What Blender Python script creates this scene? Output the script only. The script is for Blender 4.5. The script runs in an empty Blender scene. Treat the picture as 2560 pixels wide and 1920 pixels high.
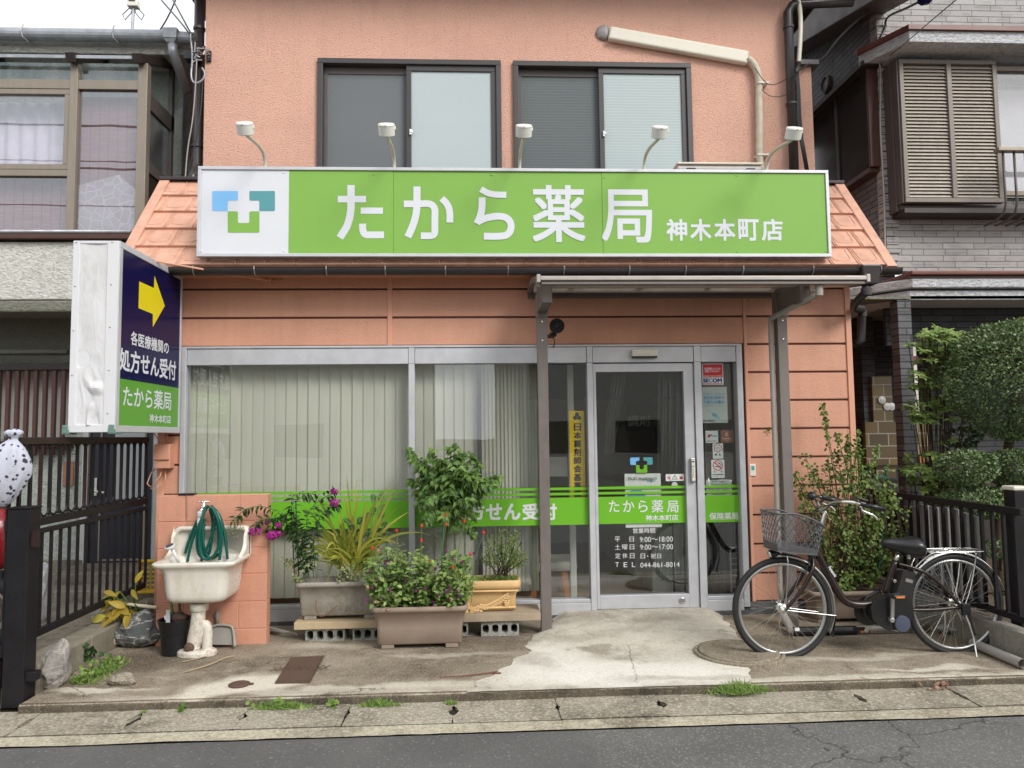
import bpy,bmesh,math,random
import numpy as np
from mathutils import Vector,Matrix,noise as mnoise
R=math.radians
random.seed(7)
C=bpy.context.scene.collection
S=bpy.context.scene
# ------------------------------------------------------------ camera, world, sun, exposure
CAM_F,CAM_YAW,CAM_PITCH,CAM_ROLL,CAM_H=1850.0,R(2.87),R(4.06),R(-0.667),1.5
_cy,_sy,_cp,_sp,_cr,_sr=(math.cos(CAM_YAW),math.sin(CAM_YAW),math.cos(CAM_PITCH),math.sin(CAM_PITCH),
        math.cos(CAM_ROLL),math.sin(CAM_ROLL))
FW=Vector((_sy*_cp,_cy*_cp,_sp))
_rt=Vector((_cy,-_sy,0));_up=_rt.cross(FW)
RT=_cr*_rt+_sr*_up;UP=-_sr*_rt+_cr*_up
CAMP=Vector((0,0,CAM_H))
cd=bpy.data.cameras.new('camera');cam=bpy.data.objects.new('camera',cd);C.objects.link(cam)
cd.sensor_fit='HORIZONTAL';cd.sensor_width=36;cd.lens=CAM_F/2560*36
cd.clip_start=0.05;cd.clip_end=3000
m=Matrix.Identity(4)
for i,v in enumerate((RT,UP,-FW)):
 for j in range(3):m[j][i]=v[j]
m.translation=CAMP
cam.matrix_world=m
S.camera=cam
S.render.resolution_x,S.render.resolution_y=1024,768
S.render.engine='CYCLES'
S.cycles.use_denoising=True
S.cycles.max_bounces=8;S.cycles.transparent_max_bounces=16
S.cycles.caustics_reflective=False;S.cycles.caustics_refractive=False
S.view_settings.view_transform='Standard';S.view_settings.look='None'
S.view_settings.gamma=1;S.view_settings.exposure=0.78
SUN_EL,SUN_AZ=R(38),R(142)
w=bpy.data.worlds.new('World');S.world=w;w.use_nodes=True
nt=w.node_tree;bg=nt.nodes['Background']
sky=nt.nodes.new('ShaderNodeTexSky');sky.sky_type='NISHITA';sky.sun_disc=False
sky.sun_elevation=SUN_EL;sky.sun_rotation=SUN_AZ
sky.air_density=1.0;sky.dust_density=3.0;sky.ozone_density=1.0
mx=nt.nodes.new('ShaderNodeMix');mx.data_type='RGBA';mx.inputs[0].default_value=0.85
mx.inputs[7].default_value=(6.3,6.4,6.5,1)
nt.links.new(sky.outputs[0],mx.inputs[6]);nt.links.new(mx.outputs[2],bg.inputs[0])
bg.inputs[1].default_value=0.12
sd=bpy.data.lights.new('sun','SUN');sun=bpy.data.objects.new('sun',sd);C.objects.link(sun)
sd.energy=1.5;sd.angle=R(24);sd.color=(1,0.97,0.93)
_sdir=Vector((math.sin(SUN_AZ)*math.cos(SUN_EL),math.cos(SUN_AZ)*math.cos(SUN_EL),math.sin(SUN_EL)))
sun.rotation_euler=_sdir.to_track_quat('Z','Y').to_euler()
sun.location=(0,-5,20)
# ------------------------------------------------------------ placing things: a survey of the place
# each survey sheet is (x0, y0, scale); W gives the world point on the vertical plane at depth Y, G on the level z
SHEET={0:(0,0,1),1:(0,0,2.592),2:(480,0,2.5925),3:(1280,0,2.5925),4:(1960,0,2.592),5:(0,560,2.592),
         6:(0,1040,2.305),7:(440,560,2.304),8:(360,1080,2.765),11:(640,1080,2.764),12:(1280,640,2.304),
         13:(1340,840,2.37),14:(1780,1160,2.836),15:(1960,640,2.513),16:(0,1480,2.458),17:(800,1480,2.458),
         18:(1660,1480,2.458)}
def nat(c,x,y):
 a,b,s=SHEET[c]
 return a+x/s,b+y/s
def ray(c,x,y):
 x,y=nat(c,x,y)
 return FW*CAM_F+RT*(x-1280)-UP*(y-960)
def W(c,x,y,Y):
 d=ray(c,x,y);return CAMP+d*(Y/d.y)
def G(c,x,y,z=0.0):
 d=ray(c,x,y);return CAMP+d*((z-CAM_H)/d.z)
def WX(c,x,y,X):
 d=ray(c,x,y);return CAMP+d*(X/d.x)
def rect(c,x0,y0,x1,y1,Y):
 a=W(c,x0,y0,Y);b=W(c,x1,y1,Y);e=W(c,x0,y1,Y);f=W(c,x1,y0,Y)
 return(a.x+e.x)/2,(b.x+f.x)/2,(b.z+e.z)/2,(a.z+f.z)/2
# ------------------------------------------------------------ materials
def lin(r,g,b):
 f=lambda c:(c/255/12.92)if c/255<=0.04045 else((c/255+0.055)/1.055)**2.4
 return(f(r),f(g),f(b),1)
class NT:
 def __init__(s,name):
  s.m=bpy.data.materials.new(name);s.m.use_nodes=True
  s.t=s.m.node_tree;s.b=s.t.nodes['Principled BSDF'];s.out=s.t.nodes['Material Output']
 def n(s,t,**k):
  nd=s.t.nodes.new('ShaderNode'+t)
  for a,v in k.items():setattr(nd,a,v)
  return nd
 def l(s,a,b):s.t.links.new(a,b)
 def val(s,sock,v):
  if isinstance(v,(int,float)):sock.default_value=v
  elif isinstance(v,tuple):sock.default_value=v if len(v)==len(sock.default_value)else v[:len(sock.default_value)]
  else:s.l(v,sock)
 def coord(s,scale=(1,1,1),kind='world'):
  if kind=='world':g=s.n('NewGeometry').outputs['Position']
  else:g=s.n('TexCoord').outputs['Object']
  mp=s.n('Mapping');s.l(g,mp.inputs[0]);mp.inputs['Scale'].default_value=scale
  return mp.outputs[0]
 def noise(s,v,scale,detail=4,rough=0.55,dist=0.0):
  nd=s.n('TexNoise');s.l(v,nd.inputs['Vector']);nd.inputs['Scale'].default_value=scale
  nd.inputs['Detail'].default_value=detail;nd.inputs['Roughness'].default_value=rough
  nd.inputs['Distortion'].default_value=dist
  return nd.outputs['Fac']
 def vor(s,v,scale,feature='F1',out='Distance',rnd=1.0):
  nd=s.n('TexVoronoi',feature=feature);s.l(v,nd.inputs['Vector']);nd.inputs['Scale'].default_value=scale
  nd.inputs['Randomness'].default_value=rnd
  return nd.outputs[out]
 def ramp(s,f,stops):
  nd=s.n('ValToRGB');s.l(f,nd.inputs[0]);e=nd.color_ramp.elements
  while len(e)>1:e.remove(e[-1])
  e[0].position=stops[0][0];e[0].color=stops[0][1]if isinstance(stops[0][1],tuple)else(stops[0][1],)*3+(1,)
  for p,c in stops[1:]:
   x=e.new(p);x.color=c if isinstance(c,tuple)else(c,)*3+(1,)
  return nd.outputs[0]
 def mix(s,f,a,b,blend='MIX'):
  nd=s.n('Mix',data_type='RGBA',blend_type=blend)
  s.val(nd.inputs[0],f);s.val(nd.inputs[6],a);s.val(nd.inputs[7],b)
  return nd.outputs[2]
 def math(s,op,a,b=0.0,clamp=False):
  nd=s.n('Math',operation=op,use_clamp=clamp);s.val(nd.inputs[0],a);s.val(nd.inputs[1],b)
  return nd.outputs[0]
 def bump(s,h,strength=0.3,dist=0.01,normal=None):
  nd=s.n('Bump');s.l(h,nd.inputs['Height']);nd.inputs['Strength'].default_value=strength
  nd.inputs['Distance'].default_value=dist
  if normal is not None:s.l(normal,nd.inputs['Normal'])
  return nd.outputs[0]
 def fin(s,col=None,rough=None,spec=None,metal=None,normal=None):
  if col is not None:s.val(s.b.inputs['Base Color'],col)
  if rough is not None:s.val(s.b.inputs['Roughness'],rough)
  if spec is not None:s.val(s.b.inputs['Specular IOR Level'],spec)
  if metal is not None:s.val(s.b.inputs['Metallic'],metal)
  if normal is not None:s.l(normal,s.b.inputs['Normal'])
  return s.m
MATS={}
def plain(name,col,rough=0.6,metal=0.0,spec=0.5,var=0.12,scale=6.0,bump=0.0,bscale=120.0,fine=0.0):
 """painted / moulded surface with slight uneven tone and dirt"""
 if name in MATS:return MATS[name]
 a=NT(name);v=a.coord()
 n1=a.noise(v,scale,5,0.6);n2=a.noise(v,scale*9,3,0.6)
 f=a.math('ADD',a.math('MULTIPLY',n1,0.7),a.math('MULTIPLY',n2,0.3))
 lo=tuple(c*(1-var)for c in col[:3])+(1,);hi=tuple(min(1,c*(1+var))for c in col[:3])+(1,)
 c=a.ramp(f,[(0.3,lo),(0.7,hi)])
 r=a.ramp(n1,[(0.3,min(1,rough*0.85)),(0.7,min(1,rough*1.15))])
 nm=a.bump(a.noise(v,bscale,3),bump,0.004)if bump else None
 MATS[name]=a.fin(c,r,spec,metal,nm)
 return MATS[name]
# ------------------------------------------------------------ mesh builder
class MB:
 def __init__(s):s.v=[];s.f=[]
 def add(s,vs,fs):
  o=len(s.v);s.v+=[tuple(p)for p in vs];s.f+=[tuple(i+o for i in f)for f in fs];return s
 def box(s,x0,x1,y0,y1,z0,z1):
  if x0>x1:x0,x1=x1,x0
  if y0>y1:y0,y1=y1,y0
  if z0>z1:z0,z1=z1,z0
  return s.add([(x0,y0,z0),(x1,y0,z0),(x1,y1,z0),(x0,y1,z0),(x0,y0,z1),(x1,y0,z1),(x1,y1,z1),(x0,y1,z1)],
                     [(0,3,2,1),(4,5,6,7),(0,1,5,4),(1,2,6,5),(2,3,7,6),(3,0,4,7)])
 def bar(s,a,b,wid,hgt,up=(0,0,1)):
  """rectangular bar from a to b; wid across, hgt along up"""
  a=Vector(a);b=Vector(b);d=(b-a).normalized();u=Vector(up)
  if abs(d.dot(u))>0.98:u=Vector((0,1,0))
  r=d.cross(u).normalized();u=r.cross(d).normalized()
  vs=[p+r*(sx*wid/2)+u*(sz*hgt/2)for p in(a,b)for sx,sz in((-1,-1),(1,-1),(1,1),(-1,1))]
  return s.add(vs,[(0,1,2,3),(7,6,5,4),(0,4,5,1),(1,5,6,2),(2,6,7,3),(3,7,4,0)])
 def tube(s,pts,r,seg=10,caps=True,closed=False):
  pts=[Vector(p)for p in pts];n=len(pts)
  rr=list(np.interp(np.linspace(0,1,n),np.linspace(0,1,len(r)),r))if isinstance(r,(list,tuple))else[r]*n
  t=[]
  for i in range(n):
   a=pts[(i-1)%n]if(closed or i>0)else pts[i]
   b=pts[(i+1)%n]if(closed or i<n-1)else pts[i]
   d=b-a;t.append(d.normalized()if d.length>1e-9 else Vector((0,0,1)))
  u=t[0].orthogonal().normalized();vs=[]
  for i in range(n):
   if i:u=(u-t[i]*u.dot(t[i]));u=u.normalized()if u.length>1e-9 else t[i].orthogonal().normalized()
   w2=t[i].cross(u)
   for k in range(seg):
    an=2*math.pi*k/seg
    vs.append(pts[i]+(u*math.cos(an)+w2*math.sin(an))*rr[i])
  fs=[]
  for i in range(n if closed else n-1):
   j=(i+1)%n
   for k in range(seg):
    k2=(k+1)%seg
    fs.append((i*seg+k,i*seg+k2,j*seg+k2,j*seg+k))
  if caps and not closed:
   fs.append(tuple(range(seg-1,-1,-1)));fs.append(tuple((n-1)*seg+k for k in range(seg)))
  return s.add(vs,fs)
 def lathe(s,c,axis,prof,seg=24):
  """prof: list of (distance along axis, radius)"""
  ax=Vector(axis).normalized();u=ax.orthogonal().normalized();w2=ax.cross(u);c=Vector(c);vs=[]
  for d,r in prof:
   for k in range(seg):
    an=2*math.pi*k/seg
    vs.append(c+ax*d+(u*math.cos(an)+w2*math.sin(an))*max(r,1e-5))
  fs=[]
  for i in range(len(prof)-1):
   for k in range(seg):
    k2=(k+1)%seg
    fs.append((i*seg+k,i*seg+k2,(i+1)*seg+k2,(i+1)*seg+k))
  fs.append(tuple(range(seg-1,-1,-1)));fs.append(tuple((len(prof)-1)*seg+k for k in range(seg)))
  return s.add(vs,fs)
 def poly(s,pts,y0,y1):
  """prism: outline pts (x, z) extruded from depth y0 (front) to y1"""
  n=len(pts)
  vs=[(x,y0,z)for x,z in pts]+[(x,y1,z)for x,z in pts]
  fs=[tuple(range(n)),tuple(range(2*n-1,n-1,-1))]+[(i,(i+1)%n,n+(i+1)%n,n+i)for i in range(n)]
  return s.add(vs,fs)
 def polyz(s,pts,z0,z1):
  n=len(pts)
  vs=[(x,y,z1)for x,y in pts]+[(x,y,z0)for x,y in pts]
  fs=[tuple(range(n)),tuple(range(2*n-1,n-1,-1))]+[(i,(i+1)%n,n+(i+1)%n,n+i)for i in range(n)]
  return s.add(vs,fs)
 def wall(s,x0,x1,z0,z1,holes,yf,yb):
  """vertical wall facing -Y with rectangular holes (x0,x1,z0,z1)"""
  xs=sorted({x0,x1,*[h[0]for h in holes],*[h[1]for h in holes]});zs=sorted({z0,z1,*[h[2]for h in holes],*[h[3]for h in holes]})
  solid=lambda i,j:0<=i<len(xs)-1 and 0<=j<len(zs)-1 and not any(
   h[0]-1e-6<=xs[i]and xs[i+1]<=h[1]+1e-6 and h[2]-1e-6<=zs[j]and zs[j+1]<=h[3]+1e-6 for h in holes)
  for i in range(len(xs)-1):
   for j in range(len(zs)-1):
    if not solid(i,j):continue
    a,b,c,d=xs[i],xs[i+1],zs[j],zs[j+1]
    s.add([(a,yf,c),(b,yf,c),(b,yf,d),(a,yf,d)],[(0,1,2,3)])
    s.add([(a,yb,c),(b,yb,c),(b,yb,d),(a,yb,d)],[(3,2,1,0)])
    if not solid(i-1,j):s.add([(a,yf,c),(a,yf,d),(a,yb,d),(a,yb,c)],[(0,1,2,3)])
    if not solid(i+1,j):s.add([(b,yf,c),(b,yb,c),(b,yb,d),(b,yf,d)],[(0,1,2,3)])
    if not solid(i,j-1):s.add([(a,yf,c),(a,yb,c),(b,yb,c),(b,yf,c)],[(0,1,2,3)])
    if not solid(i,j+1):s.add([(a,yf,d),(b,yf,d),(b,yb,d),(a,yb,d)],[(0,1,2,3)])
  return s
 def frame(s,x0,x1,z0,z1,t,y0,y1,tb=None,tt=None):
  """rectangular frame: posts butt between rails"""
  tb=t if tb is None else tb;tt=t if tt is None else tt
  s.box(x0,x0+t,y0,y1,z0+tb,z1-tt);s.box(x1-t,x1,y0,y1,z0+tb,z1-tt)
  s.box(x0,x1,y0,y1,z0,z0+tb);s.box(x0,x1,y0,y1,z1-tt,z1)
  return s
 def leaf(s,p,d,n,L,wd,bend=0.25,fold=0.25,shape=(0.0,0.8,1.0,0.55,0.0),seg=None):
  """a leaf from p along d, face normal n"""
  d=Vector(d).normalized();n=Vector(n);r=d.cross(n)
  if r.length<1e-4:r=d.orthogonal()
  r.normalize();n=r.cross(d).normalized();p=Vector(p)
  k=len(shape)-1;vs=[];fs=[]
  for i,wv in enumerate(shape):
   t=i/k
   c=p+d*(L*t*(1-0.25*bend*t))-n*(bend*L*t*t*0.6)
   h=wv*wd/2
   vs+=[c-r*h+n*(h*fold),c,c+r*h+n*(h*fold)]
  for i in range(k):
   a=3*i;b=a+3
   fs+=[(a,a+1,b+1,b),(a+1,a+2,b+2,b+1)]
  return s.add(vs,fs)
 def ball(s,c,r,nu=8,nv=6,sq=(1,1,1),jit=0.0,rnd=random):
  vs=[];fs=[];c=Vector(c)
  for i in range(nv+1):
   th=math.pi*i/nv
   for k in range(nu):
    ph=2*math.pi*k/nu
    q=Vector((math.sin(th)*math.cos(ph)*sq[0],math.sin(th)*math.sin(ph)*sq[1],math.cos(th)*sq[2]))*r
    if jit:q*=1+rnd.uniform(-jit,jit)
    vs.append(c+q)
  for i in range(nv):
   for k in range(nu):
    k2=(k+1)%nu
    fs.append((i*nu+k,(i+1)*nu+k,(i+1)*nu+k2,i*nu+k2))
  return s.add(vs,fs)
ORG={}
def link(o,parent):
 C.objects.link(o)
 if parent is not None:o.parent=parent
 return o
def thing(name,label,cat,loc,group=None,kind=None):
 o=bpy.data.objects.new(name,None);C.objects.link(o);o.location=loc;ORG[o.name]=Vector(loc)
 o.empty_display_size=0.1
 return tag(o,label,cat,group,kind)
def tag(o,label=None,cat=None,group=None,kind=None):
 if label:o['label']=label
 if cat:o['category']=cat
 if group:o['group']=group
 if kind:o['kind']=kind
 return o
def obj(name,mb,mat,parent=None,smooth=False,bevel=0.0,bseg=2,label=None,subsurf=0,solid=0.0,weld=False):
 """link the builder's mesh as ONE object; under a parent its vertices are kept relative to that thing's base"""
 me=bpy.data.meshes.new(name)
 V=np.array(mb.v,dtype=float).reshape(-1,3)
 if parent is not None:org=ORG[parent.name]
 else:
  lo=V.min(0);hi=V.max(0);org=Vector(((lo[0]+hi[0])/2,(lo[1]+hi[1])/2,lo[2]))
 V=V-np.array(org)
 me.from_pydata([tuple(p)for p in V],[],mb.f);me.update()
 if smooth:me.polygons.foreach_set('use_smooth',[True]*len(me.polygons))
 mats=mat if isinstance(mat,(list,tuple))else[mat]
 for q in mats:me.materials.append(q)
 o=bpy.data.objects.new(name,me);link(o,parent)
 if parent is None:o.location=org
 ORG[o.name]=org
 if weld:
  bm=bmesh.new();bm.from_mesh(me);bmesh.ops.remove_doubles(bm,verts=bm.verts,dist=1e-5)
  bmesh.ops.recalc_face_normals(bm,faces=bm.faces);bm.to_mesh(me);bm.free()
 if bevel:
  md=o.modifiers.new('bevel','BEVEL');md.width=bevel;md.segments=bseg;md.limit_method='ANGLE';md.angle_limit=R(40)
 if solid:
  md=o.modifiers.new('solid','SOLIDIFY');md.thickness=solid;md.offset=0
 if subsurf:
  md=o.modifiers.new('sub','SUBSURF');md.levels=subsurf;md.render_levels=subsurf
 if smooth and bevel:
  try:
   me.polygons.foreach_set('use_smooth',[True]*len(me.polygons));md=o.modifiers.new('wn','WEIGHTED_NORMAL')
  except Exception:pass
 if label:o['label']=label
 return o
def struct(name,mb,mat,**k):
 o=obj(name,mb,mat,**k);o['kind']='structure';return o
# ------------------------------------------------------------ lettering
_glyph={}
def glyphs(s,bold):
 """outline mesh of a line of text: (verts xy, faces), in its own units"""
 key=(s,bold)
 if key in _glyph:return _glyph[key]
 cu=bpy.data.curves.new('lettering','FONT');cu.body=s;cu.offset=bold;cu.resolution_u=4
 cu.fill_mode='FRONT'
 o=bpy.data.objects.new('lettering',cu);C.objects.link(o);bpy.context.view_layer.update()
 dg=bpy.context.evaluated_depsgraph_get();me=bpy.data.meshes.new_from_object(o.evaluated_get(dg))
 vs=np.array([v.co[:]for v in me.vertices]).reshape(-1,3)[:,:2];fs=[tuple(p.vertices)for p in me.polygons]
 bpy.data.objects.remove(o);bpy.data.curves.remove(cu);bpy.data.meshes.remove(me)
 _glyph[key]=(vs,fs);return vs,fs
def text(mb,s,X0,X1,Z0,Z1,Y,bold=0.0,nrm=None):
 """set text s into the rectangle (fits its ink box); nrm: function (u 0..1, v 0..1) -> world point for other planes"""
 vs,fs=glyphs(s,0)
 if len(vs)==0:return
 if bold>0:
  n=len(vs);d=bold;sh=[(d,d),(-d,d),(d,-d),(-d,-d)]+([(d,0),(-d,0),(0,d),(0,-d),(0,0)]if d>.02 else[])
  fs=[tuple(i+k*n for i in f)for k in range(len(sh))for f in fs];lay=np.repeat(np.arange(len(sh)),n);vs=np.concatenate([vs+np.array(q)for q in sh])
 else:lay=np.zeros(len(vs))
 lo=vs.min(0);hi=vs.max(0);sz=hi-lo
 u=(vs-lo)/np.maximum(sz,1e-6)
 if nrm:pts=[nrm(a,b,k*.00006)for(a,b),k in zip(u,lay)]
 else:pts=[(X0+a*(X1-X0),Y-k*.00006,Z0+b*(Z1-Z0))for(a,b),k in zip(u,lay)]
 mb.add(pts,fs)
def stroke(mb,pts,wd,Y,cap=0.0):
 """a brush stroke of even width with slightly rounded ends, flat at depth Y (pts are x, z)"""
 P=[Vector((a,b))for a,b in pts]
 for _ in range(2):
  if len(P)>2:
   q=[P[0]]
   for i in range(len(P)-1):
    q+=[P[i]*0.75+P[i+1]*0.25,P[i]*0.25+P[i+1]*0.75]
   q.append(P[-1]);P=q
 n=len(P);L=[];Rr=[]
 for i in range(n):
  d=(P[min(i+1,n-1)]-P[max(i-1,0)]).normalized();nn=Vector((-d.y,d.x))
  L.append(P[i]+nn*wd/2);Rr.append(P[i]-nn*wd/2)
 c=wd*0.1
 def endcap(a,b,d):
  t=(b-a).normalized();return[a+d*-c,a+t*c*.3+d*-c*.3,a+t*c,b-t*c,b-t*c*.3+d*-c*.3,b+d*-c]
 d0=(P[0]-P[1]).normalized();d1=(P[-1]-P[-2]).normalized()
 for i in range(n-1):
  mb.add([(q.x,Y,q.y)for q in(L[i],L[i+1],Rr[i+1],Rr[i])],[(0,1,2,3)])
# ------------------------------------------------------------ particular materials
def blob(a,v,cx,cy,rx,ry,soft=0.4,rot=0.0):
 """1 inside an ellipse on the ground, fading out at its edge"""
 mp=a.n('Mapping');mp.vector_type='TEXTURE';a.l(v,mp.inputs[0])
 mp.inputs['Location'].default_value=(cx,cy,0);mp.inputs['Rotation'].default_value=(0,0,rot);mp.inputs['Scale'].default_value=(rx,ry,1e6)
 ln=a.n('VectorMath',operation='LENGTH');a.l(mp.outputs[0],ln.inputs[0])
 mr=a.n('MapRange',interpolation_type='SMOOTHSTEP');a.l(ln.outputs['Value'],mr.inputs[0])
 mr.inputs[1].default_value=1-soft;mr.inputs[2].default_value=1+soft*0.4;mr.inputs[3].default_value=1;mr.inputs[4].default_value=0
 return mr.outputs[0]
def warp(a,v,scale,amt):
 nd=a.n('TexNoise');a.l(v,nd.inputs['Vector']);nd.inputs['Scale'].default_value=scale;nd.inputs['Detail'].default_value=4
 s1=a.n('VectorMath',operation='SUBTRACT');a.l(nd.outputs['Color'],s1.inputs[0]);s1.inputs[1].default_value=(.5,.5,.5)
 s2=a.n('VectorMath',operation='SCALE');a.l(s1.outputs[0],s2.inputs[0]);s2.inputs['Scale'].default_value=amt
 s3=a.n('VectorMath',operation='ADD');a.l(v,s3.inputs[0]);a.l(s2.outputs[0],s3.inputs[1])
 return s3.outputs[0]
def concrete(name,base,pale,dark,blobs_pale=(),blobs_dark=(),speck=0.5,cracks=True,bstr=0.5,fine=260):
 a=NT(name);v=a.coord();vw=warp(a,v,3.0,0.35);vw2=warp(a,v,14.0,0.1)
 n1=a.noise(v,1.6,6,0.62);n2=a.noise(v,9,5,0.65);n3=a.noise(v,fine*.42,4,0.75);n4=a.noise(v,46,4,.75)
 st=a.noise(a.coord((1.6,4,1)),2.6,7,0.75,0.9)
 c=a.ramp(a.math('ADD',a.math('MULTIPLY',n1,.6),a.math('MULTIPLY',n2,.4)),[(.34,dark),(.52,base),(.72,tuple(b*.75+p*.25 for b,p in zip(base,pale)))])
 wear=a.math('MULTIPLY',a.ramp(st,[(.50,0.0),(.66,1.0)]),a.ramp(n4,[(.42,.15),(.58,1.0)]))
 c=a.mix(a.math('MULTIPLY',wear,.30),c,pale)
 for bl in blobs_pale:
  mk=blob(a,vw,*bl[:4],*(bl[4:6]if len(bl)>4 else()))
  tex=a.ramp(a.math('ADD',a.math('MULTIPLY',n2,.6),a.math('MULTIPLY',st,.5)),[(.30,0.3),(.5,1.0)])
  c=a.mix(a.math('MULTIPLY',a.math('MULTIPLY',mk,tex),bl[6]if len(bl)>6 else .85),c,pale)
 for bl in blobs_dark:
  mk=blob(a,vw,*bl[:4],*(bl[4:6]if len(bl)>4 else()))
  c=a.mix(a.math('MULTIPLY',a.math('MULTIPLY',mk,a.ramp(n2,[(.3,.4),(.65,1.0)])),bl[6]if len(bl)>6 else .7),c,dark)
 grain=a.ramp(a.math('ADD',a.math('MULTIPLY',n3,.6),a.math('MULTIPLY',n4,.4)),[(.36,(.42,.40,.38,1)),(.52,(1,1,1,1)),(.64,(1.3,1.3,1.3,1))])
 c=a.mix(speck,c,grain,'MULTIPLY')
 peb=a.ramp(a.noise(v,fine*.33,2,.6),[(.57,0.0),(.63,1.0)])
 c=a.mix(a.math('MULTIPLY',peb,speck*.55),c,pale)
 h=a.math('ADD',a.math('MULTIPLY',n3,.5),a.math('MULTIPLY',n2,.7))
 if cracks:
  cr=a.vor(vw2,0.85,'DISTANCE_TO_EDGE');cm=a.ramp(cr,[(0.0,1.0),(.006,0.0)])
  gate=a.ramp(a.noise(v,1.1,2),[(.5,0.0),(.56,1.0)])
  cm=a.math('MULTIPLY',cm,gate)
  c=a.mix(a.math('MULTIPLY',cm,.75),c,tuple(x*.35 for x in dark[:3])+(1,))
  h=a.math('SUBTRACT',h,a.math('MULTIPLY',cm,.8))
 return a.fin(c,0.9,0.25,0,a.bump(h,bstr,0.006))
def stucco(name,col,scale=38,strength=.9,dist=.02,var=.08,dirt=None):
 a=NT(name);v=a.coord((1,1,1.7));vw=warp(a,v,30,.02)
 n=a.noise(vw,scale,6,.68,.25);n0=a.noise(v,1.2,5,.6)
 h=a.ramp(n,[(.30,0.0),(.52,.75),(.66,1.0)])
 lo=tuple(x*(1-var)for x in col[:3])+(1,);hi=tuple(x*(1+var*.7)for x in col[:3])+(1,)
 c=a.ramp(n0,[(.3,lo),(.7,hi)])
 c=a.mix(.5,c,a.ramp(n,[(.34,(.52,.46,.42,1)),(.46,(1,1,1,1))]),'MULTIPLY')
 if dirt:
  ds=a.ramp(a.noise(a.coord((3.0,3.0,.22)),3.0,6,.7),[(.52,0.0),(.78,1.0)])
  c=a.mix(a.math('MULTIPLY',ds,.3),c,dirt)
 return a.fin(c,.85,.25,0,a.bump(h,strength,dist))
def siding_mat(name,col):
 a=NT(name);v=a.coord((1,1,3.2));n=a.noise(v,36,5,.65,1.2);n0=a.noise(a.coord(),1.4,5,.6)
 st=a.noise(a.coord((7,7,.35)),2.5,5,.7)
 c=a.ramp(n0,[(.3,tuple(x*.9 for x in col[:3])+(1,)),(.7,tuple(x*1.06 for x in col[:3])+(1,))])
 c=a.mix(.18,c,a.ramp(st,[(.35,(.72,.66,.62,1)),(.6,(1,1,1,1))]),'MULTIPLY')
 c=a.mix(.25,c,a.ramp(n,[(.32,(.68,.64,.62,1)),(.5,(1,1,1,1))]),'MULTIPLY')
 return a.fin(c,a.ramp(n0,[(.3,.42),(.7,.58)]),.45,0,a.bump(n,.55,.008))
def metal(name,col,rough=.35,met=.9,var=.12,brushed=False):
 a=NT(name);v=a.coord();n=a.noise(a.coord((1,1,.08))if brushed else v,30 if brushed else 9,5,.65)
 c=a.ramp(n,[(.3,tuple(x*(1-var)for x in col[:3])+(1,)),(.7,tuple(min(1,x*(1+var))for x in col[:3])+(1,))])
 return a.fin(c,a.ramp(a.noise(v,14,4),[(.3,rough*.75),(.7,min(1,rough*1.3))]),.5,met)
def glass_mat(name,tint=(.93,.96,.95,1),refl=1.0,rough=0.0,smear=0.0):
 a=NT(name);tr=a.n('BsdfTransparent');tr.inputs[0].default_value=tint
 gl=a.n('BsdfGlossy');gl.inputs['Roughness'].default_value=rough;gl.inputs[0].default_value=(.95,.97,1,1)
 fr=a.n('LayerWeight');fr.inputs[0].default_value=.5
 bm_=a.bump(a.noise(a.coord(),1.3,2),.05,.02);a.l(bm_,gl.inputs['Normal'])
 f=a.math('MULTIPLY',a.math('ADD',a.math('MULTIPLY',a.math('POWER',fr.outputs['Facing'],5.0),.92),.045),1.9*refl,True)
 mxs=a.n('MixShader');a.l(f,mxs.inputs[0]);a.l(tr.outputs[0],mxs.inputs[1]);a.l(gl.outputs[0],mxs.inputs[2])
 last=mxs.outputs[0]
 if smear:
  df=a.n('BsdfDiffuse');df.inputs[0].default_value=(.75,.77,.77,1)
  s=a.ramp(a.noise(a.coord((2,2,.5)),2.5,6,.7),[(.4,0.0),(.8,smear)])
  m2=a.n('MixShader');a.l(s,m2.inputs[0]);a.l(last,m2.inputs[1]);a.l(df.outputs[0],m2.inputs[2]);last=m2.outputs[0]
 a.t.nodes.remove(a.b);a.l(last,a.out.inputs[0])
 return a.m
def frosted(name,col,hatch=True,blinds=False,scr=False):
 """patterned obscure glass: pale body under a smooth glossy front"""
 a=NT(name);v=a.coord();p=a.n('SeparateXYZ');a.l(v,p.inputs[0])
 h=None;c=col
 if hatch:
  wv=[]
  for sgn in(1,-1):
   q=a.math('ADD',p.outputs[0],a.math('MULTIPLY',p.outputs[2],float(sgn)))
   wv.append(a.math('SINE',a.math('MULTIPLY',q,2*math.pi/.030)))
  h=a.math('MAXIMUM',wv[0],wv[1]);k=a.ramp(a.math('MULTIPLY',h,1.0),[(.2,(.93,.93,.93,1)),(.95,(1,1,1,1))])
  c=a.mix(1.0,c,k,'MULTIPLY')
 if blinds:
  wv=a.math('SINE',a.math('MULTIPLY',p.outputs[2],2*math.pi/.028))
  c=a.mix(1.0,c,a.ramp(wv,[(.0,(.86,.88,.89,1)),(.8,(1,1,1,1))]),'MULTIPLY')
 n0=a.noise(v,.9,3);c=a.mix(.5,c,a.ramp(n0,[(.3,(.9,.9,.91,1)),(.7,(1,1,1,1))]),'MULTIPLY')
 a.fin(c,.9 if scr else .3,.2 if scr else .35,0,a.bump(h,.12,.002)if h is not None else None)
 a.b.inputs['Coat Weight'].default_value=.0 if scr else .3;a.b.inputs['Coat Roughness'].default_value=.02
 return a.m
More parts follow.
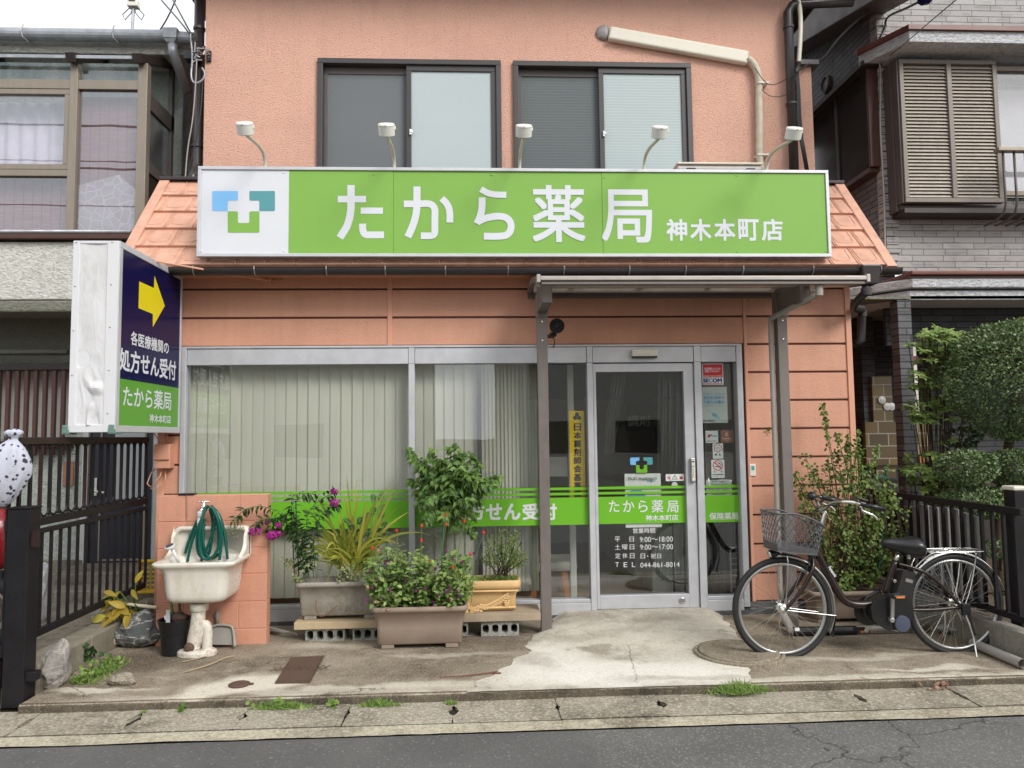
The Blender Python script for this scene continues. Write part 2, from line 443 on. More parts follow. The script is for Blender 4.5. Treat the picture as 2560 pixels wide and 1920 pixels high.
def brick_mat(name,c1,c2,mortar,w_,h_,mort=.008,axis='XZ',bstr=.8,tone=.25):
 """courses of split-face slips; axis picks the plane the wall lies in"""
 a=NT(name);p=a.n('SeparateXYZ');a.l(a.coord(),p.inputs[0]);cm=a.n('CombineXYZ')
 a.l(p.outputs[0 if axis=='XZ' else 1],cm.inputs[0]);a.l(p.outputs[2],cm.inputs[1])
 b=a.n('TexBrick',offset=.37,offset_frequency=2,squash=.7,squash_frequency=3);a.l(cm.outputs[0],b.inputs['Vector'])
 b.inputs['Color1'].default_value=c1;b.inputs['Color2'].default_value=c2;b.inputs['Mortar'].default_value=mortar
 b.inputs['Scale'].default_value=1;b.inputs['Mortar Size'].default_value=mort;b.inputs['Mortar Smooth'].default_value=.15
 b.inputs['Brick Width'].default_value=w_;b.inputs['Row Height'].default_value=h_;b.inputs['Bias'].default_value=0
 b2=a.n('TexBrick',offset=.5,offset_frequency=2,squash=1.6,squash_frequency=2);a.l(cm.outputs[0],b2.inputs['Vector'])
 b2.inputs['Color1'].default_value=(.8,.8,.8,1);b2.inputs['Color2'].default_value=(1,1,1,1);b2.inputs['Mortar'].default_value=(.35,.35,.35,1)
 b2.inputs['Scale'].default_value=1;b2.inputs['Mortar Size'].default_value=mort*.5;b2.inputs['Brick Width'].default_value=w_*1.7;b2.inputs['Row Height'].default_value=h_*.5
 n=a.noise(a.coord(),40,5,.7);n0=a.noise(a.coord(),2,4)
 gate=a.ramp(a.noise(a.coord((.8,.8,1.5)),5,1),[(.53,0.0),(.54,1.0)])
 c=a.mix(a.math('MULTIPLY',gate,.7),b.outputs[0],b2.outputs[0],'MULTIPLY')
 c=a.mix(tone,c,a.ramp(n,[(.3,(.55,.55,.56,1)),(.6,(1.0,1.0,1.0,1))]),'MULTIPLY')
 c=a.mix(.3,c,a.ramp(n0,[(.3,(.72,.7,.7,1)),(.7,(1,1,1,1))]),'MULTIPLY')
 h=a.math('SUBTRACT',a.math('MULTIPLY',n,.5),b.outputs['Fac'])
 return a.fin(c,.8,.3,0,a.bump(h,bstr,.01))
def leaf_mat(name,cols,rough=.5,trans=.25,spec=.4):
 """foliage: tone differs from leaf to leaf"""
 a=NT(name);g=a.n('NewGeometry');st=[(i/max(1,len(cols)-1),c)for i,c in enumerate(cols)]
 f=a.math('ADD',a.math('MULTIPLY',g.outputs['Random Per Island'],.8),a.math('MULTIPLY',a.noise(a.coord(),3.5,3),.3))
 c=a.ramp(a.math('SUBTRACT',f,.05),st)
 c=a.mix(.25,c,a.ramp(a.noise(a.coord(),60,3),[(.35,(.7,.72,.6,1)),(.65,(1,1,1,1))]),'MULTIPLY')
 a.fin(c,rough,spec)
 tl=a.n('BsdfTranslucent');a.l(a.mix(1.0,c,(1.0,1.0,.55,1),'MULTIPLY'),tl.inputs[0]);ms=a.n('MixShader');ms.inputs[0].default_value=trans
 a.l(a.b.outputs[0],ms.inputs[1]);a.l(tl.outputs[0],ms.inputs[2]);a.l(ms.outputs[0],a.out.inputs[0])
 return a.m
PINK_U=(.80,.475,.365,1);PINK_L=(.66,.335,.225,1);PINK_R=(.60,.34,.245,1)
M={}
M['pink_stucco']=stucco('pink_stucco',PINK_U,50,.7,.012,.07,(.52,.31,.23,1))
M['pink_siding']=siding_mat('pink_siding',PINK_L)
M['pink_trim']=plain('pink_trim',PINK_L,.5,0,.4,.08,3)
M['pink_block']=siding_mat('pink_block',(.66,.325,.22,1))
M['pink_tile']=plain('pink_tile',PINK_R,.6,0,.3,.22,9,.3,60)
M['groove']=plain('groove',(.10,.04,.03,1),.9)
M['gutter']=plain('gutter',(.035,.030,.030,1),.35,0,.5,.2)
M['alu']=metal('alu',(.56,.57,.60,1),.42,.35,.06)
M['alu_grey']=metal('alu_grey',(.52,.52,.52,1),.45,.35,.08)  # neutral grey aluminium, a little darker than alu
M['bronze']=metal('bronze',(.20,.175,.16,1),.45,.45,.07,True)
M['bronze_dark']=plain('bronze_dark',(.10,.085,.08,1),.45)
M['window_dark']=plain('window_dark',(.05,.046,.047,1),.42,0,.5,.08)
M['black']=plain('black',(.012,.012,.013,1),.4)
M['rubber']=plain('rubber',(.018,.018,.019,1),.6,0,.4,.25,20)
M['white']=plain('white',(.68,.69,.71,1),.4,0,.5,.03)
M['sign_white']=plain('sign_white',(.68,.705,.75,1),.5,0,.25,.02)
M['sign_green']=plain('sign_green',(.225,.44,.085,1),.5,0,.25,.025,1.5)
M['decal_green']=plain('decal_green',(.15,.44,.022,1),.4,0,.4,.03)
M['blue_a']=plain('blue_a',(.20,.50,.85,1),.35,0,.5,.02)
M['teal']=plain('teal',(.09,.31,.34,1),.35,0,.5,.02)
M['navy']=plain('navy',(.007,.007,.055,1),.2,0,.1,.15,1.2)
M['side_green']=plain('side_green',(.10,.34,.02,1),.2,0,.5,.06,1.2)
M['arrow_yellow']=plain('arrow_yellow',(.80,.66,.012,1),.3,0,.5,.04)
M['cream']=plain('cream',(.72,.70,.62,1),.4,0,.5,.04)
M['lamp_arm']=plain('lamp_arm',(.55,.55,.46,1),.4,0,.5,.06)
M['pipe_cover']=plain('pipe_cover',(.70,.66,.56,1),.42,0,.45,.05,4)
M['pipe_wrap']=plain('pipe_wrap',(.58,.53,.42,1),.6,0,.3,.14,20,.4,60)
M['silver']=metal('silver',(.75,.75,.74,1),.22,1.0,.06)
M['steel']=metal('steel',(.45,.45,.45,1),.35,.9,.12)
M['glass']=glass_mat('glass',(.975,.985,.975,1),1.0)
M['glass_door']=glass_mat('glass_door',(.97,.98,.965,1),.9)
M['paper_white']=plain('paper_white',(.72,.76,.74,1),.5,0,.3,.03)
M['ink_black']=plain('ink_black',(.02,.02,.02,1),.5)
M['ink_red']=plain('ink_red',(.50,.012,.02,1),.4)
M['ink_blue']=plain('ink_blue',(.05,.30,.52,1),.45)
M['ink_navy']=plain('ink_navy',(.01,.03,.18,1),.4)
M['yellow_strip']=plain('yellow_strip',(.72,.50,.012,1),.45,0,.4,.15,14)
# ------------------------------------------------------------ setting: ground, road, gutter strip, forecourt
KERB_Y,GUT_Y,ROAD_Y=4.485,4.155,4.03
ZG=-.045
def sheet(x0,x1,y0,y1,z,nx,ny,fn=None):
 mb=MB();vs=[]
 for j in range(ny+1):
  for i in range(nx+1):
   x=x0+(x1-x0)*i/nx;y=y0+(y1-y0)*j/ny
   vs.append((x,y,z+(fn(x,y)if fn else 0)))
 return mb.add(vs,[(j*(nx+1)+i,j*(nx+1)+i+1,(j+1)*(nx+1)+i+1,(j+1)*(nx+1)+i)for j in range(ny)for i in range(nx)])
M['earth']=concrete('earth',lin(95,84,70),lin(140,128,110),lin(60,50,40),speck=.7,cracks=False)
struct('ground',sheet(-900,900,-900,900,-.075,8,8),M['earth'])
def asphalt_mat():
 a=NT('asphalt');v=a.coord();n1=a.noise(v,1.3,5,.6);n3=a.noise(v,120,4,.8)
 vo=a.vor(v,105,'F1','Color');sp=a.n('SeparateColor');a.l(vo,sp.inputs[0])
 px=a.n('SeparateXYZ');a.l(warp(a,v,5,.16),px.inputs[0])
 old=a.ramp(px.outputs[0],[(0.0,0.0),(1.0,1.0)])
 mr=a.n('MapRange');a.l(px.outputs[0],mr.inputs[0]);mr.inputs[1].default_value=.52;mr.inputs[2].default_value=.62
 c=a.ramp(n1,[(.3,(.125,.12,.116,1)),(.7,(.18,.174,.168,1))])
 c=a.mix(.6,c,a.ramp(n3,[(.35,(.45,.45,.45,1)),(.6,(1,1,1,1))]),'MULTIPLY')
 fl=a.ramp(sp.outputs[0],[(.965,0.0),(.97,1.0)])
 c=a.mix(a.math('MULTIPLY',fl,.30),c,(.40,.39,.37,1))
 co=a.ramp(n1,[(.3,(.14,.138,.13,1)),(.7,(.20,.196,.184,1))])
 co=a.mix(.6,co,a.ramp(n3,[(.36,(.40,.40,.40,1)),(.58,(1,1,1,1))]),'MULTIPLY')
 fl2=a.ramp(sp.outputs[1],[(.83,0.0),(.88,1.0)])
 co=a.mix(a.math('MULTIPLY',fl2,.42),co,(.34,.33,.31,1))
 c=a.mix(mr.outputs[0],c,co)
 cr=a.vor(warp(a,v,7,.22),.8,'DISTANCE_TO_EDGE');cm=a.math('MULTIPLY',a.ramp(cr,[(0,1.0),(.006,0.0)]),mr.outputs[0])
 c=a.mix(a.math('MULTIPLY',cm,.7),c,(.025,.025,.025,1))
 h=a.math('SUBTRACT',a.math('ADD',n3,a.math('MULTIPLY',sp.outputs[2],.5)),cm)
 return a.fin(c,.85,.3,0,a.bump(h,.75,.008))
M['asphalt']=asphalt_mat()
struct('road',sheet(-60,60,-6,ROAD_Y,-.062,60,10),M['asphalt'])
M['gutter_edge']=concrete('gutter_edge',lin(176,168,148),lin(212,205,184),lin(118,109,93),speck=.75,cracks=False,fine=170)
def wavy(x,y):return 0
mb=MB();N=400;vs=[]
for i in range(N+1):
 x=-12+24*i/N;e=mnoise.noise(Vector((x*9,3,0)))*.009+mnoise.noise(Vector((x*2.2,7,0)))*.012
 vs+=[(x,ROAD_Y+e,-.054),(x,GUT_Y-.012,-.049)]
mb.add(vs,[(2*i,2*i+2,2*i+3,2*i+1)for i in range(N)])
struct('gutter',mb,M['gutter_edge'])
struct('gap_shade_sheet',MB().box(-14,14,GUT_Y-.011,KERB_Y+.03,-.085,-.068),plain('gap_shade',(.02,.018,.015,1),.9))  # near-black sheet under the slabs, painting the shade in their gaps
# drain cover slabs, each with a broken hand hole at its ends
M['lid']=concrete('lid',lin(158,150,134),lin(208,202,186),lin(104,96,84),speck=.85,cracks=False,fine=150,bstr=.8)
lid_x=[G(c,x,y,ZG).x for c,x,y in((16,120,830),(16,830,780),(16,1490,765),(17,170,735),(17,822,700),(17,1455,690),(17,2080,665),(18,1205,650),(18,1810,630))]
lid_x[5:5]=[];lid_x=[lid_x[0]-.6]+lid_x+[lid_x[-1]+.62,lid_x[-1]+1.25]
lid_x=[lid_x[0]-.6]+lid_x
places=['at the far left of the row','below the black gate post','in front of the bucket','in front of the iron hatch','below the weeds by the big grey planter',
          'in front of the brown front planter','at the foot of the pale ramp','below the middle of the pale ramp','below the right side of the pale ramp','in front of the bicycle front wheel','in front of the bicycle pedals','in front of the bicycle rear wheel','at the far right of the row']
rnd=random.Random(3)
for i in range(len(lid_x)-1):
 x0,x1=lid_x[i]+.006,lid_x[i+1]-.006
 def end(x,sgn,seed,n=14):
  """the ragged end of a slab: a notch about the middle of the depth"""
  out=[];rr=random.Random(seed)
  for k in range(n+1):
   t=k/n;y=GUT_Y+(KERB_Y+.02-GUT_Y)*t
   wn=.10+.16*((seed*37)%7)/7;d=((.012+.028*((seed*53)%5)/5)+rr.uniform(-.007,.010))*max(0,1-abs(t-.5)/wn)**.5 if abs(t-.5)<wn else rr.uniform(0,.004)
   out.append((x+sgn*d,y))
  return out
 pts=end(x0,1,i)+end(x1,-1,i+1)[::-1]
 o=obj('drain_cover',MB().polyz(pts[::-1],-.11,ZG+rnd.uniform(-.003,.003)),M['lid'],bevel=.006,bseg=2)
 tag(o,'rough concrete drain cover slab with chipped ends '+places[min(i,len(places)-1)],'drain cover','drain covers along the kerb')
# forecourt slab with a front edge
pale=lin(214,207,190);basec=lin(142,130,113);darkc=lin(90,79,66)
def gp(c,x,y):p=G(c,x,y);return p.x,p.y
b1=gp(16,1500,580);b2=gp(16,560,610);b3=gp(17,900,560);b4=gp(18,1600,470);b5=gp(16,1900,330)
d1=gp(16,900,420);d2=gp(17,1100,330);d3=gp(18,1200,300);d4=gp(17,500,480)
M['forecourt']=concrete('forecourt',basec,pale,darkc,
 [(b1[0]-.02,b1[1]+.02,.36,.21,.35,.2,.95),(b2[0],b2[1],.24,.06,.5,0,.7),(b3[0]-.3,b3[1]-.03,.7,.07,.6,0,.55),(b4[0]+.05,b4[1],.42,.05,.6,0,.75),(b5[0]+.1,b5[1],.35,.1,.7,0,.45),
     (b1[0]-.8,b1[1]+.03,.35,.03,.5,0,.5),(1.9,KERB_Y+.06,2.2,.07,.6,0,.6),(-1.0,KERB_Y+.08,1.3,.08,.6,0,.5),(-.2,5.25,.5,.05,.6,0,.4),(2.6,4.95,.6,.06,.6,.1,.45)],
 [(d1[0],d1[1],.45,.25,.6,0,.8),(d2[0],d2[1]+.15,.3,.3,.6,0,.8),(d3[0]+.5,d3[1],.8,.22,.6,0,.6),(d4[0],d4[1],.8,.2,.7,0,.4),(-2.3,5.3,.3,.3,.6,0,.9)],speck=.6)
fx0=-2.62;fx1=3.62
def bumpy(x,y):return .004*mnoise.noise(Vector((x*2,y*2,0)))
mb=sheet(fx0,fx1,KERB_Y,6.3,0,90,26,bumpy)
nx=91
mb.add([(fx0+(fx1-fx0)*i/90,KERB_Y+.004*mnoise.noise(Vector((i*.7,1,0))),zz)for zz in(-.1,0)for i in range(91)],[])
o_=len(mb.v)-182
mb.f+=[(o_+i,o_+i+1,i+1,i)for i in range(90)]
struct('forecourt',mb,M['forecourt'],smooth=True)
M['kerb_dirt_shade']=concrete('kerb_dirt_shade',lin(96,88,76),lin(134,125,108),lin(58,52,44),speck=.8,cracks=False,bstr=.9)  # dirty concrete, darkened further to put the step's shade in its colour
mb=MB()
vs=[]
for i in range(161):
 x=fx0+(fx1-fx0)*i/160;e=.006*mnoise.noise(Vector((x*4,2,0)))+.004*mnoise.noise(Vector((x*17,2,0)))
 vs+=[(x,KERB_Y-.010+e,-.09),(x,KERB_Y-.006+e,-.012),(x,KERB_Y+.012+e,.0055)]
mb.add(vs,[(3*i+k,3*i+3+k,3*i+4+k,3*i+1+k)for i in range(160)for k in(0,1)])
struct('kerb',mb,M['kerb_dirt_shade'])
# pale patched ramp up to the door
M['ramp']=concrete('ramp',lin(196,189,175),lin(228,224,214),lin(140,130,115),
 [(1.0,4.75,.9,.3,.6,0,.9),(.5,5.0,.3,.5,.6,0,.7)],[(.9,5.6,.5,.1,.6,.2,.5),(1.5,5.9,.3,.12,.6,0,.6),(.35,5.1,.12,.3,.6,.3,.55),(1.3,4.62,.5,.05,.6,0,.6),(.75,5.35,.05,.06,.3,0,.8),(.62,5.3,.03,.04,.3,0,.8),(gp(17,1700,350)[0],gp(17,1700,350)[1],.12,.1,.25,0,.85),(.75,6.0,.3,.15,.5,0,.5)],speck=.42,bstr=.4)
rp=[gp(17,905,612),gp(17,1085,500),gp(17,1260,385),gp(17,1330,250),gp(17,1420,190)]
def ramp_h(y):return .003+.058*max(0,min(1,(y-5.25)/.85))
rows=[];yy0=KERB_Y-.012
NL=70;NX=40
left=sorted([(p[1],p[0])for p in rp])
def ramp_left(y):
 q=left
 if y<=q[0][0]:x=q[0][1]-(q[0][0]-y)*.2
 elif y>=q[-1][0]:x=q[-1][1]+.0
 else:
  x=np.interp(y,[a for a,b in q],[b for a,b in q])
 return x+.05*mnoise.noise(Vector((y*7,1.7,0)))+.022*mnoise.noise(Vector((y*26,1.7,0)))
rr_=sorted([gp(0,1885,1722)[::-1],gp(0,1855,1610)[::-1],gp(0,1830,1570)[::-1],(6.2,2.02)])
def ramp_right(y):return np.interp(y,[a for a,b in rr_],[b for a,b in rr_])+.03*mnoise.noise(Vector((y*9,9.7,0)))+.015*mnoise.noise(Vector((y*31,9.7,0)))
mb=MB();vs=[]
for j in range(NL+1):
 y=yy0+(6.19-yy0)*j/NL;xl,xr=ramp_left(y),ramp_right(y)
 for i in range(NX+1):
  t=i/NX;e=min(t,1-t)*14;h=ramp_h(y)*min(1,e)
  vs.append((xl+(xr-xl)*t,y,h+.0045+.002*mnoise.noise(Vector((xl+(xr-xl)*t*3,y*3,0)))))
mb.add(vs,[(j*(NX+1)+i,j*(NX+1)+i+1,(j+1)*(NX+1)+i+1,(j+1)*(NX+1)+i)for j in range(NL)for i in range(NX)])
struct('ramp',mb,M['ramp'],smooth=True)
# iron hatch, small iron lid and round concrete manhole cover
M['rust_iron']=plain('rust_iron',lin(98,78,68),.7,.2,.4,.2,18,.5,90)
h4=[G(16,*p)for p in((1790,408),(1990,398),(1905,562),(1690,566))]
mb=MB().polyz([(p.x,p.y)for p in h4][::-1],-.03,.008)
t=thing('iron_hatch','rusty brown rectangular iron hatch cover set in the concrete forecourt','hatch',(h4[0].x,h4[0].y,0))
cxh=sum(p.x for p in h4)/4;cyh=sum(p.y for p in h4)/4
obj('hatch_frame',mb,M['rust_iron'],t,bevel=.002)
mb=MB().polyz([(cxh+(p.x-cxh)*.93,cyh+(p.y-cyh)*.93)for p in h4][::-1],.008,.012)
for k in range(-4,5):
 for s_ in(-1,1):
  c0=Vector((cxh+k*.04,cyh,.0125));d=Vector((.5*s_,1,0)).normalized()*.10
  a_,b_=c0-d*.5,c0+d*.5
  mb.bar((a_.x,a_.y,.0125),(b_.x,b_.y,.0125),.003,.003)
obj('cover_plate',mb,M['rust_iron'],t)
p=G(16,1470,572);o=obj('iron_cover',MB().lathe((p.x,p.y,0),(0,0,1),[(0,.062),(.008,.064),(.011,.058),(.009,.05),(.012,.046),(.012,0)],28).bar((p.x+.05,p.y,.006),(p.x+.085,p.y,.006),.02,.008),M['rust_iron'],smooth=False)
tag(o,'small round rusty iron lid on the pale concrete patch','drain lid')
mc=G(18,460,385);mrx=(G(18,735,410)-G(18,180,350)).length/2
mb=MB().lathe((mc.x,mc.y,.002),(0,0,1),[(-.03,mrx),(.018,mrx*1.0),(.022,mrx*.985),(.022,mrx*.93),(.012,mrx*.922),(.012,mrx*.905),(.026,mrx*.895),(.030,mrx*.88),(.030,0)],56)
M['manhole']=concrete('manhole',lin(140,130,113),lin(178,168,150),lin(92,83,70),speck=.8,cracks=False,fine=190,bstr=.7)
tag(obj('manhole_cover',mb,M['manhole'],bevel=.003),'round grey concrete manhole cover beside the bicycle front wheel','manhole cover')
# ------------------------------------------------------------ the pharmacy building
YW,YU=6.2,6.9
shop=thing('shop_building','salmon pink two storey pharmacy with a tiled mini roof and wide shop window','building',(.3,YW,0))
XL=W(6,900,600,YW).x;XR=W(15,440,900,YW).x
UL,UR,UA=W(2,82,500,YU).x,W(3,1828,300,YU).x,W(3,1950,700,YU).x
ZE=W(1,1200,0,7.5).z
# upper windows (opening), upper wall
def upwin(c,xl,xr,yt):
 x0=W(c,xl,yt+300,YU).x;x1=W(c,xr,yt+300,YU).x;zt=W(c,(xl+xr)/2,yt,YU).z
 return x0,x1,zt
a1=W(2,815,700,YU).x;b1_=W(2,2006,800,YU).x;zt1=W(2,1400,391,YU).z
a2=W(3,8,700,YU).x;b2_=W(3,1165,800,YU).x;zt2=W(3,580,412,YU).z
zt1=zt2=(zt1+zt2)/2;ZB=3.22
obj('upper_wall',MB().wall(UL,UR,2.55,ZE+.05,[(a1,b1_,ZB,zt1),(a2,b2_,ZB,zt2)],YU,YU+.22),M['pink_stucco'],shop)
mb=MB().box(UL,UL+.2,YU+.22,YU+4,2.55,ZE+.05).box(UR-.2,UR,YU+.22,YU+4,2.55,ZE+.05)
obj('side_wall',mb,M['pink_stucco'],shop)
za=W(3,1900,432,YU).z
obj('annex_wall',MB().box(UR+.002,UA,YU+.006,YU+2,2.55,za),M['pink_stucco'],shop)
obj('annex_cap',MB().box(UR+.005,UA+.06,YU-.05,YU+2,za,za+.05),plain('cap_dark',(.08,.07,.07,1),.5),shop,bevel=.004)
M['screen']=frosted('screen',(.175,.19,.20,1),True,False,True)
M['screen_b']=frosted('screen_b',(.165,.185,.19,1),True,True,True)
M['frost']=frosted('frost',(.47,.54,.555,1),True)
M['frost_b']=frosted('frost_b',(.47,.55,.55,1),True,True)
for(x0,x1,mid,fm,sm,lab)in((a1,b1_,W(2,1410,700,YU).x,'frost','screen','dark framed upper window with plain frosted glass'),
                                   (a2,b2_,W(3,583,700,YU).x,'frost_b','screen_b','dark framed upper window with blinds behind frosted glass')):
 wf=obj('window',MB().frame(x0,x1,ZB,zt1,.050,YU-.035,YU+.10),M['window_dark'],shop,bevel=.004,label=lab)
 i0,i1,j0,j1=x0+.05,x1-.05,ZB+.05,zt1-.05
 obj('sash',MB().frame(mid-.030,i1,j0,j1,.048,YU-.012,YU+.022,tt=.055),M['window_dark'],wf,bevel=.003)
 obj('sash',MB().frame(i0,mid+.010,j0,j1,.034,YU+.040,YU+.065,tt=.07),M['bronze_dark'],wf,bevel=.002)
 obj('pane',MB().box(mid+.016,i1-.046,YU+.004,YU+.009,j0+.046,j1-.053),M[fm],wf)
 obj('insect_screen',MB().box(i0+.032,mid-.02,YU+.05,YU+.054,j0+.03,j1-.068),M[sm],wf)
 zl=W(2,1435,862,YU).z
 obj('window_latch',MB().box(mid+.0,mid+.02,YU-.030,YU-.012,zl-.028,zl+.028).box(mid+.004,mid+.034,YU-.034,YU-.024,zl-.01,zl+.012),M['silver'],wf,bevel=.003)
# roof above, soffit brown
M['soffit']=plain('soffit',(.060,.042,.036,1),.7)
rl=-2.87;_d=ray(0,2048,0);rr=_d.x*(ZE-CAM_H)/_d.z
obj('roof',MB().box(rl,rr,YU-.5,YU+4.5,ZE+.05,ZE+.14).box(rl+.4,rr-.4,YU-.1,YU+4.0,ZE+.14,ZE+.5),M['soffit'],shop,bevel=.01)
obj('fascia',MB().box(rl-.02,rl,YU-.5,YU+4.5,ZE,ZE+.16).box(rr,rr+.02,YU-.5,YU+4.5,ZE,ZE+.16).box(rl-.02,rr+.02,YU-.52,YU-.5,ZE,ZE+.16),M['bronze_dark'],shop)
# lower storey: siding boards
wx0,wx1=W(7,32,1100,YW).x,W(13,1238,850,YW).x
wz1=W(7,1000,704,YW).z;wz0=.035
ZT=W(7,1230,290,YW).z
obj('siding_backing',MB().wall(XL,XR,-.02,ZT+.25,[(wx0,wx1,-.02,wz1)],YW+.012,YW+.16),M['groove'],shop)
gr=[W(7,700,540,YW).z,W(7,700,375,YW).z];pitch=gr[1]-gr[0]
zs=[gr[0]+pitch*k for k in range(-12,4)]
trim=[W(7,1232,500,YW).x,W(12,1343,500,YW).x]
mb=MB()
def board(x0,x1,z0,z1):
 """one course: flat face whose lower and upper edges turn in to the groove"""
 if x1-x0<.01 or z1-z0<.02:return
 y=YW;g=.0075;e=.007
 mb.add([(x0,y+.014,z0+g),(x1,y+.014,z0+g),(x1,y+.002,z0+g+.001),(x0,y+.002,z0+g+.001),(x1,y,z0+g+e),(x0,y,z0+g+e),
   (x1,y,z1-g-e*.5),(x0,y,z1-g-e*.5),(x1,y+.014,z1-g),(x0,y+.014,z1-g)],
           [(0,1,2,3),(3,2,4,5),(5,4,6,7),(7,6,8,9)])
for k in range(len(zs)-1):
 z0,z1=max(zs[k],.10),min(zs[k+1],ZT+.24)
 if z1<=z0:continue
 cuts=[XL+.055,trim[0]-.02,trim[0]+.02,trim[1]-.015,trim[1]+.015,XR-.05]
 for x0,x1 in((cuts[0],cuts[1]),(cuts[2],cuts[3]),(cuts[4],cuts[5])):
  if z0>=wz1-.001:board(x0,x1,z0,z1)
  elif z1>wz1:
   zc=wz1
   if x0<wx0:board(x0,wx0,z0,z1)
   if x1>wx1:board(max(x0,wx1),x1,z0,z1)
   board(max(x0,wx0),min(x1,wx1),zc+.0,z1)
  else:
   if x0<wx0:board(x0,wx0-.003,z0,z1)
   if x1>wx1:board(max(x0,wx1+.03),x1,z0,z1)
obj('siding',mb,M['pink_siding'],shop)
for b in((XL,XL+.055,YW-.012,YW+.16,-.02,ZT+.2),(XR-.05,XR,YW-.012,YW+.16,.1,ZT+.2),(trim[0]-.02,trim[0]+.02,YW-.009,YW+.012,wz1+.004,ZT+.2),(trim[1]-.014,trim[1]+.014,YW-.009,YW+.012,.1,ZT+.2)):
 obj('trim_board',MB().box(*b),M['pink_trim'],shop,bevel=.004)
M['plinth']=concrete('plinth',lin(92,92,92),lin(130,128,124),lin(60,60,58),speck=.4,cracks=False)
obj('plinth',MB().box(XL+.01,wx0,YW-.005,YW+.15,-.05,.10).box(wx1,XR+.004,YW-.02,YW+.15,-.05,.10).box(wx0,wx1,YW-.03,YW+.15,-.05,.034),M['plinth'],shop,bevel=.006)
obj('lower_side_wall',MB().box(XR-.16,XR-.004,YW+.16,YW+5,0,ZT+.2).box(XL+.004,XL+.16,YW+.16,YW+5,0,ZT+.2),M['pink_siding'],shop)
# soffit under the mini roof
ROOF_Y0,ROOF_Y1=5.94,6.75
rz0=W(0,1280,667,ROOF_Y0).z;rz1=W(0,1280,459,ROOF_Y1).z
rx0,rx1=W(0,292,668,ROOF_Y0).x,W(0,2235,668,ROOF_Y0).x
obj('eave_soffit',MB().box(rx0,rx1,ROOF_Y0+.01,YW+.05,rz0-.035,rz0-.012),M['pink_trim'],shop)
# tiles: five staggered courses of pressed metal tiles
nrow=5;tw=.232
def RP(x,t,up=0.0):
 """point on the slope: t 0 eave .. 1 top, lifted off the slope"""
 dy,dz=ROOF_Y1-ROOF_Y0,rz1-rz0;L=math.hypot(dy,dz)
 return(x,ROOF_Y0+dy*t-up*dz/L,rz0+dz*t+up*dy/L)
mb=MB();ri=MB()
for k in range(nrow):
 t0=k/nrow;t1=(k+1)/nrow
 mb.add([RP(rx0,t0,0),RP(rx1,t0,0),RP(rx1,t0,.026),RP(rx0,t0,.026),RP(rx1,t1,.004),RP(rx0,t1,.004)],[(0,1,2,3),(3,2,4,5)])
 x=rx0-tw*(.5 if k%2 else 0)
 while x<rx1:
  u0,u1=max(x,rx0),min(x+tw,rx1)
  lift=lambda t:.026-.022*(t-t0)/(t1-t0)
  if u1-u0>.05:
   hh=t1-t0
   if x>rx0+.01:
    ri.tube([RP(x,t0+.002,.027),RP(x,t1-.002,.006)],.007,6);ri.tube([RP(x+.02,t0+.002,.026),RP(x+.02,t1-.002,.005)],.005,6)
   if x>rx0-.01 and x+tw<rx1+.01:
    px=[]
    for q in range(13):
     a=q/12
     if a<.3:pp=(x+.035+.015*a,t1-hh*.08-hh*.55*a/.3)
     elif a>.7:pp=(x+tw-.035-.015*(1-a),t1-hh*.08-hh*.55*(1-a)/.3)
     else:
      an=math.pi*(a-.3)/.4;cx_=x+tw/2;rx_=tw/2-.04
      pp=(cx_-rx_*math.copysign(abs(math.cos(an))**.5,math.cos(an)),t1-hh*.63-hh*.17*math.sin(an))
     px.append(RP(pp[0],pp[1],lift(pp[1])-.002))
    ri.tube(px,.0075,6)
  x+=tw
t_=obj('roof_tiles',mb,M['pink_tile'],shop)
obj('tile_relief',ri,M['pink_tile'],t_,smooth=True)
for x,s_ in((rx0,1),(rx1,-1)):
 mb=MB()
 a=[RP(x-s_*.01,-.02,.03),RP(x+s_*.075,-.02,.03),RP(x+s_*.075,1.0,.03),RP(x-s_*.01,1.0,.03)]
 b=[RP(x-s_*.01,-.02,-.04),RP(x+s_*.075,-.02,-.04),RP(x+s_*.075,1.0,-.04),RP(x-s_*.01,1.0,-.04)]
 mb.add(a+b,[(0,1,2,3),(7,6,5,4),(0,4,5,1),(1,5,6,2),(2,6,7,3),(3,7,4,0)])
 mb.add([(x,ROOF_Y0+.01,rz0),(x,ROOF_Y1,rz1),(x,YU+.1,rz1),(x,YU+.1,rz0-.03),(x,ROOF_Y0+.01,rz0-.03)],[(0,1,2,3,4)])
 obj('verge_board',mb,M['pink_tile'],shop,bevel=.004)
obj('ridge_cap',MB().box(rx0-.01,rx1+.01,ROOF_Y1-.05,ROOF_Y1+.04,rz1+.006,rz1+.035).box(rx0,rx1,ROOF_Y1,YU+.02,rz1-.02,rz1+.006),M['gutter'],shop,bevel=.004)
# eaves gutter with clips, rain head and bent downpipe
gy=5.89;gz=W(0,1280,672,gy).z;gr_=.052;gx0,gx1=rx0-.02,W(15,727,95,gy).x
mb=MB();prof=[(math.cos(a)*gr_,math.sin(a)*gr_)for a in[math.pi+math.pi*i/10 for i in range(11)]]
vs=[]
for x in(gx0,gx1):
 vs+=[(x,gy+py_,gz+pz_)for py_,pz_ in prof]+[(x,gy+py_*.92,gz+pz_*.92)for py_,pz_ in prof]
n=11;fs=[(i,i+1,2*n+i+1,2*n+i)for i in range(n-1)]+[(n+i+1,n+i,3*n+i,3*n+i+1)for i in range(n-1)]
fs+=[(0,n,3*n,2*n),(n-1,3*n-1,4*n-1,2*n-1),tuple(range(n)),tuple(range(3*n-1,2*n-1,-1))]
gobj=obj('gutter_trough',mb.add(vs,fs),M['gutter'],shop,smooth=False)
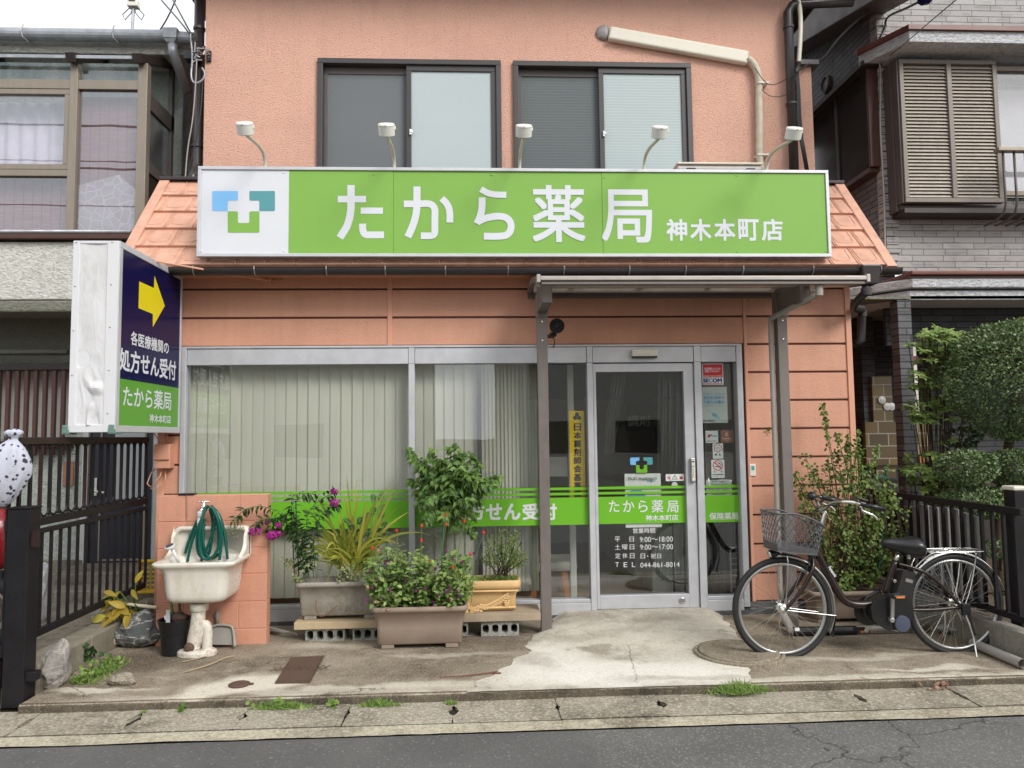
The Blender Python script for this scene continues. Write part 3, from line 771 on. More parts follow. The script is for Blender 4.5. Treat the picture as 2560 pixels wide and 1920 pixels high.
for c,x in((7,110),(7,460),(7,872),(7,1209),(7,1553),(7,1912),(12,297),(12,671),(12,993),(12,1321),(12,1722),(15,590)):
 X=W(c,x,270 if c==7 else 90,gy).x
 pts=[(X,gy+math.cos(a)*(gr_+.004),gz+math.sin(a)*(gr_+.004))for a in[math.pi*(.98+.9*i/10)for i in range(11)]]
 obj('gutter_clip',MB().tube([(X,gy-gr_+.004,gz+.012)]+pts,.005,6),M['steel'],gobj)
hx=W(15,520,100,gy).x;hz=W(15,520,65,gy).z
mb=MB().lathe((hx,gy-.01,hz),(0,0,-1),[(0,.085),(.012,.088),(.016,.078),(.09,.070),(.15,.045),(.16,.042)],4)
rainhead=obj('rain_head',MB().add(*(lambda q:(q,[(0,1,2,3),(7,6,5,4),(0,4,5,1),(1,5,6,2),(2,6,7,3),(3,7,4,0)]))(
 [(hx-.082,gy-.082,hz),(hx-.082,gy+.06,hz),(hx+.082,gy+.06,hz),(hx+.082,gy-.082,hz),(hx-.062,gy-.062,hz-.16),(hx-.062,gy+.04,hz-.16),(hx+.062,gy+.04,hz-.16),(hx+.062,gy-.062,hz-.16)])),M['gutter'],shop,bevel=.01)
q=[W(15,516,185,gy-.01),W(15,516,225,gy-.01),W(15,440,305,6.0),W(15,440,325,6.05),W(15,488,335,6.25),W(15,490,360,6.28),W(15,485,530,6.28),W(15,440,560,6.3)]
obj('downpipe',MB().tube(q,.034,14),M['gutter'],shop,smooth=True)
for z_ in(q[1],q[5]):obj('pipe_collar',MB().lathe(z_,(0,0,1),[(-.03,.036),(-.03,.040),(.03,.040),(.03,.036)],14),M['gutter'],rainhead,smooth=False)
# upper storey downpipes
xr_=W(3,1805,500,YU-.07).x;ztop=W(3,1805,25,YU-.07).z
q=[(rr+.1,YU-.07,ztop+.03),(xr_+.12,YU-.07,ztop+.0),(xr_+.04,YU-.07,ztop-.02),(xr_,YU-.07,ztop-.09),(xr_,YU-.07,rz1)]
dp=obj('downpipe',MB().tube(q,.045,14),M['gutter'],shop,smooth=True)
for yy in(180,675):
 zc=W(3,1805,yy,YU-.07).z;obj('pipe_collar',MB().lathe((xr_,YU-.07,zc),(0,0,1),[(-.012,.046),(-.012,.053),(.012,.053),(.012,.046)],14),M['gutter'],dp)
xl_=W(2,42,500,YU+.1).x
dp=obj('downpipe',MB().tube([(xl_,YU+.1,ZE+.1),(xl_,YU+.1,W(1,1275,1060,YU+.1).z),(xl_+.01,YU+.02,W(1,1275,1110,YU).z),(xl_+.02,YU-.04,W(1,1275,1150,YU).z),(xl_+.02,YU-.08,rz1)],.048,14),M['gutter'],shop,smooth=True)
for yy in(188,950):
 zc=W(2,42,yy,YU+.1).z;obj('pipe_collar',MB().lathe((xl_,YU+.1,zc),(0,0,1),[(-.012,.05),(-.012,.056),(.012,.056),(.012,.05)],14),M['gutter'],dp)
# ------------------------------------------------------------ shop front: frames, panes, door
YF0,YF1,YG=YW-.03,YW+.07,YW+.022
bx=lambda c,x,y:W(c,x,y,YW).x
m_mid0,m_mid1=bx(7,1341,1100),bx(7,1376,1100)
pj0,pj1=bx(13,20,850),bx(13,66,850)
dj0,dj1=bx(13,311,850),bx(13,345,850)
sj0,sj1=bx(13,950,850),bx(13,992,850)
zb=W(13,650,157,YW).z;ztb=W(13,650,52,YW).z;glass_z0=W(8,900,1200,YW).z
sfz=W(13,1100,1538,YW).z
mb=MB()
mb.box(wx0,wx0+.042,YF0,YF1,wz0,wz1);mb.box(wx1-.05,wx1,YF0,YF1,.062,wz1)
for a,b in((m_mid0,m_mid1),(pj0,pj1),(dj0,dj1),(sj0,sj1)):mb.box(a,b,YF0,YF1,.05,zb+.0)
mb.box(wx0+.042,wx1-.05,YF0-.004,YF1,wz1-.018,wz1+.0)
fr=obj('shop_window',mb,M['alu'],shop,bevel=.004,label='white aluminium shop front with four fixed panes and a door')
for a,b in((wx0+.042,m_mid0),(m_mid1,pj0),(pj1,dj0),(dj1,sj0),(sj1,wx1-.05)):
 obj('transom',MB().box(a+.003,b-.003,YF0+.006,YF1,zb,wz1-.020),M['alu'],fr,bevel=.003)
for a,b in((m_mid0,m_mid1),(pj0,pj1),(dj0,dj1),(sj0,sj1)):
 obj('mullion_head',MB().box(a,b,YF0,YF1,zb+.001,wz1-.019),M['alu'],fr,bevel=.003)
for a,b,z0 in((wx0+.042,m_mid0,wz0),(m_mid1,pj0,wz0),(pj1,dj0,.05),(sj1,wx1-.05,.065)):
 z1=glass_z0 if z0<.06 else sfz
 obj('bottom_rail',MB().box(a,b,YF0+.004,YF1,z0-.03,z1-.03).box(a,b,YF0+.012,YF1,z1-.028,z1),M['alu'],fr,bevel=.003)
panes=[(wx0+.042,m_mid0,glass_z0),(m_mid1,pj0,glass_z0),(pj1,dj0,glass_z0),(sj1,wx1-.05,sfz)]
for a,b,z1 in panes:
 obj('pane',MB().box(a,b,YG,YG+.006,z1,zb),M['glass'],fr)
# door leaf
dz0,dz1=W(13,650,1612,YW).z,W(13,620,163,YW).z
dl0,dl1=dj1+.004,sj0-.004
lx0,lx1=bx(13,365,850),bx(13,888,850)
door=obj('door',MB().box(dl0,lx0,YF0+.02,YF1-.02,dz0,dz1).box(lx1,dl1,YF0+.02,YF1-.02,dz0,dz1)
           .box(lx0,lx1,YF0+.02,YF1-.02,W(13,650,212,YW).z,dz1).box(lx0,lx1,YF0+.02,YF1-.02,dz0,W(13,650,1532,YW).z),M['alu'],shop,bevel=.003,label='sliding glass door in a white aluminium leaf')
dg0,dg1=W(13,650,1532,YW).z,W(13,650,212,YW).z
obj('pane',MB().box(lx0,lx1,YG+.01,YG+.016,dg0,dg1),M['glass_door'],door)
X0,X1,Z0,Z1=rect(13,916,724,944,866,YF0)
hd=obj('push_handle',MB().box(X0,X1,YF0-.012,YF0+.02,Z0,Z1),M['steel'],door,bevel=.006)
obj('handle_plate',MB().box(X0+.008,X1-.006,YF0-.014,YF0-.012,Z0+.012,Z1-.012),M['cream'],hd)
p=W(13,869,1570,YF0);obj('door_lock',MB().lathe((p.x,YF0+.02,p.z),(0,-1,0),[(0,.026),(.006,.026),(.008,.022),(.006,.014),(.010,.012),(.010,0)],20),M['steel'],door)
obj('threshold',MB().box(dj1,sj0,YF0,YF1,.03,dz0-.008),M['alu_grey'],shop,bevel=.003)
# window sill over the block wall
# ------------------------------------------------------------ interior
M['in_wall']=plain('in_wall',(.72,.72,.68,1),.8,0,.2,.05)
M['in_floor']=plain('in_floor',(.34,.23,.15,1),.35,0,.5,.15,8)
M['in_white']=plain('in_white',(.62,.62,.59,1),.5)
M['in_dark']=plain('in_dark',(.07,.07,.072,1),.6)
ix0,ix1,iy1,iz1=XL+.17,XR-.17,10.2,2.55
room=MB().box(ix0,ix1,iy1,iy1+.1,0,iz1).box(ix0,ix1,YW+.17,iy1,iz1,iz1+.1)
obj('room_wall',room,M['in_wall'],shop)
obj('room_floor',MB().box(ix0,ix1,YW+.072,iy1,-.02,.045),M['in_floor'],shop)
# ------------------------------------------------------------ main signboard
YS=5.87
sx0,sx1,sz0,sz1=W(2,33,1350,YS).x,W(3,2063,1400,YS).x,W(0,1280,641.5,YS).z,W(0,1280,420,YS).z
sgn=thing('signboard','long green pharmacy signboard with white lettering and a white logo panel above the eaves','signboard',((sx0+sx1)/2,YS,sz0))
M['alu_white']=metal('alu_white',(.58,.59,.62,1),.4,.3,.05)
fw_=.026
mb=MB().frame(sx0,sx1,sz0,sz1,fw_,YS,YS+.085)
obj('frame',mb,M['alu_white'],sgn,bevel=.003)
logo_x=W(2,624,1400,YS).x
seams=[W(2,1305,1400,YS).x,W(3,588,1400,YS).x]
yp=YS+.012
obj('logo_panel',MB().box(sx0+fw_,logo_x,yp,yp+.02,sz0+fw_,sz1-fw_),M['sign_white'],sgn)
xs=[logo_x]+seams+[sx1-fw_]
for i in range(3):
 obj('green_panel',MB().box(xs[i]+(.0008 if i else 0),xs[i+1]-.0008,yp+(.002 if i==1 else 0),yp+.02,sz0+fw_,sz1-fw_),M['sign_green'],sgn,bevel=.001,bseg=1)
obj('backing',MB().box(sx0+fw_,sx1-fw_,yp+.022,yp+.04,sz0+fw_,sz1-fw_),M['bronze_dark'],sgn)
def flat(pts,Y,r=0.0):
 """flat outline with rounded corners: pts (x,z,round?)"""
 out=[];n=len(pts)
 for i,p_ in enumerate(pts):
  if r and len(p_)>2 and p_[2]:
   P=Vector(p_[:2]);A=Vector(pts[i-1][:2]);B=Vector(pts[(i+1)%n][:2])
   u=(A-P).normalized()*r;v=(B-P).normalized()*r
   for k in range(6):
    t=k/5;q=(P+u)*(1-t)**2+P*2*t*(1-t)+(P+v)*t*t
    out.append((q.x,q.y))
  else:out.append((p_[0],p_[1]))
 return[(x,Y,z)for x,z in out]
def addflat(mb,pts,Y,r=0.0):
 vs=flat(pts,Y,r);mb.add(vs,[tuple(range(len(vs)))]);return mb
def logo(parent,fx,Y,r):
 """three part mark: blue hook, teal hook, green cup"""
 A=[(131,1238,1),(298,1238,0),(298,1300,1),(232,1300,1),(232,1368,0),(131,1368,1)]
 B=[(372,1238,0),(538,1238,1),(538,1368,1),(437,1368,0),(437,1300,1),(372,1300,1)]
 D=[(232,1370,0),(298,1370,1),(298,1445,1),(372,1445,1),(372,1370,1),(437,1370,0),(437,1508,1),(232,1508,1)]
 for nm,pts,mt in(('logo_blue',A,'blue_a'),('logo_teal',B,'teal'),('logo_green',D,'sign_green' if parent is sgn else 'decal_green')):
  obj(nm,addflat(MB(),[(*fx(x,y),k)for x,y,k in pts],Y,r),M[mt],parent)
def f2(x,y):p_=W(2,x,y,yp);return(p_.x,p_.z)
logo(sgn,f2,yp-.0015,.012)
# lettering, brush stroke by stroke for the kana
yl=yp-.0018;K=1/2.5925/CAM_F*yp
def st(chars,parent):
 for ch in chars:
  mb=MB()
  for i,(pts,wd)in enumerate(ch):stroke(mb,[f2(*p_)for p_ in pts],wd*K,yl-.0001*i)
  obj('letter',mb,M['sign_white'],parent)
TA=[([(1031,1200),(1031,1290),(1031,1370),(1010,1460),(985,1500),(958,1542)],48),([(945,1291),(1128,1291)],44),([(1093,1366),(1238,1366)],42),([(1106,1450),(1106,1490),(1118,1522),(1165,1523),(1245,1522)],45)]
KA=[([(1458,1209),(1458,1300),(1456,1380),(1432,1465),(1398,1537)],47),([(1372,1322),(1470,1322),(1545,1318),(1576,1350),(1574,1400),(1574,1470),(1574,1522),(1540,1530),(1483,1528)],45),([(1618,1287),(1655,1322),(1672,1370),(1671,1443)],45)]
RA=[([(1872,1226),(1915,1252),(1960,1262),(2037,1263)],42),([(1880,1280),(1880,1350),(1868,1405),(1846,1450)],46),([(1846,1440),(1905,1412),(1990,1398),(2052,1415),(2074,1468),(2050,1525),(1985,1533),(1891,1531)],46)]
st([TA,KA,RA],sgn)
def rect3(c,x0,y0,x1,y1,Y):a,b,z0,z1=rect(c,x0,y0,x1,y1,Y);return a,b,z0,z1
for s_,x0,y0,x1,y1 in(('薬',130,1200,474,1570),('局',580,1228,908,1573)):
 mb=MB();text(mb,s_,*rect3(3,x0,y0,x1,y1,yp),yl,.014);obj('letter',mb,M['sign_white'],sgn)
for i,s_ in enumerate('神木本町店'):
 x0,x1=((1000,1135),(1154,1290),(1310,1446),(1466,1600),(1617,1755))[i]
 mb=MB();text(mb,s_,*rect3(3,x0,1420,x1,1561,yp),yl,.026);obj('letter',mb,M['sign_white'],sgn)
for c,x,y in((2,66,1114),(2,596,1120),(2,62,1630),(2,598,1628),(2,1178,1132),(2,1942,1134),(2,1180,1638),(2,1942,1640),(3,600,1150),(3,1456,1137),(3,2030,1137),(3,606,1640),(3,1460,1632),(3,2036,1630)):
 p_=W(c,x,y,yp);obj('screw',MB().lathe((p_.x,yp+.001,p_.z),(0,-1,0),[(0,.009),(.003,.008),(.0045,.004),(.0045,0)],12),M['sign_white' if c==2 and x<620 else 'sign_green'],sgn,smooth=True)
obj('bracket',MB().box(sx0+.6,sx0+.65,YS+.085,6.3,sz0+.1,sz0+.15).box(sx1-.65,sx1-.6,YS+.085,6.3,sz0+.1,sz0+.15).box(sx0+.6,sx0+.65,YS+.085,6.6,sz1-.2,sz1-.15).box(sx1-.65,sx1-.6,YS+.085,6.6,sz1-.2,sz1-.15),M['steel'],sgn)
# lamps on top of the sign
spots=[((2,476,1085),'leftmost white sign lamp, above the logo end of the green signboard'),((2,1312,1090),'white sign lamp in front of the left upper window'),
         ((3,50,1097),'white sign lamp at the left edge of the right upper window'),((3,855,1097),'white sign lamp in front of the right half of the right upper window'),
         ((3,1650,1097),'rightmost white sign lamp, beside the wrapped air conditioner pipe')]
M['lamp_white']=plain('lamp_white',(.74,.74,.69,1),.35,0,.5,.03)
for(c,x,y),lab in spots:
 p_=W(c,x,y,YS+.05);b=Vector((p_.x,YS+.05,sz1))
 t=thing('sign_lamp',lab,'lamp',b,'lamps along the top of the signboard')
 hp=b+Vector((0,-.535,.105))
 q=[b,b+Vector((0,-.01,.05)),b+Vector((0,-.05,.10)),b+Vector((0,-.16,.115)),b+Vector((0,-.30,.10)),hp+Vector((0,.06,-.035)),hp+Vector((0,.03,-.03))]
 P=[Vector(k)for k in q]
 for _ in range(2):
  z=[P[0]]
  for i in range(len(P)-1):z+=[P[i]*.75+P[i+1]*.25,P[i]*.25+P[i+1]*.75]
  z.append(P[-1]);P=z
 obj('arm',MB().tube(P,.0125,10),M['lamp_arm'],t,smooth=True)
 obj('base_plate',MB().box(b.x-.03,b.x+.03,b.y-.03,b.y+.03,b.z,b.z+.006),M['lamp_arm'],t,bevel=.002)
 ax=Vector((0,-.52,.85)).normalized()
 h=obj('lamp_head',MB().lathe(hp,ax,[(-.042,.052),(-.04,.060),(.030,.061),(.031,.063),(.034,.063),(.043,.058),(.047,.03),(.047,0)],32),M['lamp_white'],t,smooth=False,bevel=.0015)
 obj('lens',MB().lathe(hp,ax,[(-.046,.046),(-.041,.050)],24),M['in_white'],h)
 obj('switch',MB().box(hp.x+.052,hp.x+.068,hp.y-.008,hp.y+.008,hp.z+.002,hp.z+.026),M['lamp_white'],h)
 obj('screw',MB().ball(hp+ax*.036+Vector((0,-.0555,-.03)),.004),M['steel'],h)
 obj('screw',MB().ball(hp+ax*-.038+Vector((0,-.051,-.03)),.004),M['steel'],h)
# ------------------------------------------------------------ projecting box sign on the left corner
ysn,ysf=5.06,6.14
sxr=W(5,752,900,ysn).x;sxl=W(5,452,900,ysn).x
zt_,zb_=W(5,620,108,ysn).z,W(5,600,1350,ysn).z
bs=thing('box_sign','battered white box sign with a yellow arrow on navy, on the left shop corner','sign',((sxl+sxr)/2,(ysn+ysf)/2,zb_))
M['sign_sheet']=None
def dented():
 a=NT('dented_sheet');v=a.coord();n=a.noise(a.coord((1,1,.5)),7,3,.6,.5);n2=a.noise(v,26,4,.7)
 c=a.ramp(a.noise(a.coord((2,2,.6)),6,6,.7),[(.32,(.55,.54,.52,1)),(.46,(.64,.64,.645,1)),(.7,(.70,.70,.71,1))])
 return a.fin(c,.38,.5,.0,a.bump(n,.35,.03))
M['dented_sheet']=dented()
e=.006;ft=.055
mb=MB().box(sxl,sxr,ysn+e,ysf,zb_,zt_)
obj('casing',MB().box(sxl+.004,sxr-.004,ysn+.01,ysf,zb_+.004,zt_-.004),M['white'],bs)
obj('front_edging',MB().box(sxl,sxl+.045,ysn-.002,ysn+.012,zb_,zt_).box(sxr-.075,sxr,ysn-.002,ysn+.012,zb_,zt_).box(sxl+.045,sxr-.075,ysn-.002,ysn+.012,zt_-.02,zt_).box(sxl+.045,sxr-.075,ysn-.002,ysn+.012,zb_,zb_+.05),M['white'],bs,bevel=.003)
# crumpled front sheet as real dents
nx_,nz_=26,90;vs=[];rd=random.Random(5)
for j in range(nz_+1):
 for i in range(nx_+1):
  u,v_=i/nx_,j/nz_;x=sxl+.043+(sxr-sxl-.116)*u;z=zb_+.048+(zt_-zb_-.066)*v_
  edge=min(u,1-u,.12)/.12
  d=.010*mnoise.noise(Vector((u*1.5,v_*3.2,.3)))
  low=max(0,1-v_/.42)
  d+=low*.035*abs(mnoise.noise(Vector((u*2.2+v_*3,v_*6,4))))-low*.03*max(0,mnoise.noise(Vector((u*3-v_*2,v_*11,9))))
  d+=.03*max(0,1-math.hypot((u-.12)/.35,(v_-.36)/.05))-.025*max(0,1-math.hypot((u-.75)/.4,(v_-.2)/.04))
  vs.append((x,ysn+.004+d*(.25+.75*edge),z))
obj('front_sheet',MB().add(vs,[(j*(nx_+1)+i,j*(nx_+1)+i+1,(j+1)*(nx_+1)+i+1,(j+1)*(nx_+1)+i)for j in range(nz_)for i in range(nx_)]),M['dented_sheet'],bs)
fr_y0,fr_y1=ysn,ysf
t3=.045
obj('face_frame',MB().box(sxr-.003,sxr+.008,fr_y0,fr_y0+t3,zb_+t3,zt_-t3).box(sxr-.003,sxr+.008,fr_y1-.03,fr_y1,zb_+t3,zt_-t3)
 .box(sxr-.003,sxr+.008,fr_y0,fr_y1,zb_,zb_+t3).box(sxr-.003,sxr+.008,fr_y0,fr_y1,zt_-t3,zt_),M['alu_white'],bs,bevel=.003)
zg=WX(5,755,997,sxr).z
gA=WX(5,755,997,sxr);gB=WX(5,1147,1062,sxr);zg=(gA.z+gB.z)/2
obj('navy_face',MB().box(sxr-.002,sxr+.001,fr_y0+t3,fr_y1-.03,zg,zt_-t3),M['navy'],bs)
obj('green_face',MB().box(sxr-.002,sxr+.0012,fr_y0+t3,fr_y1-.03,zb_+t3,zg),M['side_green'],bs)
def fX(off):
 return lambda x,y:(lambda p_:(sxr+off,p_.y,p_.z))(WX(5,x,y,sxr))
f=fX(.0025)
pts=[f(*p_)for p_ in((900,372),(995,415),(999,335),(1066,530),(988,668),(988,583),(895,545))]
obj('arrow',MB().add(pts,[tuple(range(7))]),M['arrow_yellow'],bs)
def side_text(s_,xl,ytl,ybl,xr,bold,nm='lettering'):
 a_=WX(5,xl,ytl,sxr);b_=WX(5,xl,ybl,sxr);y1=WX(5,xr,ytl+80,sxr).y
 mb=MB();n=len(s_)
 text(mb,s_,0,1,0,1,0,bold,nrm=lambda u,v_,k:(sxr+.0026+k,a_.y+u*(y1-a_.y),b_.z+v_*(a_.z-b_.z)))
 obj(nm,mb,M['sign_white'],bs)
side_text('各医療機関の',847,690,782,1092,.018);side_text('処方せん受付',772,797,948,1140,.024)
side_text('たから薬局',797,1044,1182,1108,.012);side_text('神木本町店',968,1231,1287,1104,.018)
for x_,z_ in[(sxl+.02,zt_-.012-k*.3)for k in range(4)]+[(sxr-.045,zt_-.01-k*.29)for k in range(5)]:
 obj('screw',MB().ball((x_,ysn-.002,z_),.006),M['steel'],bs)
M['verdigris']=plain('verdigris',(.16,.26,.22,1),.7,.3,.4,.3,40,.4)
for x_ in(sxl-.012,sxr-.015):obj('corner_clip',MB().box(x_-.022,x_+.022,ysn-.012,ysn+.1,zb_-.012,zb_+.02).box(x_-.018,x_+.018,ysn-.014,ysn-.008,zb_-.006,zb_+.05),M['verdigris'],bs,bevel=.003)
# stay rod from box sign to the eaves wall
a_=W(5,1000,240,5.8);b_=W(7,545,330,YW);q=W(5,995,238,5.75)
st_=obj('stay_rod',MB().tube([(sxr-.1,5.55,zt_+.0),(b_.x,YW-.02,b_.z)],.008,8).box(b_.x-.06,b_.x+.1,YW-.012,YW,b_.z-.008,b_.z+.008).box(b_.x-.012,b_.x+.012,YW-.03,YW,b_.z-.02,b_.z+.02),M['pink_trim'])
tag(st_,'thin salmon painted stay rod between the projecting sign and the wall','rod')
# ------------------------------------------------------------ entrance canopy
cyf,cyb,cyp=5.12,6.16,5.72
cx0,cx1=W(12,152,130,cyf).x,W(12,2053,130,cyf).x
czf=W(12,1000,113,cyf).z;czb=W(12,700,218,cyb-.02).z
can=thing('canopy','grey brown metal entrance canopy on two posts over the pharmacy door','canopy',((cx0+cx1)/2,cyp,.03))
obj('front_beam',MB().box(cx0,cx1,cyf,cyf+.055,czf-.036,czf).box(cx0+.02,cx1-.02,cyf+.008,cyf+.07,czf-.060,czf-.038),M['bronze'],can,bevel=.004)
M['beam_light']=metal('beam_light',(.42,.39,.36,1),.4,.4,.06)
obj('front_cap',MB().box(cx0+.014,cx1-.014,cyf-.006,cyf+.002,czf-.032,czf-.003).box(cx0-.012,cx0+.014,cyf-.008,cyf+.06,czf-.048,czf+.010).box(cx1-.014,cx1+.012,cyf-.008,cyf+.06,czf-.048,czf+.010),M['beam_light'],can,bevel=.004)
M['poly']=glass_mat('poly',(.62,.59,.56,1),1.0,.1,.35)
npan=8;vs=[]
def croof(t):return cyf+.05+(cyb-cyf-.06)*t,czf-.03+(czb-czf+.05)*t+.05*math.sin(math.pi*t)
for k in range(npan+1):
 y_,z_=croof(k/npan);vs+=[(cx0+.02,y_,z_),(cx1-.02,y_,z_)]
obj('roof_sheet',MB().add(vs,[(2*k,2*k+1,2*k+3,2*k+2)for k in range(npan)]),M['poly'],can,solid=.006)
for t_ in(.22,.50,.76):
 y_,z_=croof(t_);obj('purlin',MB().box(cx0+.03,cx1-.03,y_-.028,y_+.028,z_-.055,z_-.006),M['beam_light'],can,bevel=.003)
obj('wall_beam',MB().box(cx0+.0,cx1-.0,cyb-.045,cyb+.03,czb-.03,czb+.06),M['bronze_dark'],can,bevel=.003)
for k in range(4):
 x_=cx0+.35+(cx1-cx0-.7)*k/3
 mb=MB()
 for i in range(npan):
  (ya,za),(yb_,zb2)=croof(i/npan),croof((i+1)/npan);mb.bar((x_,ya,za-.008),(x_,yb_,zb2-.008),.035,.014)
 obj('rafter',mb,M['bronze'],can)
vs0=[]
for x_ in(cx0+.01,cx1-.01):
 mb=MB()
 for i in range(npan):
  (ya,za),(yb_,zb2)=croof(i/npan),croof((i+1)/npan);mb.bar((x_,ya,za),(x_,yb_,zb2),.03,.04)
 obj('side_rail',mb,M['bronze'],can)
ptop=W(12,178,230,cyp).z
for k,(xa,xb,tipx)in enumerate(((W(12,148,600,cyp).x,W(12,207,600,cyp).x,0),(W(12,1537,600,cyp).x,W(12,1594,600,cyp).x,0))):
 base=.02 if k==0 else 0
 obj('post',MB().box(xa,xb,cyp,cyp+.08,base-.03,ptop),M['bronze'],can,bevel=.004)
 xm=(xa+xb)/2
 tz0,tz1=W(12,262,268,5.3).z,W(12,262,150,5.3).z
 ax0,ax1=xm-.036,xm+.036
 prof=[(5.30,tz1),(5.30,tz0),(cyp-.01,W(12,180,322,cyp).z),(cyp+.10,W(12,180,350,cyp).z),(cyp+.10,ptop+.03),(cyp+.0,ptop+.05)]
 n=len(prof);vs=[(ax0,y_,z_)for y_,z_ in prof]+[(ax1,y_,z_)for y_,z_ in prof]
 obj('arm',MB().add(vs,[tuple(range(n)),tuple(range(2*n-1,n-1,-1))]+[(i,(i+1)%n,n+(i+1)%n,n+i)for i in range(n)]),M['bronze'],can,bevel=.004)
 zc=W(12,178,355,cyp).z
 obj('collar',MB().box(xa-.006,xb+.006,cyp-.006,cyp+.086,zc,ptop+.02),M['bronze'],can,bevel=.004)
 for yy in(378,487):
  z_=W(12,178,yy,cyp).z;obj('bolt',MB().lathe((xm,cyp,z_),(0,-1,0),[(0,.009),(.004,.009),(.006,.005),(.006,0)],12),M['silver'],can,smooth=True)
# canopy drain: spout from the front beam, sloping pipe and downpipe along the right post
M['pipe_grey']=plain('pipe_grey',(.34,.315,.28,1),.4,0,.45,.07)
p0=W(12,1769,160,cyf+.06);p1=W(12,1769,228,cyf+.06);p2=W(12,1500,368,cyp+.0);
xd=W(12,1497,600,cyp+.05).x
obj('spout',MB().tube([p0,p1],.028,16),M['pipe_grey'],can,smooth=False)
obj('drain_pipe',MB().tube([p1+Vector((0,0,.03)),p1+Vector((-.03,.03,.0)),(xd,cyp+.04,p2.z+.02),(xd,cyp+.05,p2.z-.06),(xd,cyp+.05,.30),(xd,cyp+.05,.2)],.021,12),M['pipe_grey'],can,smooth=True)
gA=W(14,478,1125,5.6);gB=W(14,615,1205,5.45)
gp_=thing('ground_pipe','grey drain pipe with a black sleeve lying on the ground behind the bicycle','pipe',(gB.x,gB.y,0))
yb0=5.42
pA=Vector((xd,cyp+.05,.20));pB=Vector((xd,cyp+.02,.10));pC=Vector((gB.x-.02,5.50,.032));pD=Vector((G(14,1090,1215,.03).x,5.50,.03));pE=Vector((G(14,1640,1205,.03).x,5.52,.03));
obj('elbow',MB().tube([pA,pB,pC,pC+Vector((.03,0,0))],.030,14),M['pipe_grey'],gp_,smooth=True)
obj('sleeve',MB().tube([pC,pD],.034,14),M['black'],gp_,smooth=False)
obj('straight_pipe',MB().tube([pD+Vector((-.05,0,0)),pE,Vector((3.25,5.5,.03))],.030,14),M['pipe_grey'],gp_,smooth=True)
lp=[G(14,1850,1270,.035),G(14,2205,1418,.035)]
o=obj('plastic_pipe',MB().tube(lp,.032,16,caps=False).tube([lp[0],lp[1]+(lp[1]-lp[0])*.001],.028,16,caps=False),M['pipe_grey'],smooth=True);tag(o,'loose grey plastic pipe lying against the low wall behind the bicycle rear wheel','pipe')
# ------------------------------------------------------------ fixtures on the facade
p_=W(12,255,408,6.05)
hs=thing('horn_speaker','small round black alarm horn under the canopy by the left post','alarm horn',(p_.x,6.2,p_.z-.1))
r_=44/2.304/CAM_F*6.05
mb=MB().lathe((p_.x,6.0,p_.z),(0,1,0),[(.0,r_*.96),(-.006,r_),(.0,r_),(.05,r_*.9),(.09,r_*.55),(.10,0)],32)
obj('body',mb,M['black'],hs,smooth=False)
M['black_gloss']=plain('black_gloss',(.02,.02,.02,1),.2)
mb=MB()
for k in range(18):
 an=2*math.pi*k/18;c_,s_=math.cos(an),math.sin(an)
 mb.bar((p_.x+c_*r_*.45,5.992,p_.z+s_*r_*.45),(p_.x+c_*r_*.92,5.992,p_.z+s_*r_*.92),.004,.006,up=(0,1,0))
mb.lathe((p_.x,5.996,p_.z),(0,-1,0),[(0,r_*.34),(.008,r_*.3),(.010,0)],20)
obj('grille',mb,M['black_gloss'],hs)
b_=W(12,222,462,6.12)
obj('bracket',MB().bar((p_.x-.02,6.06,p_.z-.06),(b_.x,6.15,b_.z),.05,.03),M['black'],hs,bevel=.004)
e_=W(12,236,518,6.17)
obj('cable',MB().tube([(b_.x+.02,6.12,b_.z),(b_.x+.035,6.13,b_.z-.04),(b_.x+.03,6.16,b_.z-.09),(e_.x,6.165,e_.z)],.004,6),M['black'],hs)
X0,X1,Z0,Z1=rect(13,563,82,716,131,YF0)
se=thing('door_sensor','cream automatic door sensor on the transom above the glass door','sensor',((X0+X1)/2,YF0,Z0))
obj('sensor_body',MB().box(X0,X1,YF0-.045,YF0,Z0+.012,Z1),M['cream'],se,bevel=.008)
obj('sensor_eye',MB().box(X0+.006,X1-.006,YF0-.038,YF0-.002,Z0,Z0+.011),M['black'],se)
obj('cover_line',MB().box(X0+.004,X1-.004,YF0-.0465,YF0-.045,Z0+.030,Z0+.033),M['lamp_arm'],se)
X0,X1,Z0,Z1=rect(13,1264,758,1300,829,YW)
db=thing('doorbell','small cream doorbell on the pink siding right of the door','doorbell',((X0+X1)/2,YW,Z0))
obj('plate',MB().box(X0,X1,YW-.014,YW,Z0,Z1),M['cream'],db,bevel=.004)
obj('button',MB().box((X0+X1)/2-.012,(X0+X1)/2+.012,YW-.018,YW-.014,Z0+.05,Z0+.085),M['teal'],db,bevel=.002)
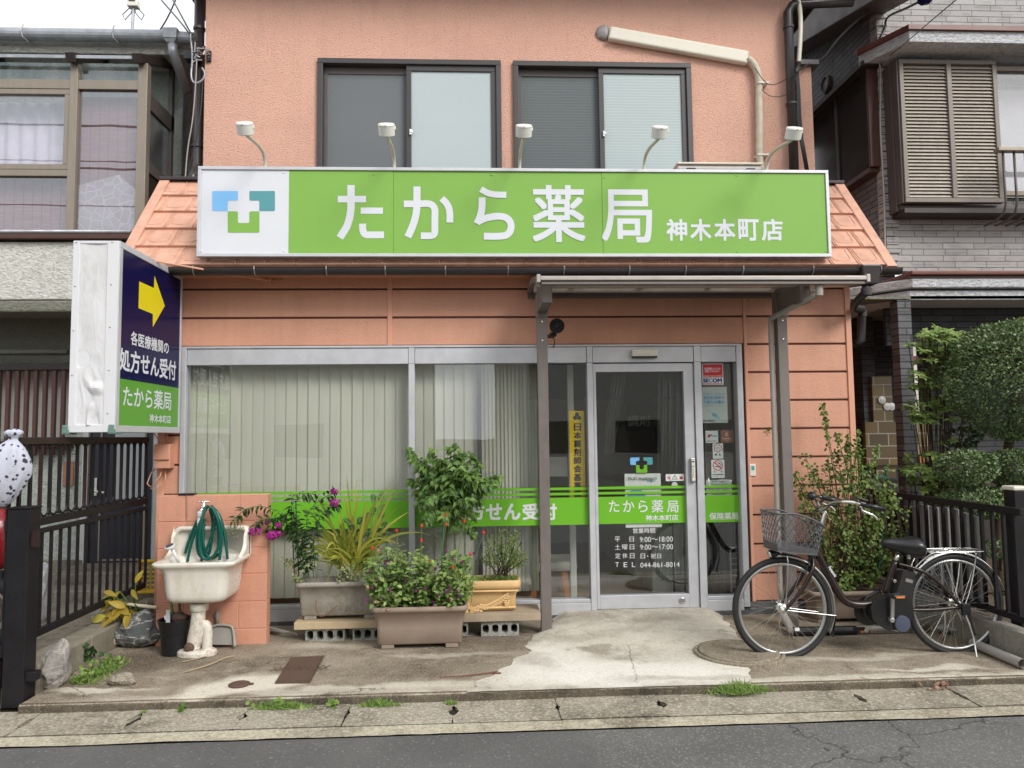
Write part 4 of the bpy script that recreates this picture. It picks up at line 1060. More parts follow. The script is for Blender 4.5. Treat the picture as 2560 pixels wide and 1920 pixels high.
# cable junction box on the left corner
X0,X1,Z0,Z1=rect(5,1004,1425,1106,1585,YW-.08)
jb=thing('junction_box','salmon painted electrical junction box on the left corner below the projecting sign','electrical box',((X0+X1)/2,YW,Z0))
obj('housing',MB().box(X0+.005,X1,YW-.10,YW,Z0+.0,Z1).box(X0,X1+.004,YW-.115,YW-.10,(Z0+Z1)/2-.03,Z1-.01),M['pink_trim'],jb,bevel=.012)
mb=MB();a_=Vector((X0+.03,YW-.05,Z1))
mb.tube([a_,a_+Vector((-.02,0,.04)),a_+Vector((-.05,-.02,.09)),a_+Vector((-.03,-.03,.13))],.005,6);obj('cable',mb,M['pink_trim'],jb,smooth=True);mb=MB().tube([a_+Vector((.03,0,0)),a_+Vector((.06,-.01,.05)),a_+Vector((.04,0,.10)),a_+Vector((-.02,0,.12))],.005,6)
obj('cable',mb,M['pink_trim'],jb,smooth=True);mb=MB();b_=Vector((X0+.05,YW-.05,Z0));mb.tube([b_,b_+Vector((-.01,-.02,-.06)),b_+Vector((-.08,-.02,-.15)),b_+Vector((-.12,0,-.12)),b_+Vector((-.10,.02,-.04)),b_+Vector((-.05,.05,.03))],.005,6)
obj('cable',mb,M['pink_trim'],jb,smooth=True);mb=MB().tube([b_+Vector((.02,0,0)),b_+Vector((.03,-.01,-.10)),b_+Vector((-.04,-.02,-.17)),b_+Vector((-.09,0,-.16))],.005,6)
obj('cable',mb,M['pink_trim'],jb,smooth=True)
# air conditioner pipe: duct, wrapped pipe and outdoor unit on the mini roof
d0=W(3,630,210,YU-.06);d1=W(3,1533,372,YU-.06)
ad=thing('pipe_duct','cream air conditioner duct running down to a wrapped pipe on the upper pink wall','duct',(d1.x,YU,d1.z))
obj('duct_cover',MB().bar((d0.x,YU-.035,d0.z),(d1.x,YU-.035,d1.z),.07,.135,up=(0,0,1)),M['pipe_cover'],ad,bevel=.022,bseg=3)
c_=W(3,594,208,YU-.02);M['putty']=plain('putty',(.30,.28,.27,1),.5,.0,.5,.35,40,.6,50)
mb=MB().ball((c_.x,YU-.005,c_.z),.075,18,12,(1,.55,1),.09);obj('wall_seal',mb,M['putty'],ad,smooth=True)
q=[W(3,*k,YU-.05)for k in((1525,378),(1560,405),(1590,460),(1603,540),(1600,640),(1603,760),(1603,900),(1604,1010),(1608,1060),(1615,1105))]
P=q
for _ in range(2):
 z=[P[0]]
 for i in range(len(P)-1):z+=[P[i]*.75+P[i+1]*.25,P[i]*.25+P[i+1]*.75]
 z.append(P[-1]);P=z
obj('wrapped_pipe',MB().tube(P,[.034+.003*math.sin(i*2.1)for i in range(len(P))],12),M['pipe_wrap'],ad,smooth=True)
for yy in(545,1010):
 z_=W(3,1610,yy,YU-.05);obj('pipe_clip',MB().box(z_.x-.04,z_.x+.07,YU-.09,YU-.0,z_.z-.008,z_.z+.008),M['cream'],ad)
X0,X1,Z0,Z1=rect(3,1062,1066,1612,1200,6.5)
ac=thing('outdoor_unit','pale air conditioner outdoor unit just showing above the signboard','air conditioner',((X0+X1)/2,6.6,rz1))
obj('unit_case',MB().box(X0+.01,X1-.01,6.46,6.74,rz1+.04,Z1-.02),M['in_white'],ac,bevel=.01)
obj('unit_lid',MB().box(X0,X1,6.44,6.76,Z1-.019,Z1),M['pipe_cover'],ac,bevel=.006)
obj('foot',MB().box(X0+.08,X0+.16,6.42,6.78,rz1+.03,rz1+.04).box(X1-.16,X1-.08,6.42,6.78,rz1+.03,rz1+.04),M['black'],ac)
# ------------------------------------------------------------ decals on the panes
YD=YG-.0025
def zband(y):return W(13,640,y,YD).z
bz=[(zband(906),zband(890)),(zband(936),zband(921)),(zband(1111),zband(950))]
door_d=YG+.0075
for(a,b,z1),yd in zip(panes+[(lx0,lx1,dg0)],[YD]*4+[door_d]):
 mb=MB()
 for z0,z2 in bz:mb.add([(a+.001,yd,z0),(b-.001,yd,z0),(b-.001,yd,z2),(a+.001,yd,z2)],[(0,1,2,3)])
 obj('stripe_decal',mb,M['decal_green'],door if yd==door_d else fr)
def tx(s_,c,x0,y0,x1,y1,Y,mat,parent,bold=.01,nm='lettering'):
 mb=MB();text(mb,s_,*rect(c,x0,y0,x1,y1,Y),Y,bold);return obj(nm,mb,M[mat],parent)
for i,s_ in enumerate('処方せん受付'):
 x0=(1338,1466,1588,1714,1840,1967)[i]
 tx(s_,11,x0,494,x0+113,608,YD-.001,'white',fr,.03)
yd=door_d-.001
for s_,x0,x1,y0,y1 in(('た',432,494,974,1043),('か',515,583,974,1043),('ら',607,661,974,1043),('薬',684,754,970,1046),('局',776,844,976,1046)):
 tx(s_,13,x0,y0,x1,y1,yd,'white',door,.008)
tx('神木本町店',13,650,1059,842,1094,yd,'white',door,.018)
tx('保険薬局',13,1027,1046,1199,1089,YD-.001,'white',fr,.014)
tx('営業時間',13,574,1138,705,1168,yd,'white',door,.006)
def xy5(x,y):return(1480+x/7.54-1340)*2.37,(1300+y/7.54-840)*2.37
for s_,x0,y0,x1,y1 in(('平',428,312,530,415),('日',706,314,792,410),('9:00～18:00',900,314,1524,412),('土',432,460,532,558),('曜',566,458,668,556),('日',710,460,796,556),('9:00～17:00',904,458,1528,556),
                           ('定',436,626,538,726),('休',572,624,670,724),('日',714,626,800,724),('日',914,632,1000,728),('・',1040,672,1060,692),('祝日',1106,630,1302,726),
                           ('T',438,796,508,886),('E',596,796,664,888),('L',752,796,812,886),('044-861-8014',912,796,1652,890)):
 tx(s_,13,*xy5(x0,y0),*xy5(x1,y1),yd,'white',door,0)
p_=[W(13,*k,yd)for k in((558,720),(693,810))]
k_=(p_[1].x-p_[0].x)/407;zt0=p_[0].z
logo(door,lambda x,y:(p_[0].x+(x-131)*k_,zt0-(y-1238)*(p_[0].z-p_[1].z)/270),yd,.012)
tx('自動',13,920,739,938,750,YF0-.0146,'ink_black',hd,.02)
for i,s_ in enumerate('押して下さい'):tx(s_,13,926,768+i*12.5,937,778+i*12.5,YF0-.0146,'ink_black',hd,.01)
# ------------------------------------------------------------ notices and stickers (each a thing)
def sheet_thing(name,label,cat,c,x0,y0,x1,y1,Y,mat,group=None):
 X0,X1,Z0,Z1=rect(c,x0,y0,x1,y1,Y)
 t=thing(name,label,cat,((X0+X1)/2,Y,Z0),group)
 obj('sheet',MB().box(X0,X1,Y,Y+.001,Z0,Z1),M[mat],t);return t
YP=YG+.009
t=sheet_thing('security_sticker','red and white security sticker at the top of the narrow pane right of the door','sticker',13,985,163,1109,289,YD-.003,'paper_white')
y_=YD-.0035;X0,X1,Z0,Z1=rect(13,989,167,1105,246,y_)
obj('red_panel',MB().box(X0,X1,y_,y_+.0004,Z0,Z1),M['ink_red'],t)
tx('非常通報システムを',13,998,187,1093,201,y_-.0005,'white',t,.02);tx('設置しております。',13,1001,202,1087,215,y_-.0005,'white',t,.02)
tx('EMERGENCY SIGNAL IN EFFECT',13,990,234,1101,241,y_-.0005,'white',t,.02)
for s_,x0,x1,mt in(('SE',990,1024,'ink_navy'),('C',1024,1046,'teal'),('OM',1046,1102,'ink_navy')):tx(s_,13,x0,251,x1,276,y_,mt,t,.05)
X0,X1,Z0,Z1=rect(13,988,281,1107,286,y_);obj('red_line',MB().box(X0,X1,y_,y_+.0004,Z0,Z1),M['ink_red'],t)
M['poster_pale']=plain('poster_pale',(.50,.57,.54,1),.5,0,.3,.03)
M['ink_cyan']=plain('ink_cyan',(.13,.38,.52,1),.5)
t=sheet_thing('poster','pale poster with blue Japanese lines about used needles, right of the door','poster',13,985,302,1134,515,YP,'poster_pale')
y_=YP-.0006
for s_,a_,b_,mt,bo in(('当薬局は、家庭内の',338,350,'ink_cyan',.01),('使用済注射針や',355,376,'ink_blue',.03),('不要なお薬の',381,403,'ink_blue',.03),('回収を行っています。',407,420,'ink_cyan',.01)):tx(s_,13,991,a_,1116,b_,y_,mt,t,bo)
mb=MB();q=[W(13,*k,y_)for k in((1012,433),(1050,465))];mb.bar(q[0],q[1],.003,.0004,up=(0,1,0))
q=[W(13,*k,y_)for k in((1046,460),(1072,478))];mb.bar(q[0],q[1],.03,.0004,up=(0,1,0));q=[W(13,*k,y_)for k in((1072,478),(1092,492))];mb.bar(q[0],q[1],.008,.0004,up=(0,1,0))
obj('picture',mb,M['ink_cyan'],t);tx('川崎市薬剤師会',13,990,498,1056,508,y_,'ink_black',t,.01)
t=sheet_thing('logo_sticker','small white square sticker with a red and blue logo below the pale poster','sticker',13,1005,561,1079,633,YP,'paper_white')
tx('e',13,1018,583,1032,602,YP-.0006,'ink_red',t,.04);tx('お',13,1032,582,1044,594,YP-.0006,'ink_navy',t,.04);tx('薬手帳',13,1045,588,1072,598,YP-.0006,'ink_blue',t,.02);tx('電子版お薬手帳ご利用頂けます',13,1012,619,1071,625,YP-.0006,'ink_black',t)
M['tan_print']=plain('tan_print',(.28,.135,.085,1),.5)
t=sheet_thing('brown_sticker','brown square sticker with white lettering beside the white logo sticker','sticker',13,1095,559,1168,631,YP,'tan_print')
tx('K',13,1123,572,1140,595,YP-.0006,'white',t,-.01);tx('kakari',13,1107,602,1155,612,YP-.0006,'white',t,-.01);tx('つながる',13,1123,616,1140,620,YP-.0006,'white',t)
t=sheet_thing('floral_card','small white card with a red flower wreath above the no smoking sign','card',13,1047,636,1109,727,YP,'paper_white')
c_=W(13,1078,664,YP-.0006);mb=MB()
for k in range(18):
 an=2*math.pi*k/18;rr_=.029+.004*(k%3);mb.lathe((c_.x+math.cos(an)*rr_,YP,c_.z+math.sin(an)*rr_),(0,-1,0),[(0,.004+.002*(k%2)),(.0008,.003)],6)
obj('wreath',mb,M['ink_red'],t)
mb=MB();text(mb,'ご自由に',*rect(13,1066,658,1090,664,YP),YP-.0006);text(mb,'お入り下さい',*rect(13,1063,667,1093,673,YP),YP-.0006)
X0,X1,Z0,Z1=rect(13,1060,697,1072,708,YP);mb.box(X0,X1,YP-.0006,YP-.0002,Z0,Z1);obj('lettering',mb,M['ink_black'],t)
X0,X1,Z0,Z1=rect(13,1083,697,1094,709,YP);obj('blue_mark',MB().box(X0,X1,YP-.0006,YP-.0002,Z0,Z1),M['ink_blue'],t)
t=sheet_thing('no_smoking_sign','white no smoking notice with a red crossed circle right of the door','sign',13,1039,733,1117,841,YD-.003,'poster_pale')
y_=YD-.0036;c_=W(13,1078,767,y_);r0=31/2.37/CAM_F*YW
mb=MB();n=40;vs=[]
for k in range(n):
 an=2*math.pi*k/n;vs+=[(c_.x+math.cos(an)*r0,y_,c_.z+math.sin(an)*r0),(c_.x+math.cos(an)*r0*.84,y_,c_.z+math.sin(an)*r0*.84)]
mb.add(vs,[(2*k,2*((k+1)%n),2*((k+1)%n)+1,2*k+1)for k in range(n)])
mb.bar((c_.x-r0*.62,y_,c_.z+r0*.62),(c_.x+r0*.62,y_,c_.z-r0*.62),.009,.0004,up=(0,1,0));obj('red_ring',mb,M['ink_red'],t)
mb=MB().box(c_.x-r0*.6,c_.x+r0*.25,y_+.0001,y_+.0004,c_.z-r0*.32,c_.z-r0*.16).box(c_.x+r0*.3,c_.x+r0*.6,y_+.0001,y_+.0004,c_.z-r0*.32,c_.z-r0*.16)
for o_ in(0,.25):
 q=[(c_.x+r0*(-.1+o_+.18*math.sin(a*3)+a*.5),y_+.0002,c_.z+r0*(.6-a*.6-o_*.3))for a in[i/6 for i in range(7)]]
 for i in range(6):mb.bar(q[i],q[i+1],.004,.0003,up=(0,1,0))
text(mb,'禁',*rect(13,1053,798,1064,809,y_),y_);text(mb,'煙',*rect(13,1094,797,1106,808,y_),y_);text(mb,'NO SMOKING',*rect(13,1046,817,1111,824,y_),y_,.04);text(mb,'当店は全席禁煙となっております',*rect(13,1046,828,1112,832,y_),y_)
obj('lettering',mb,M['ink_black'],t)
t=sheet_thing('notice_sheet','white printed notice behind the green stripes in the narrow pane right of the door','notice',13,1008,851,1160,946,YP,'poster_pale')
mb=MB()
for s_,a_ in(('電話での相談はこちらの電話番号まで',(1041,860,1124,867)),('夜間休日のお問い合わせは下記の電話へお願いします',(1020,874,1145,881)),('ご用件をお話しください',(1027,882,1110,888)),('070-426-5194',(1025,908,1141,924)),('時間 営業時間外は留守番電話です',(1040,934,1127,941))):text(mb,s_,*rect(13,*a_,YP),YP-.0006,.01)
obj('lettering',mb,M['ink_black'],t)
t=sheet_thing('door_notice','white sheet with blue print taped behind the glass of the door','notice',13,528,815,742,1134,YP+.011,'paper_white')
y_=YP+.0103
tx('お願い',13,658,851,706,868,y_,'ink_blue',t,.02)
X0,X1,Z0,Z1=rect(13,536,912,652,950,y_);obj('picture',MB().add([(X0,y_,Z0),(X1,y_,Z0),(X1-.04,y_,Z1),(X0+.04,y_,Z1)],[(0,1,2,3)]),M['ink_cyan'],t)
mb=MB()
for s_,x0,x1 in(('TRUST',543,600),('PHARMACY',608,718)):text(mb,s_,*rect(13,x0,838,x1,854,yd),yd,.015)
obj('lettering',mb,M['ink_black'],door)
t=sheet_thing('caution_sticker','white caution sticker with red characters and a triangle on the door glass','sticker',13,769,818,878,859,door_d-.0015,'paper_white')
y_=door_d-.002
tx('注',13,777,831,799,850,y_,'ink_red',t,.04);tx('意',13,849,831,870,849,y_,'ink_red',t,.04)
mb=MB();q=[W(13,*k,y_)for k in((822,823),(807,848),(838,848))]
for i in range(3):mb.bar(q[i],q[(i+1)%3],.004,.0004,up=(0,1,0))
text(mb,'!',*rect(13,820,831,824,844,y_),y_);text(mb,'さわらない',*rect(13,776,822,804,827,y_),y_);text(mb,'かけない',*rect(13,843,822,870,827,y_),y_);text(mb,'自動扉につきご注意下さい',*rect(13,788,852,859,856,y_),y_);obj('lettering',mb,M['ink_black'],t)
c_=W(13,823,882,YP);o=obj('round_sticker',MB().lathe((c_.x,YP+.008,c_.z),(0,-1,0),[(0,.025),(.001,.025)],28),M['paper_white']);tag(o,'round white sticker on the door glass just under the caution sticker','sticker')
# yellow vertical banner
t=sheet_thing('yellow_banner','narrow yellow banner with black vertical lettering behind the pane left of the door','banner',13,201,443,290,1000,YP+.03,'yellow_strip')
y_=YP+.029;mb=MB();c_=W(13,243,478,y_)
for k in range(3):
 an=math.pi/2+2*math.pi*k/3;cc=(c_.x+math.cos(an)*.02,c_.z+math.sin(an)*.02);vs=[(cc[0]+math.cos(math.pi/6+i*math.pi/3)*.0195,y_,cc[1]+math.sin(math.pi/6+i*math.pi/3)*.0195)for i in range(6)];mb.add(vs,[tuple(range(6))])
for i,s_ in enumerate('日本薬剤師会基準薬局'):
 y0=517+i*49.5;text(mb,s_,*rect(13,224,y0,268,y0+45,y_),y_,.035)
obj('lettering',mb,M['ink_black'],t)
# ------------------------------------------------------------ vertical blinds
def blind_mat():
 a=NT('blind_cloth');p=a.n('SeparateXYZ');v=a.coord();a.l(v,p.inputs[0])
 c=a.ramp(a.noise(v,1.4,3),[(.3,(.74,.735,.64,1)),(.7,(.82,.815,.72,1))])
 a.fin(c,.8,.2);tl=a.n('BsdfTranslucent');tl.inputs[0].default_value=(.6,.62,.5,1);ms=a.n('MixShader');ms.inputs[0].default_value=.25
 a.l(a.b.outputs[0],ms.inputs[1]);a.l(tl.outputs[0],ms.inputs[2]);a.l(ms.outputs[0],a.out.inputs[0]);return a.m
M['blind']=blind_mat()
def blinds(label,x0,x1,n,yb,ang,grp='blinds hanging in the shop window'):
 t=thing('vertical_blind',label,'blind',((x0+x1)/2,yb,glass_z0),grp)
 obj('head_rail',MB().box(x0,x1,yb-.02,yb+.02,zb+.03,zb+.06),M['in_white'],t)
 w_=(x1-x0)/n*1.28;rd=random.Random(int(x0*100))
 for i in range(n):
  cx_=x0+(x1-x0)*(i+.5)/n;a_=R(ang+rd.uniform(-4,4));vs=[]
  for k in range(5):
   u=(k/4-.5);bow=.006*(1-(2*u)**2)
   dx,dy=u*w_,bow
   X_,Y_=cx_+dx*math.cos(a_)-dy*math.sin(a_),yb+dx*math.sin(a_)-dy*math.cos(a_)
   sw=rd.uniform(-.003,.003);vs+=[(X_+sw,Y_,glass_z0+.03),(X_,Y_,zb+.035)]
  obj('slat',MB().add(vs,[(2*k,2*k+2,2*k+3,2*k+1)for k in range(4)]),M['blind'],t,smooth=True)
bxx=lambda x:W(7,x,1100,YW+.14).x
blinds('long beige green vertical blind filling the left pane of the shop window',bxx(68),bxx(1340),20,YW+.14,11)
blinds('short beige green vertical blind behind the small potted tree',bxx(1380),bxx(1728),6,YW+.14,14)
blinds('bunched vertical blind at the right end of the shop window beside the canopy post',bxx(1760),bxx(2030),12,YW+.2,35)
blinds('tightly folded dark edge of vertical blind right behind the canopy post',bxx(2034),bxx(2085),9,YW+.2,80)
M['blind_gap_dark']=plain('blind_gap_dark',(.035,.04,.055,1),.4)
a_=bxx(1746);o=obj('blind_gap_shade',MB().box(a_-.018,a_+.018,YW+.085,YW+.12,glass_z0,zb),M['blind_gap_dark'],shop)  # dark strip standing in for the unlit gap between two blinds
# ------------------------------------------------------------ things inside the shop
def inside(name,label,cat,boxes,mat,**k):
 mb=MB()
 for b in boxes:mb.box(*b)
 o=obj(name,mb,M[mat],**k);tag(o,label,cat);return o
zf=.045
p0=W(13,570,1440,7.6);
c0=G(13,590,1440,zf);c1=G(13,380,1280,zf);c2=G(13,690,1430,zf)
ct=thing('counter','white reception counter inside, left of centre behind the door glass','counter',(c0.x,c0.y,zf))
obj('counter_body',MB().polyz([(c0.x,c0.y),(c1.x,c1.y),(c1.x+.6,c1.y+.3),(c2.x+.3,c2.y+.3),(c2.x+.3,c0.y)][::-1],zf+.02,.98),M['in_white'],ct)
obj('counter_top',MB().polyz([(c0.x-.02,c0.y-.02),(c1.x-.02,c1.y),(c1.x+.6,c1.y+.3),(c2.x+.32,c2.y+.3),(c2.x+.32,c0.y-.02)][::-1],.98,1.02),M['in_floor'],ct)
e0=W(13,690,1490,6.9);
inside('cabinet','pale low cabinet just inside the door on the right','cabinet',[(e0.x,e0.x+.42,6.9,7.3,zf,1.0)],'in_white',bevel=.005)
inside('shelf_unit','grey shelf unit at the back of the shop behind the counter','shelf',[(W(13,360,800,9.3).x,W(13,560,800,9.3).x,9.3,9.8,zf,W(13,400,540,9.3).z),(W(13,560,800,9.3).x,W(13,600,800,9.3).x,9.35,9.8,W(13,560,650,9.3).z,W(13,560,630,9.3).z)],'in_white')
hx0=W(13,350,300,7.9).x
inside('hanging_partition','dark partition header with faint lettering hanging at the back inside','partition',[(hx0-1.0,hx0+2.2,8.0,8.06,W(13,600,370,8).z,iz1),(W(13,535,480,8).x,W(13,700,480,8).x,8.0,8.04,W(13,600,560,8).z,W(13,600,372,8).z)],'in_dark')
mb=MB();text(mb,'調剤',*rect(13,545,468,672,535,7.99),7.99,.01);o=obj('wall_lettering',mb,M['in_white']);tag(o,'faint white characters for dispensing on the dark partition inside','lettering')
mb=MB();ch0=W(13,90,1290,6.75);ch1=W(13,242,1390,6.75)
t=thing('chair','cream seated waiting chair with an orange wooden leg behind the pane left of the door','chair',(ch0.x,6.9,zf))
obj('seat',MB().box(ch0.x-.2,ch1.x,6.7,7.15,ch1.z,ch1.z+.09),M['cream'],t,bevel=.03)
obj('backrest',MB().box(ch0.x-.2,ch0.x-.12,6.7,7.15,ch1.z+.1,ch1.z+.5),M['cream'],t,bevel=.03)
M['orange_wood']=plain('orange_wood',(.40,.16,.055,1),.45)
l0,l1=W(13,165,1400,6.75),W(13,190,1545,6.75)
for yy in(6.74,7.10):obj('leg',MB().bar((l0.x,yy,ch1.z),(l1.x,yy,zf),.05,.03),M['orange_wood'],t);obj('leg',MB().bar((ch0.x-.15,yy,ch1.z),(ch0.x-.17,yy,zf),.05,.03),M['orange_wood'],t)
inside('inner_post','pale upright post inside, behind the yellow banner','post',[(W(13,197,900,6.5).x,W(13,232,900,6.5).x,6.5,6.54,zf,iz1)],'in_white')
inside('door_mat','dark floor mat just inside the glass door','mat',[(W(13,380,1500,6.5).x,W(13,830,1500,6.5).x,6.32,6.8,zf,zf+.012)],'in_dark')
inside('wall_board','pale notice board seen through the pane left of the door','board',[(W(13,80,800,7.2).x,W(13,186,800,7.2).x,7.2,7.23,W(13,130,832,7.2).z,W(13,130,716,7.2).z)],'in_white')
us=W(13,875,1480,6.6)
t=thing('umbrella_stand','black round umbrella rack inside the door by the right stile','umbrella stand',(us.x,6.6,zf))
mb=MB()
for k in range(3):
 an=2*math.pi*k/3+.4;mb.tube([(us.x+.09*math.cos(an),6.6+.09*math.sin(an),zf),(us.x+.09*math.cos(an),6.6+.09*math.sin(an),.85)],.008,6)
obj('rack_frame',mb,M['black'],t)
mb=MB()
for z_ in(.2,.85):mb.tube([(us.x+.09*math.cos(2*math.pi*i/20),6.6+.09*math.sin(2*math.pi*i/20),z_)for i in range(20)],.007,6,closed=True)
obj('rack_ring',mb,M['black'],t)
# clear plastic strip curtains hanging inside the door
M['clear_film']=glass_mat('clear_film',(.78,.85,.80,1),1.3,.08,.12)
for lab,xt,xb_,y0_,y1_ in(('gathered clear plastic curtain hanging at the left inside the door',(455,535),(395,455),215,700),('clear plastic curtain hanging straight at the right inside the door',(725,880),(715,880),215,1450)):
 mb=MB();n=26;vs=[]
 for j in range(9):
  t_=j/8
  for i in range(n):
   u=i/(n-1);x=(xt[0]+(xt[1]-xt[0])*u)*(1-t_)+(xb_[0]+(xb_[1]-xb_[0])*u)*t_
   p_=W(13,x,y0_+(y1_-y0_)*t_,6.62);vs.append((p_.x,6.62+.035*math.sin(u*24+t_*1.5),p_.z))
 mb.add(vs,[(j*n+i,j*n+i+1,(j+1)*n+i+1,(j+1)*n+i)for j in range(8)for i in range(n-1)])
 o=obj('plastic_curtain',mb,M['clear_film'],smooth=True);tag(o,lab,'curtain','clear plastic curtains inside the door')
# folded grey rack and dark coats behind the narrow pane
mb=MB();X0,X1,Z0,Z1=rect(13,1155,1250,1225,1520,6.5)
for i in range(9):mb.bar((X0,6.5,Z0+(Z1-Z0)*i/8),(X1,6.5,Z0+(Z1-Z0)*i/8),.006,.006)
mb.tube([(X0,6.5,Z0),(X0,6.5,Z1-.03),(X0+.03,6.5,Z1),(X1,6.5,Z1)],.008,8)
o=obj('wire_rack',mb,M['alu_grey']);tag(o,'grey wire rack standing inside at the bottom of the narrow pane','rack')
mb=MB();n=40;vs=[]
for j in range(5):
 for i in range(n):
  u=i/(n-1);p_=W(13,1012+190*u,1110+420*j/4,6.62);vs.append((p_.x,6.66+.05*mnoise.noise(Vector((u*9,j*.5,2))),p_.z))
mb.add(vs,[(j*n+i,j*n+i+1,(j+1)*n+i+1,(j+1)*n+i)for j in range(4)for i in range(n-1)])
o=obj('grey_cloth',mb,M['in_dark'],smooth=True,solid=.01);tag(o,'dark grey cloth hanging inside behind the narrow pane','cloth')
X0,X1,Z0,Z1=rect(13,1000,157,1200,1100,6.42)
inside('roller_screen','grey green roller screen behind the stickers in the narrow pane','screen',[(X0,X1-.02,6.42,6.425,Z0,Z1+.05)],'pipe_grey')
# ------------------------------------------------------------ left neighbour: stucco house with a glazed upper porch
YL,YLW=6.9,7.6;XE=W(1,925,700,YL).x
M['stucco_pale']=stucco('stucco_pale',(.76,.76,.70,1),34,.9,.014,.06,(.36,.36,.30,1))
M['stucco_green']=stucco('stucco_green',(.50,.545,.50,1),34,.9,.014,.06,(.30,.33,.29,1))
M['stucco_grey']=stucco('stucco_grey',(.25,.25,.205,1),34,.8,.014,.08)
M['porch_alu']=metal('porch_alu',(.28,.24,.195,1),.45,.4,.07,True)
M['brown_paint']=plain('brown_paint',(.075,.030,.022,1),.45,0,.5,.2)
M['brown_dark']=plain('brown_dark',(.030,.020,.018,1),.5,0,.5,.2)
M['galv']=metal('galv',(.36,.38,.41,1),.5,.5,.22)
M['porch_glass']=glass_mat('porch_glass',(.93,.93,.95,1),1.5,.0,.02)
M['roof_glass']=glass_mat('roof_glass',(.86,.92,.90,1),1.0,.06,.20)
lx=-7.5
hl=thing('stucco_house','pale stucco house with a glazed upper porch and brown lattice window, left of the pharmacy','house',(-5,YLW,.1))
zg0,zg1=W(1,600,1500,YL).z,W(1,600,380,YL).z
zband0=W(5,200,490,YL).z;zband1=W(5,200,116,YL).z
XH=XE-.06
mb=MB().box(lx,XH+.15,YLW,YLW+.2,zband0-.3,W(1,600,300,YLW).z+.1).box(XH+.0,XH+.15,YLW+.2,YLW+4,.1,W(1,600,300,YLW).z+.1)
obj('upper_wall',mb,M['stucco_green'],hl)
obj('balcony_band',MB().box(lx,XE-.02,YL,YL+.12,zband0,zband1).box(XE-.14,XE-.02,YL+.12,YLW,zband0,zband1),M['stucco_pale'],hl,bevel=.01)
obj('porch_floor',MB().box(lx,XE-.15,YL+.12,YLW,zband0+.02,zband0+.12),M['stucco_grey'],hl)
obj('sill_board',MB().box(lx,XE-.05,YL-.06,YL+.1,W(5,200,104,YL).z,W(5,200,72,YL).z),M['brown_paint'],hl,bevel=.004)
obj('conduit',MB().tube([(lx,YL-.045,W(5,200,60,YL).z),(XE-.06,YL-.045,W(5,700,58,YL).z)],.018,10),M['galv'],hl,smooth=True)
ez0,ez1=W(1,500,345,7.25).z,W(1,500,230,7.25).z;ex=W(1,1215,300,7.25).x
obj('eave',MB().box(lx,ex,7.25,YLW+.05,ez0,ez1+.04),M['stucco_pale'],hl,bevel=.008)
M['roof_grey']=plain('roof_grey',(.09,.09,.095,1),.7)
obj('roof',MB().add([(lx,7.23,ez1+.045),(ex+.03,7.23,ez1+.045),(ex+.03,12,ez1+.9),(lx,12,ez1+.9),(lx,7.23,ez1+.02),(ex+.03,7.23,ez1+.02),(ex+.03,12,ez1+.02),(lx,12,ez1+.02)],[(0,1,2,3),(4,7,6,5),(0,4,5,1),(1,5,6,2),(2,6,7,3),(3,7,4,0)]),M['roof_grey'],hl)
gz=W(1,500,228,7.16).z
g=obj('gutter_trough',MB().tube([(lx,7.16,gz),(W(1,1080,228,7.16).x,7.16,gz)],.062,16).tube([(W(1,1150,232,7.16).x,7.16,gz-.01),(W(1,1262,240,7.16).x,7.16,gz-.02)],.06,14),M['galv'],hl,smooth=False)
for x in(160,745):
 X=W(1,x,230,7.16).x;obj('gutter_clip',MB().tube([(X+.02,7.10,gz+.07),(X,7.092,gz+.0),(X+.01,7.11,gz-.05),(X+.04,7.15,gz-.075),(X+.06,7.23,gz-.06)],.006,6),M['steel'],g)
h0=W(1,1115,200,7.14)
def taper(mb,cx_,cy_,z1,w1,z0,w0,d1,d0):
 vs=[(cx_+sx*w_/2,cy_+sy*d_/2,z_)for z_,w_,d_ in((z0,w0,d0),(z1,w1,d1))for sx,sy in((-1,-1),(1,-1),(1,1),(-1,1))]
 return mb.add(vs,[(3,2,1,0),(4,5,6,7),(0,1,5,4),(1,2,6,5),(2,3,7,6),(3,0,4,7)])
s1=2.592*CAM_F/7.14
obj('rain_head',taper(taper(MB(),h0.x,7.14,h0.z,98/s1,h0.z-68/s1,86/s1,.14,.12),h0.x,7.14,h0.z-69/s1,84/s1,h0.z-92/s1,50/s1,.11,.08),M['galv'],hl,bevel=.006)
q=[W(1,1118,290,7.14),W(1,1120,335,7.14),W(1,1135,375,7.18),W(1,1205,575,7.45),W(1,1213,600,7.5),W(1,1218,1180,7.5)]
obj('downpipe',MB().tube(q[:5],.045,12).tube(q[3:],.042,12),M['galv'],hl,smooth=True)
# porch frame
fz=lambda y:W(1,600,y,YL).z
fx=lambda x:W(1,x,900,YL).x
YLF=YL+.07
pr0,pr1=fz(577),fz(517)
mb=MB()
mb.box(lx,fx(887),YL,YLF,pr0,pr1)
xs_=[(fx(445),fx(497)),(fx(887),fx(950))]
for a_,b_ in xs_:mb.box(a_,b_,YL-.012,YLF,zg0,fz(408))
mb.box(lx,fx(445),YL,YLF,fz(1142),fz(1100))
for k in range(1,3):
 a_=fx(445)-1.02*k;mb.box(a_-.05,a_,YL-.012,YLF,zg0,fz(408))
pf=obj('porch_frame',mb,M['porch_alu'],hl,bevel=.004)
obj('sash',MB().frame(fx(-500),fx(445)-.002,fz(1098),pr0-.002,.05,YL+.004,YLF+.01),M['porch_alu'],pf,bevel=.004)
obj('pane',MB().box(fx(-480),fx(410),YL+.03,YL+.036,fz(1056),fz(608)),M['porch_glass'],pf)
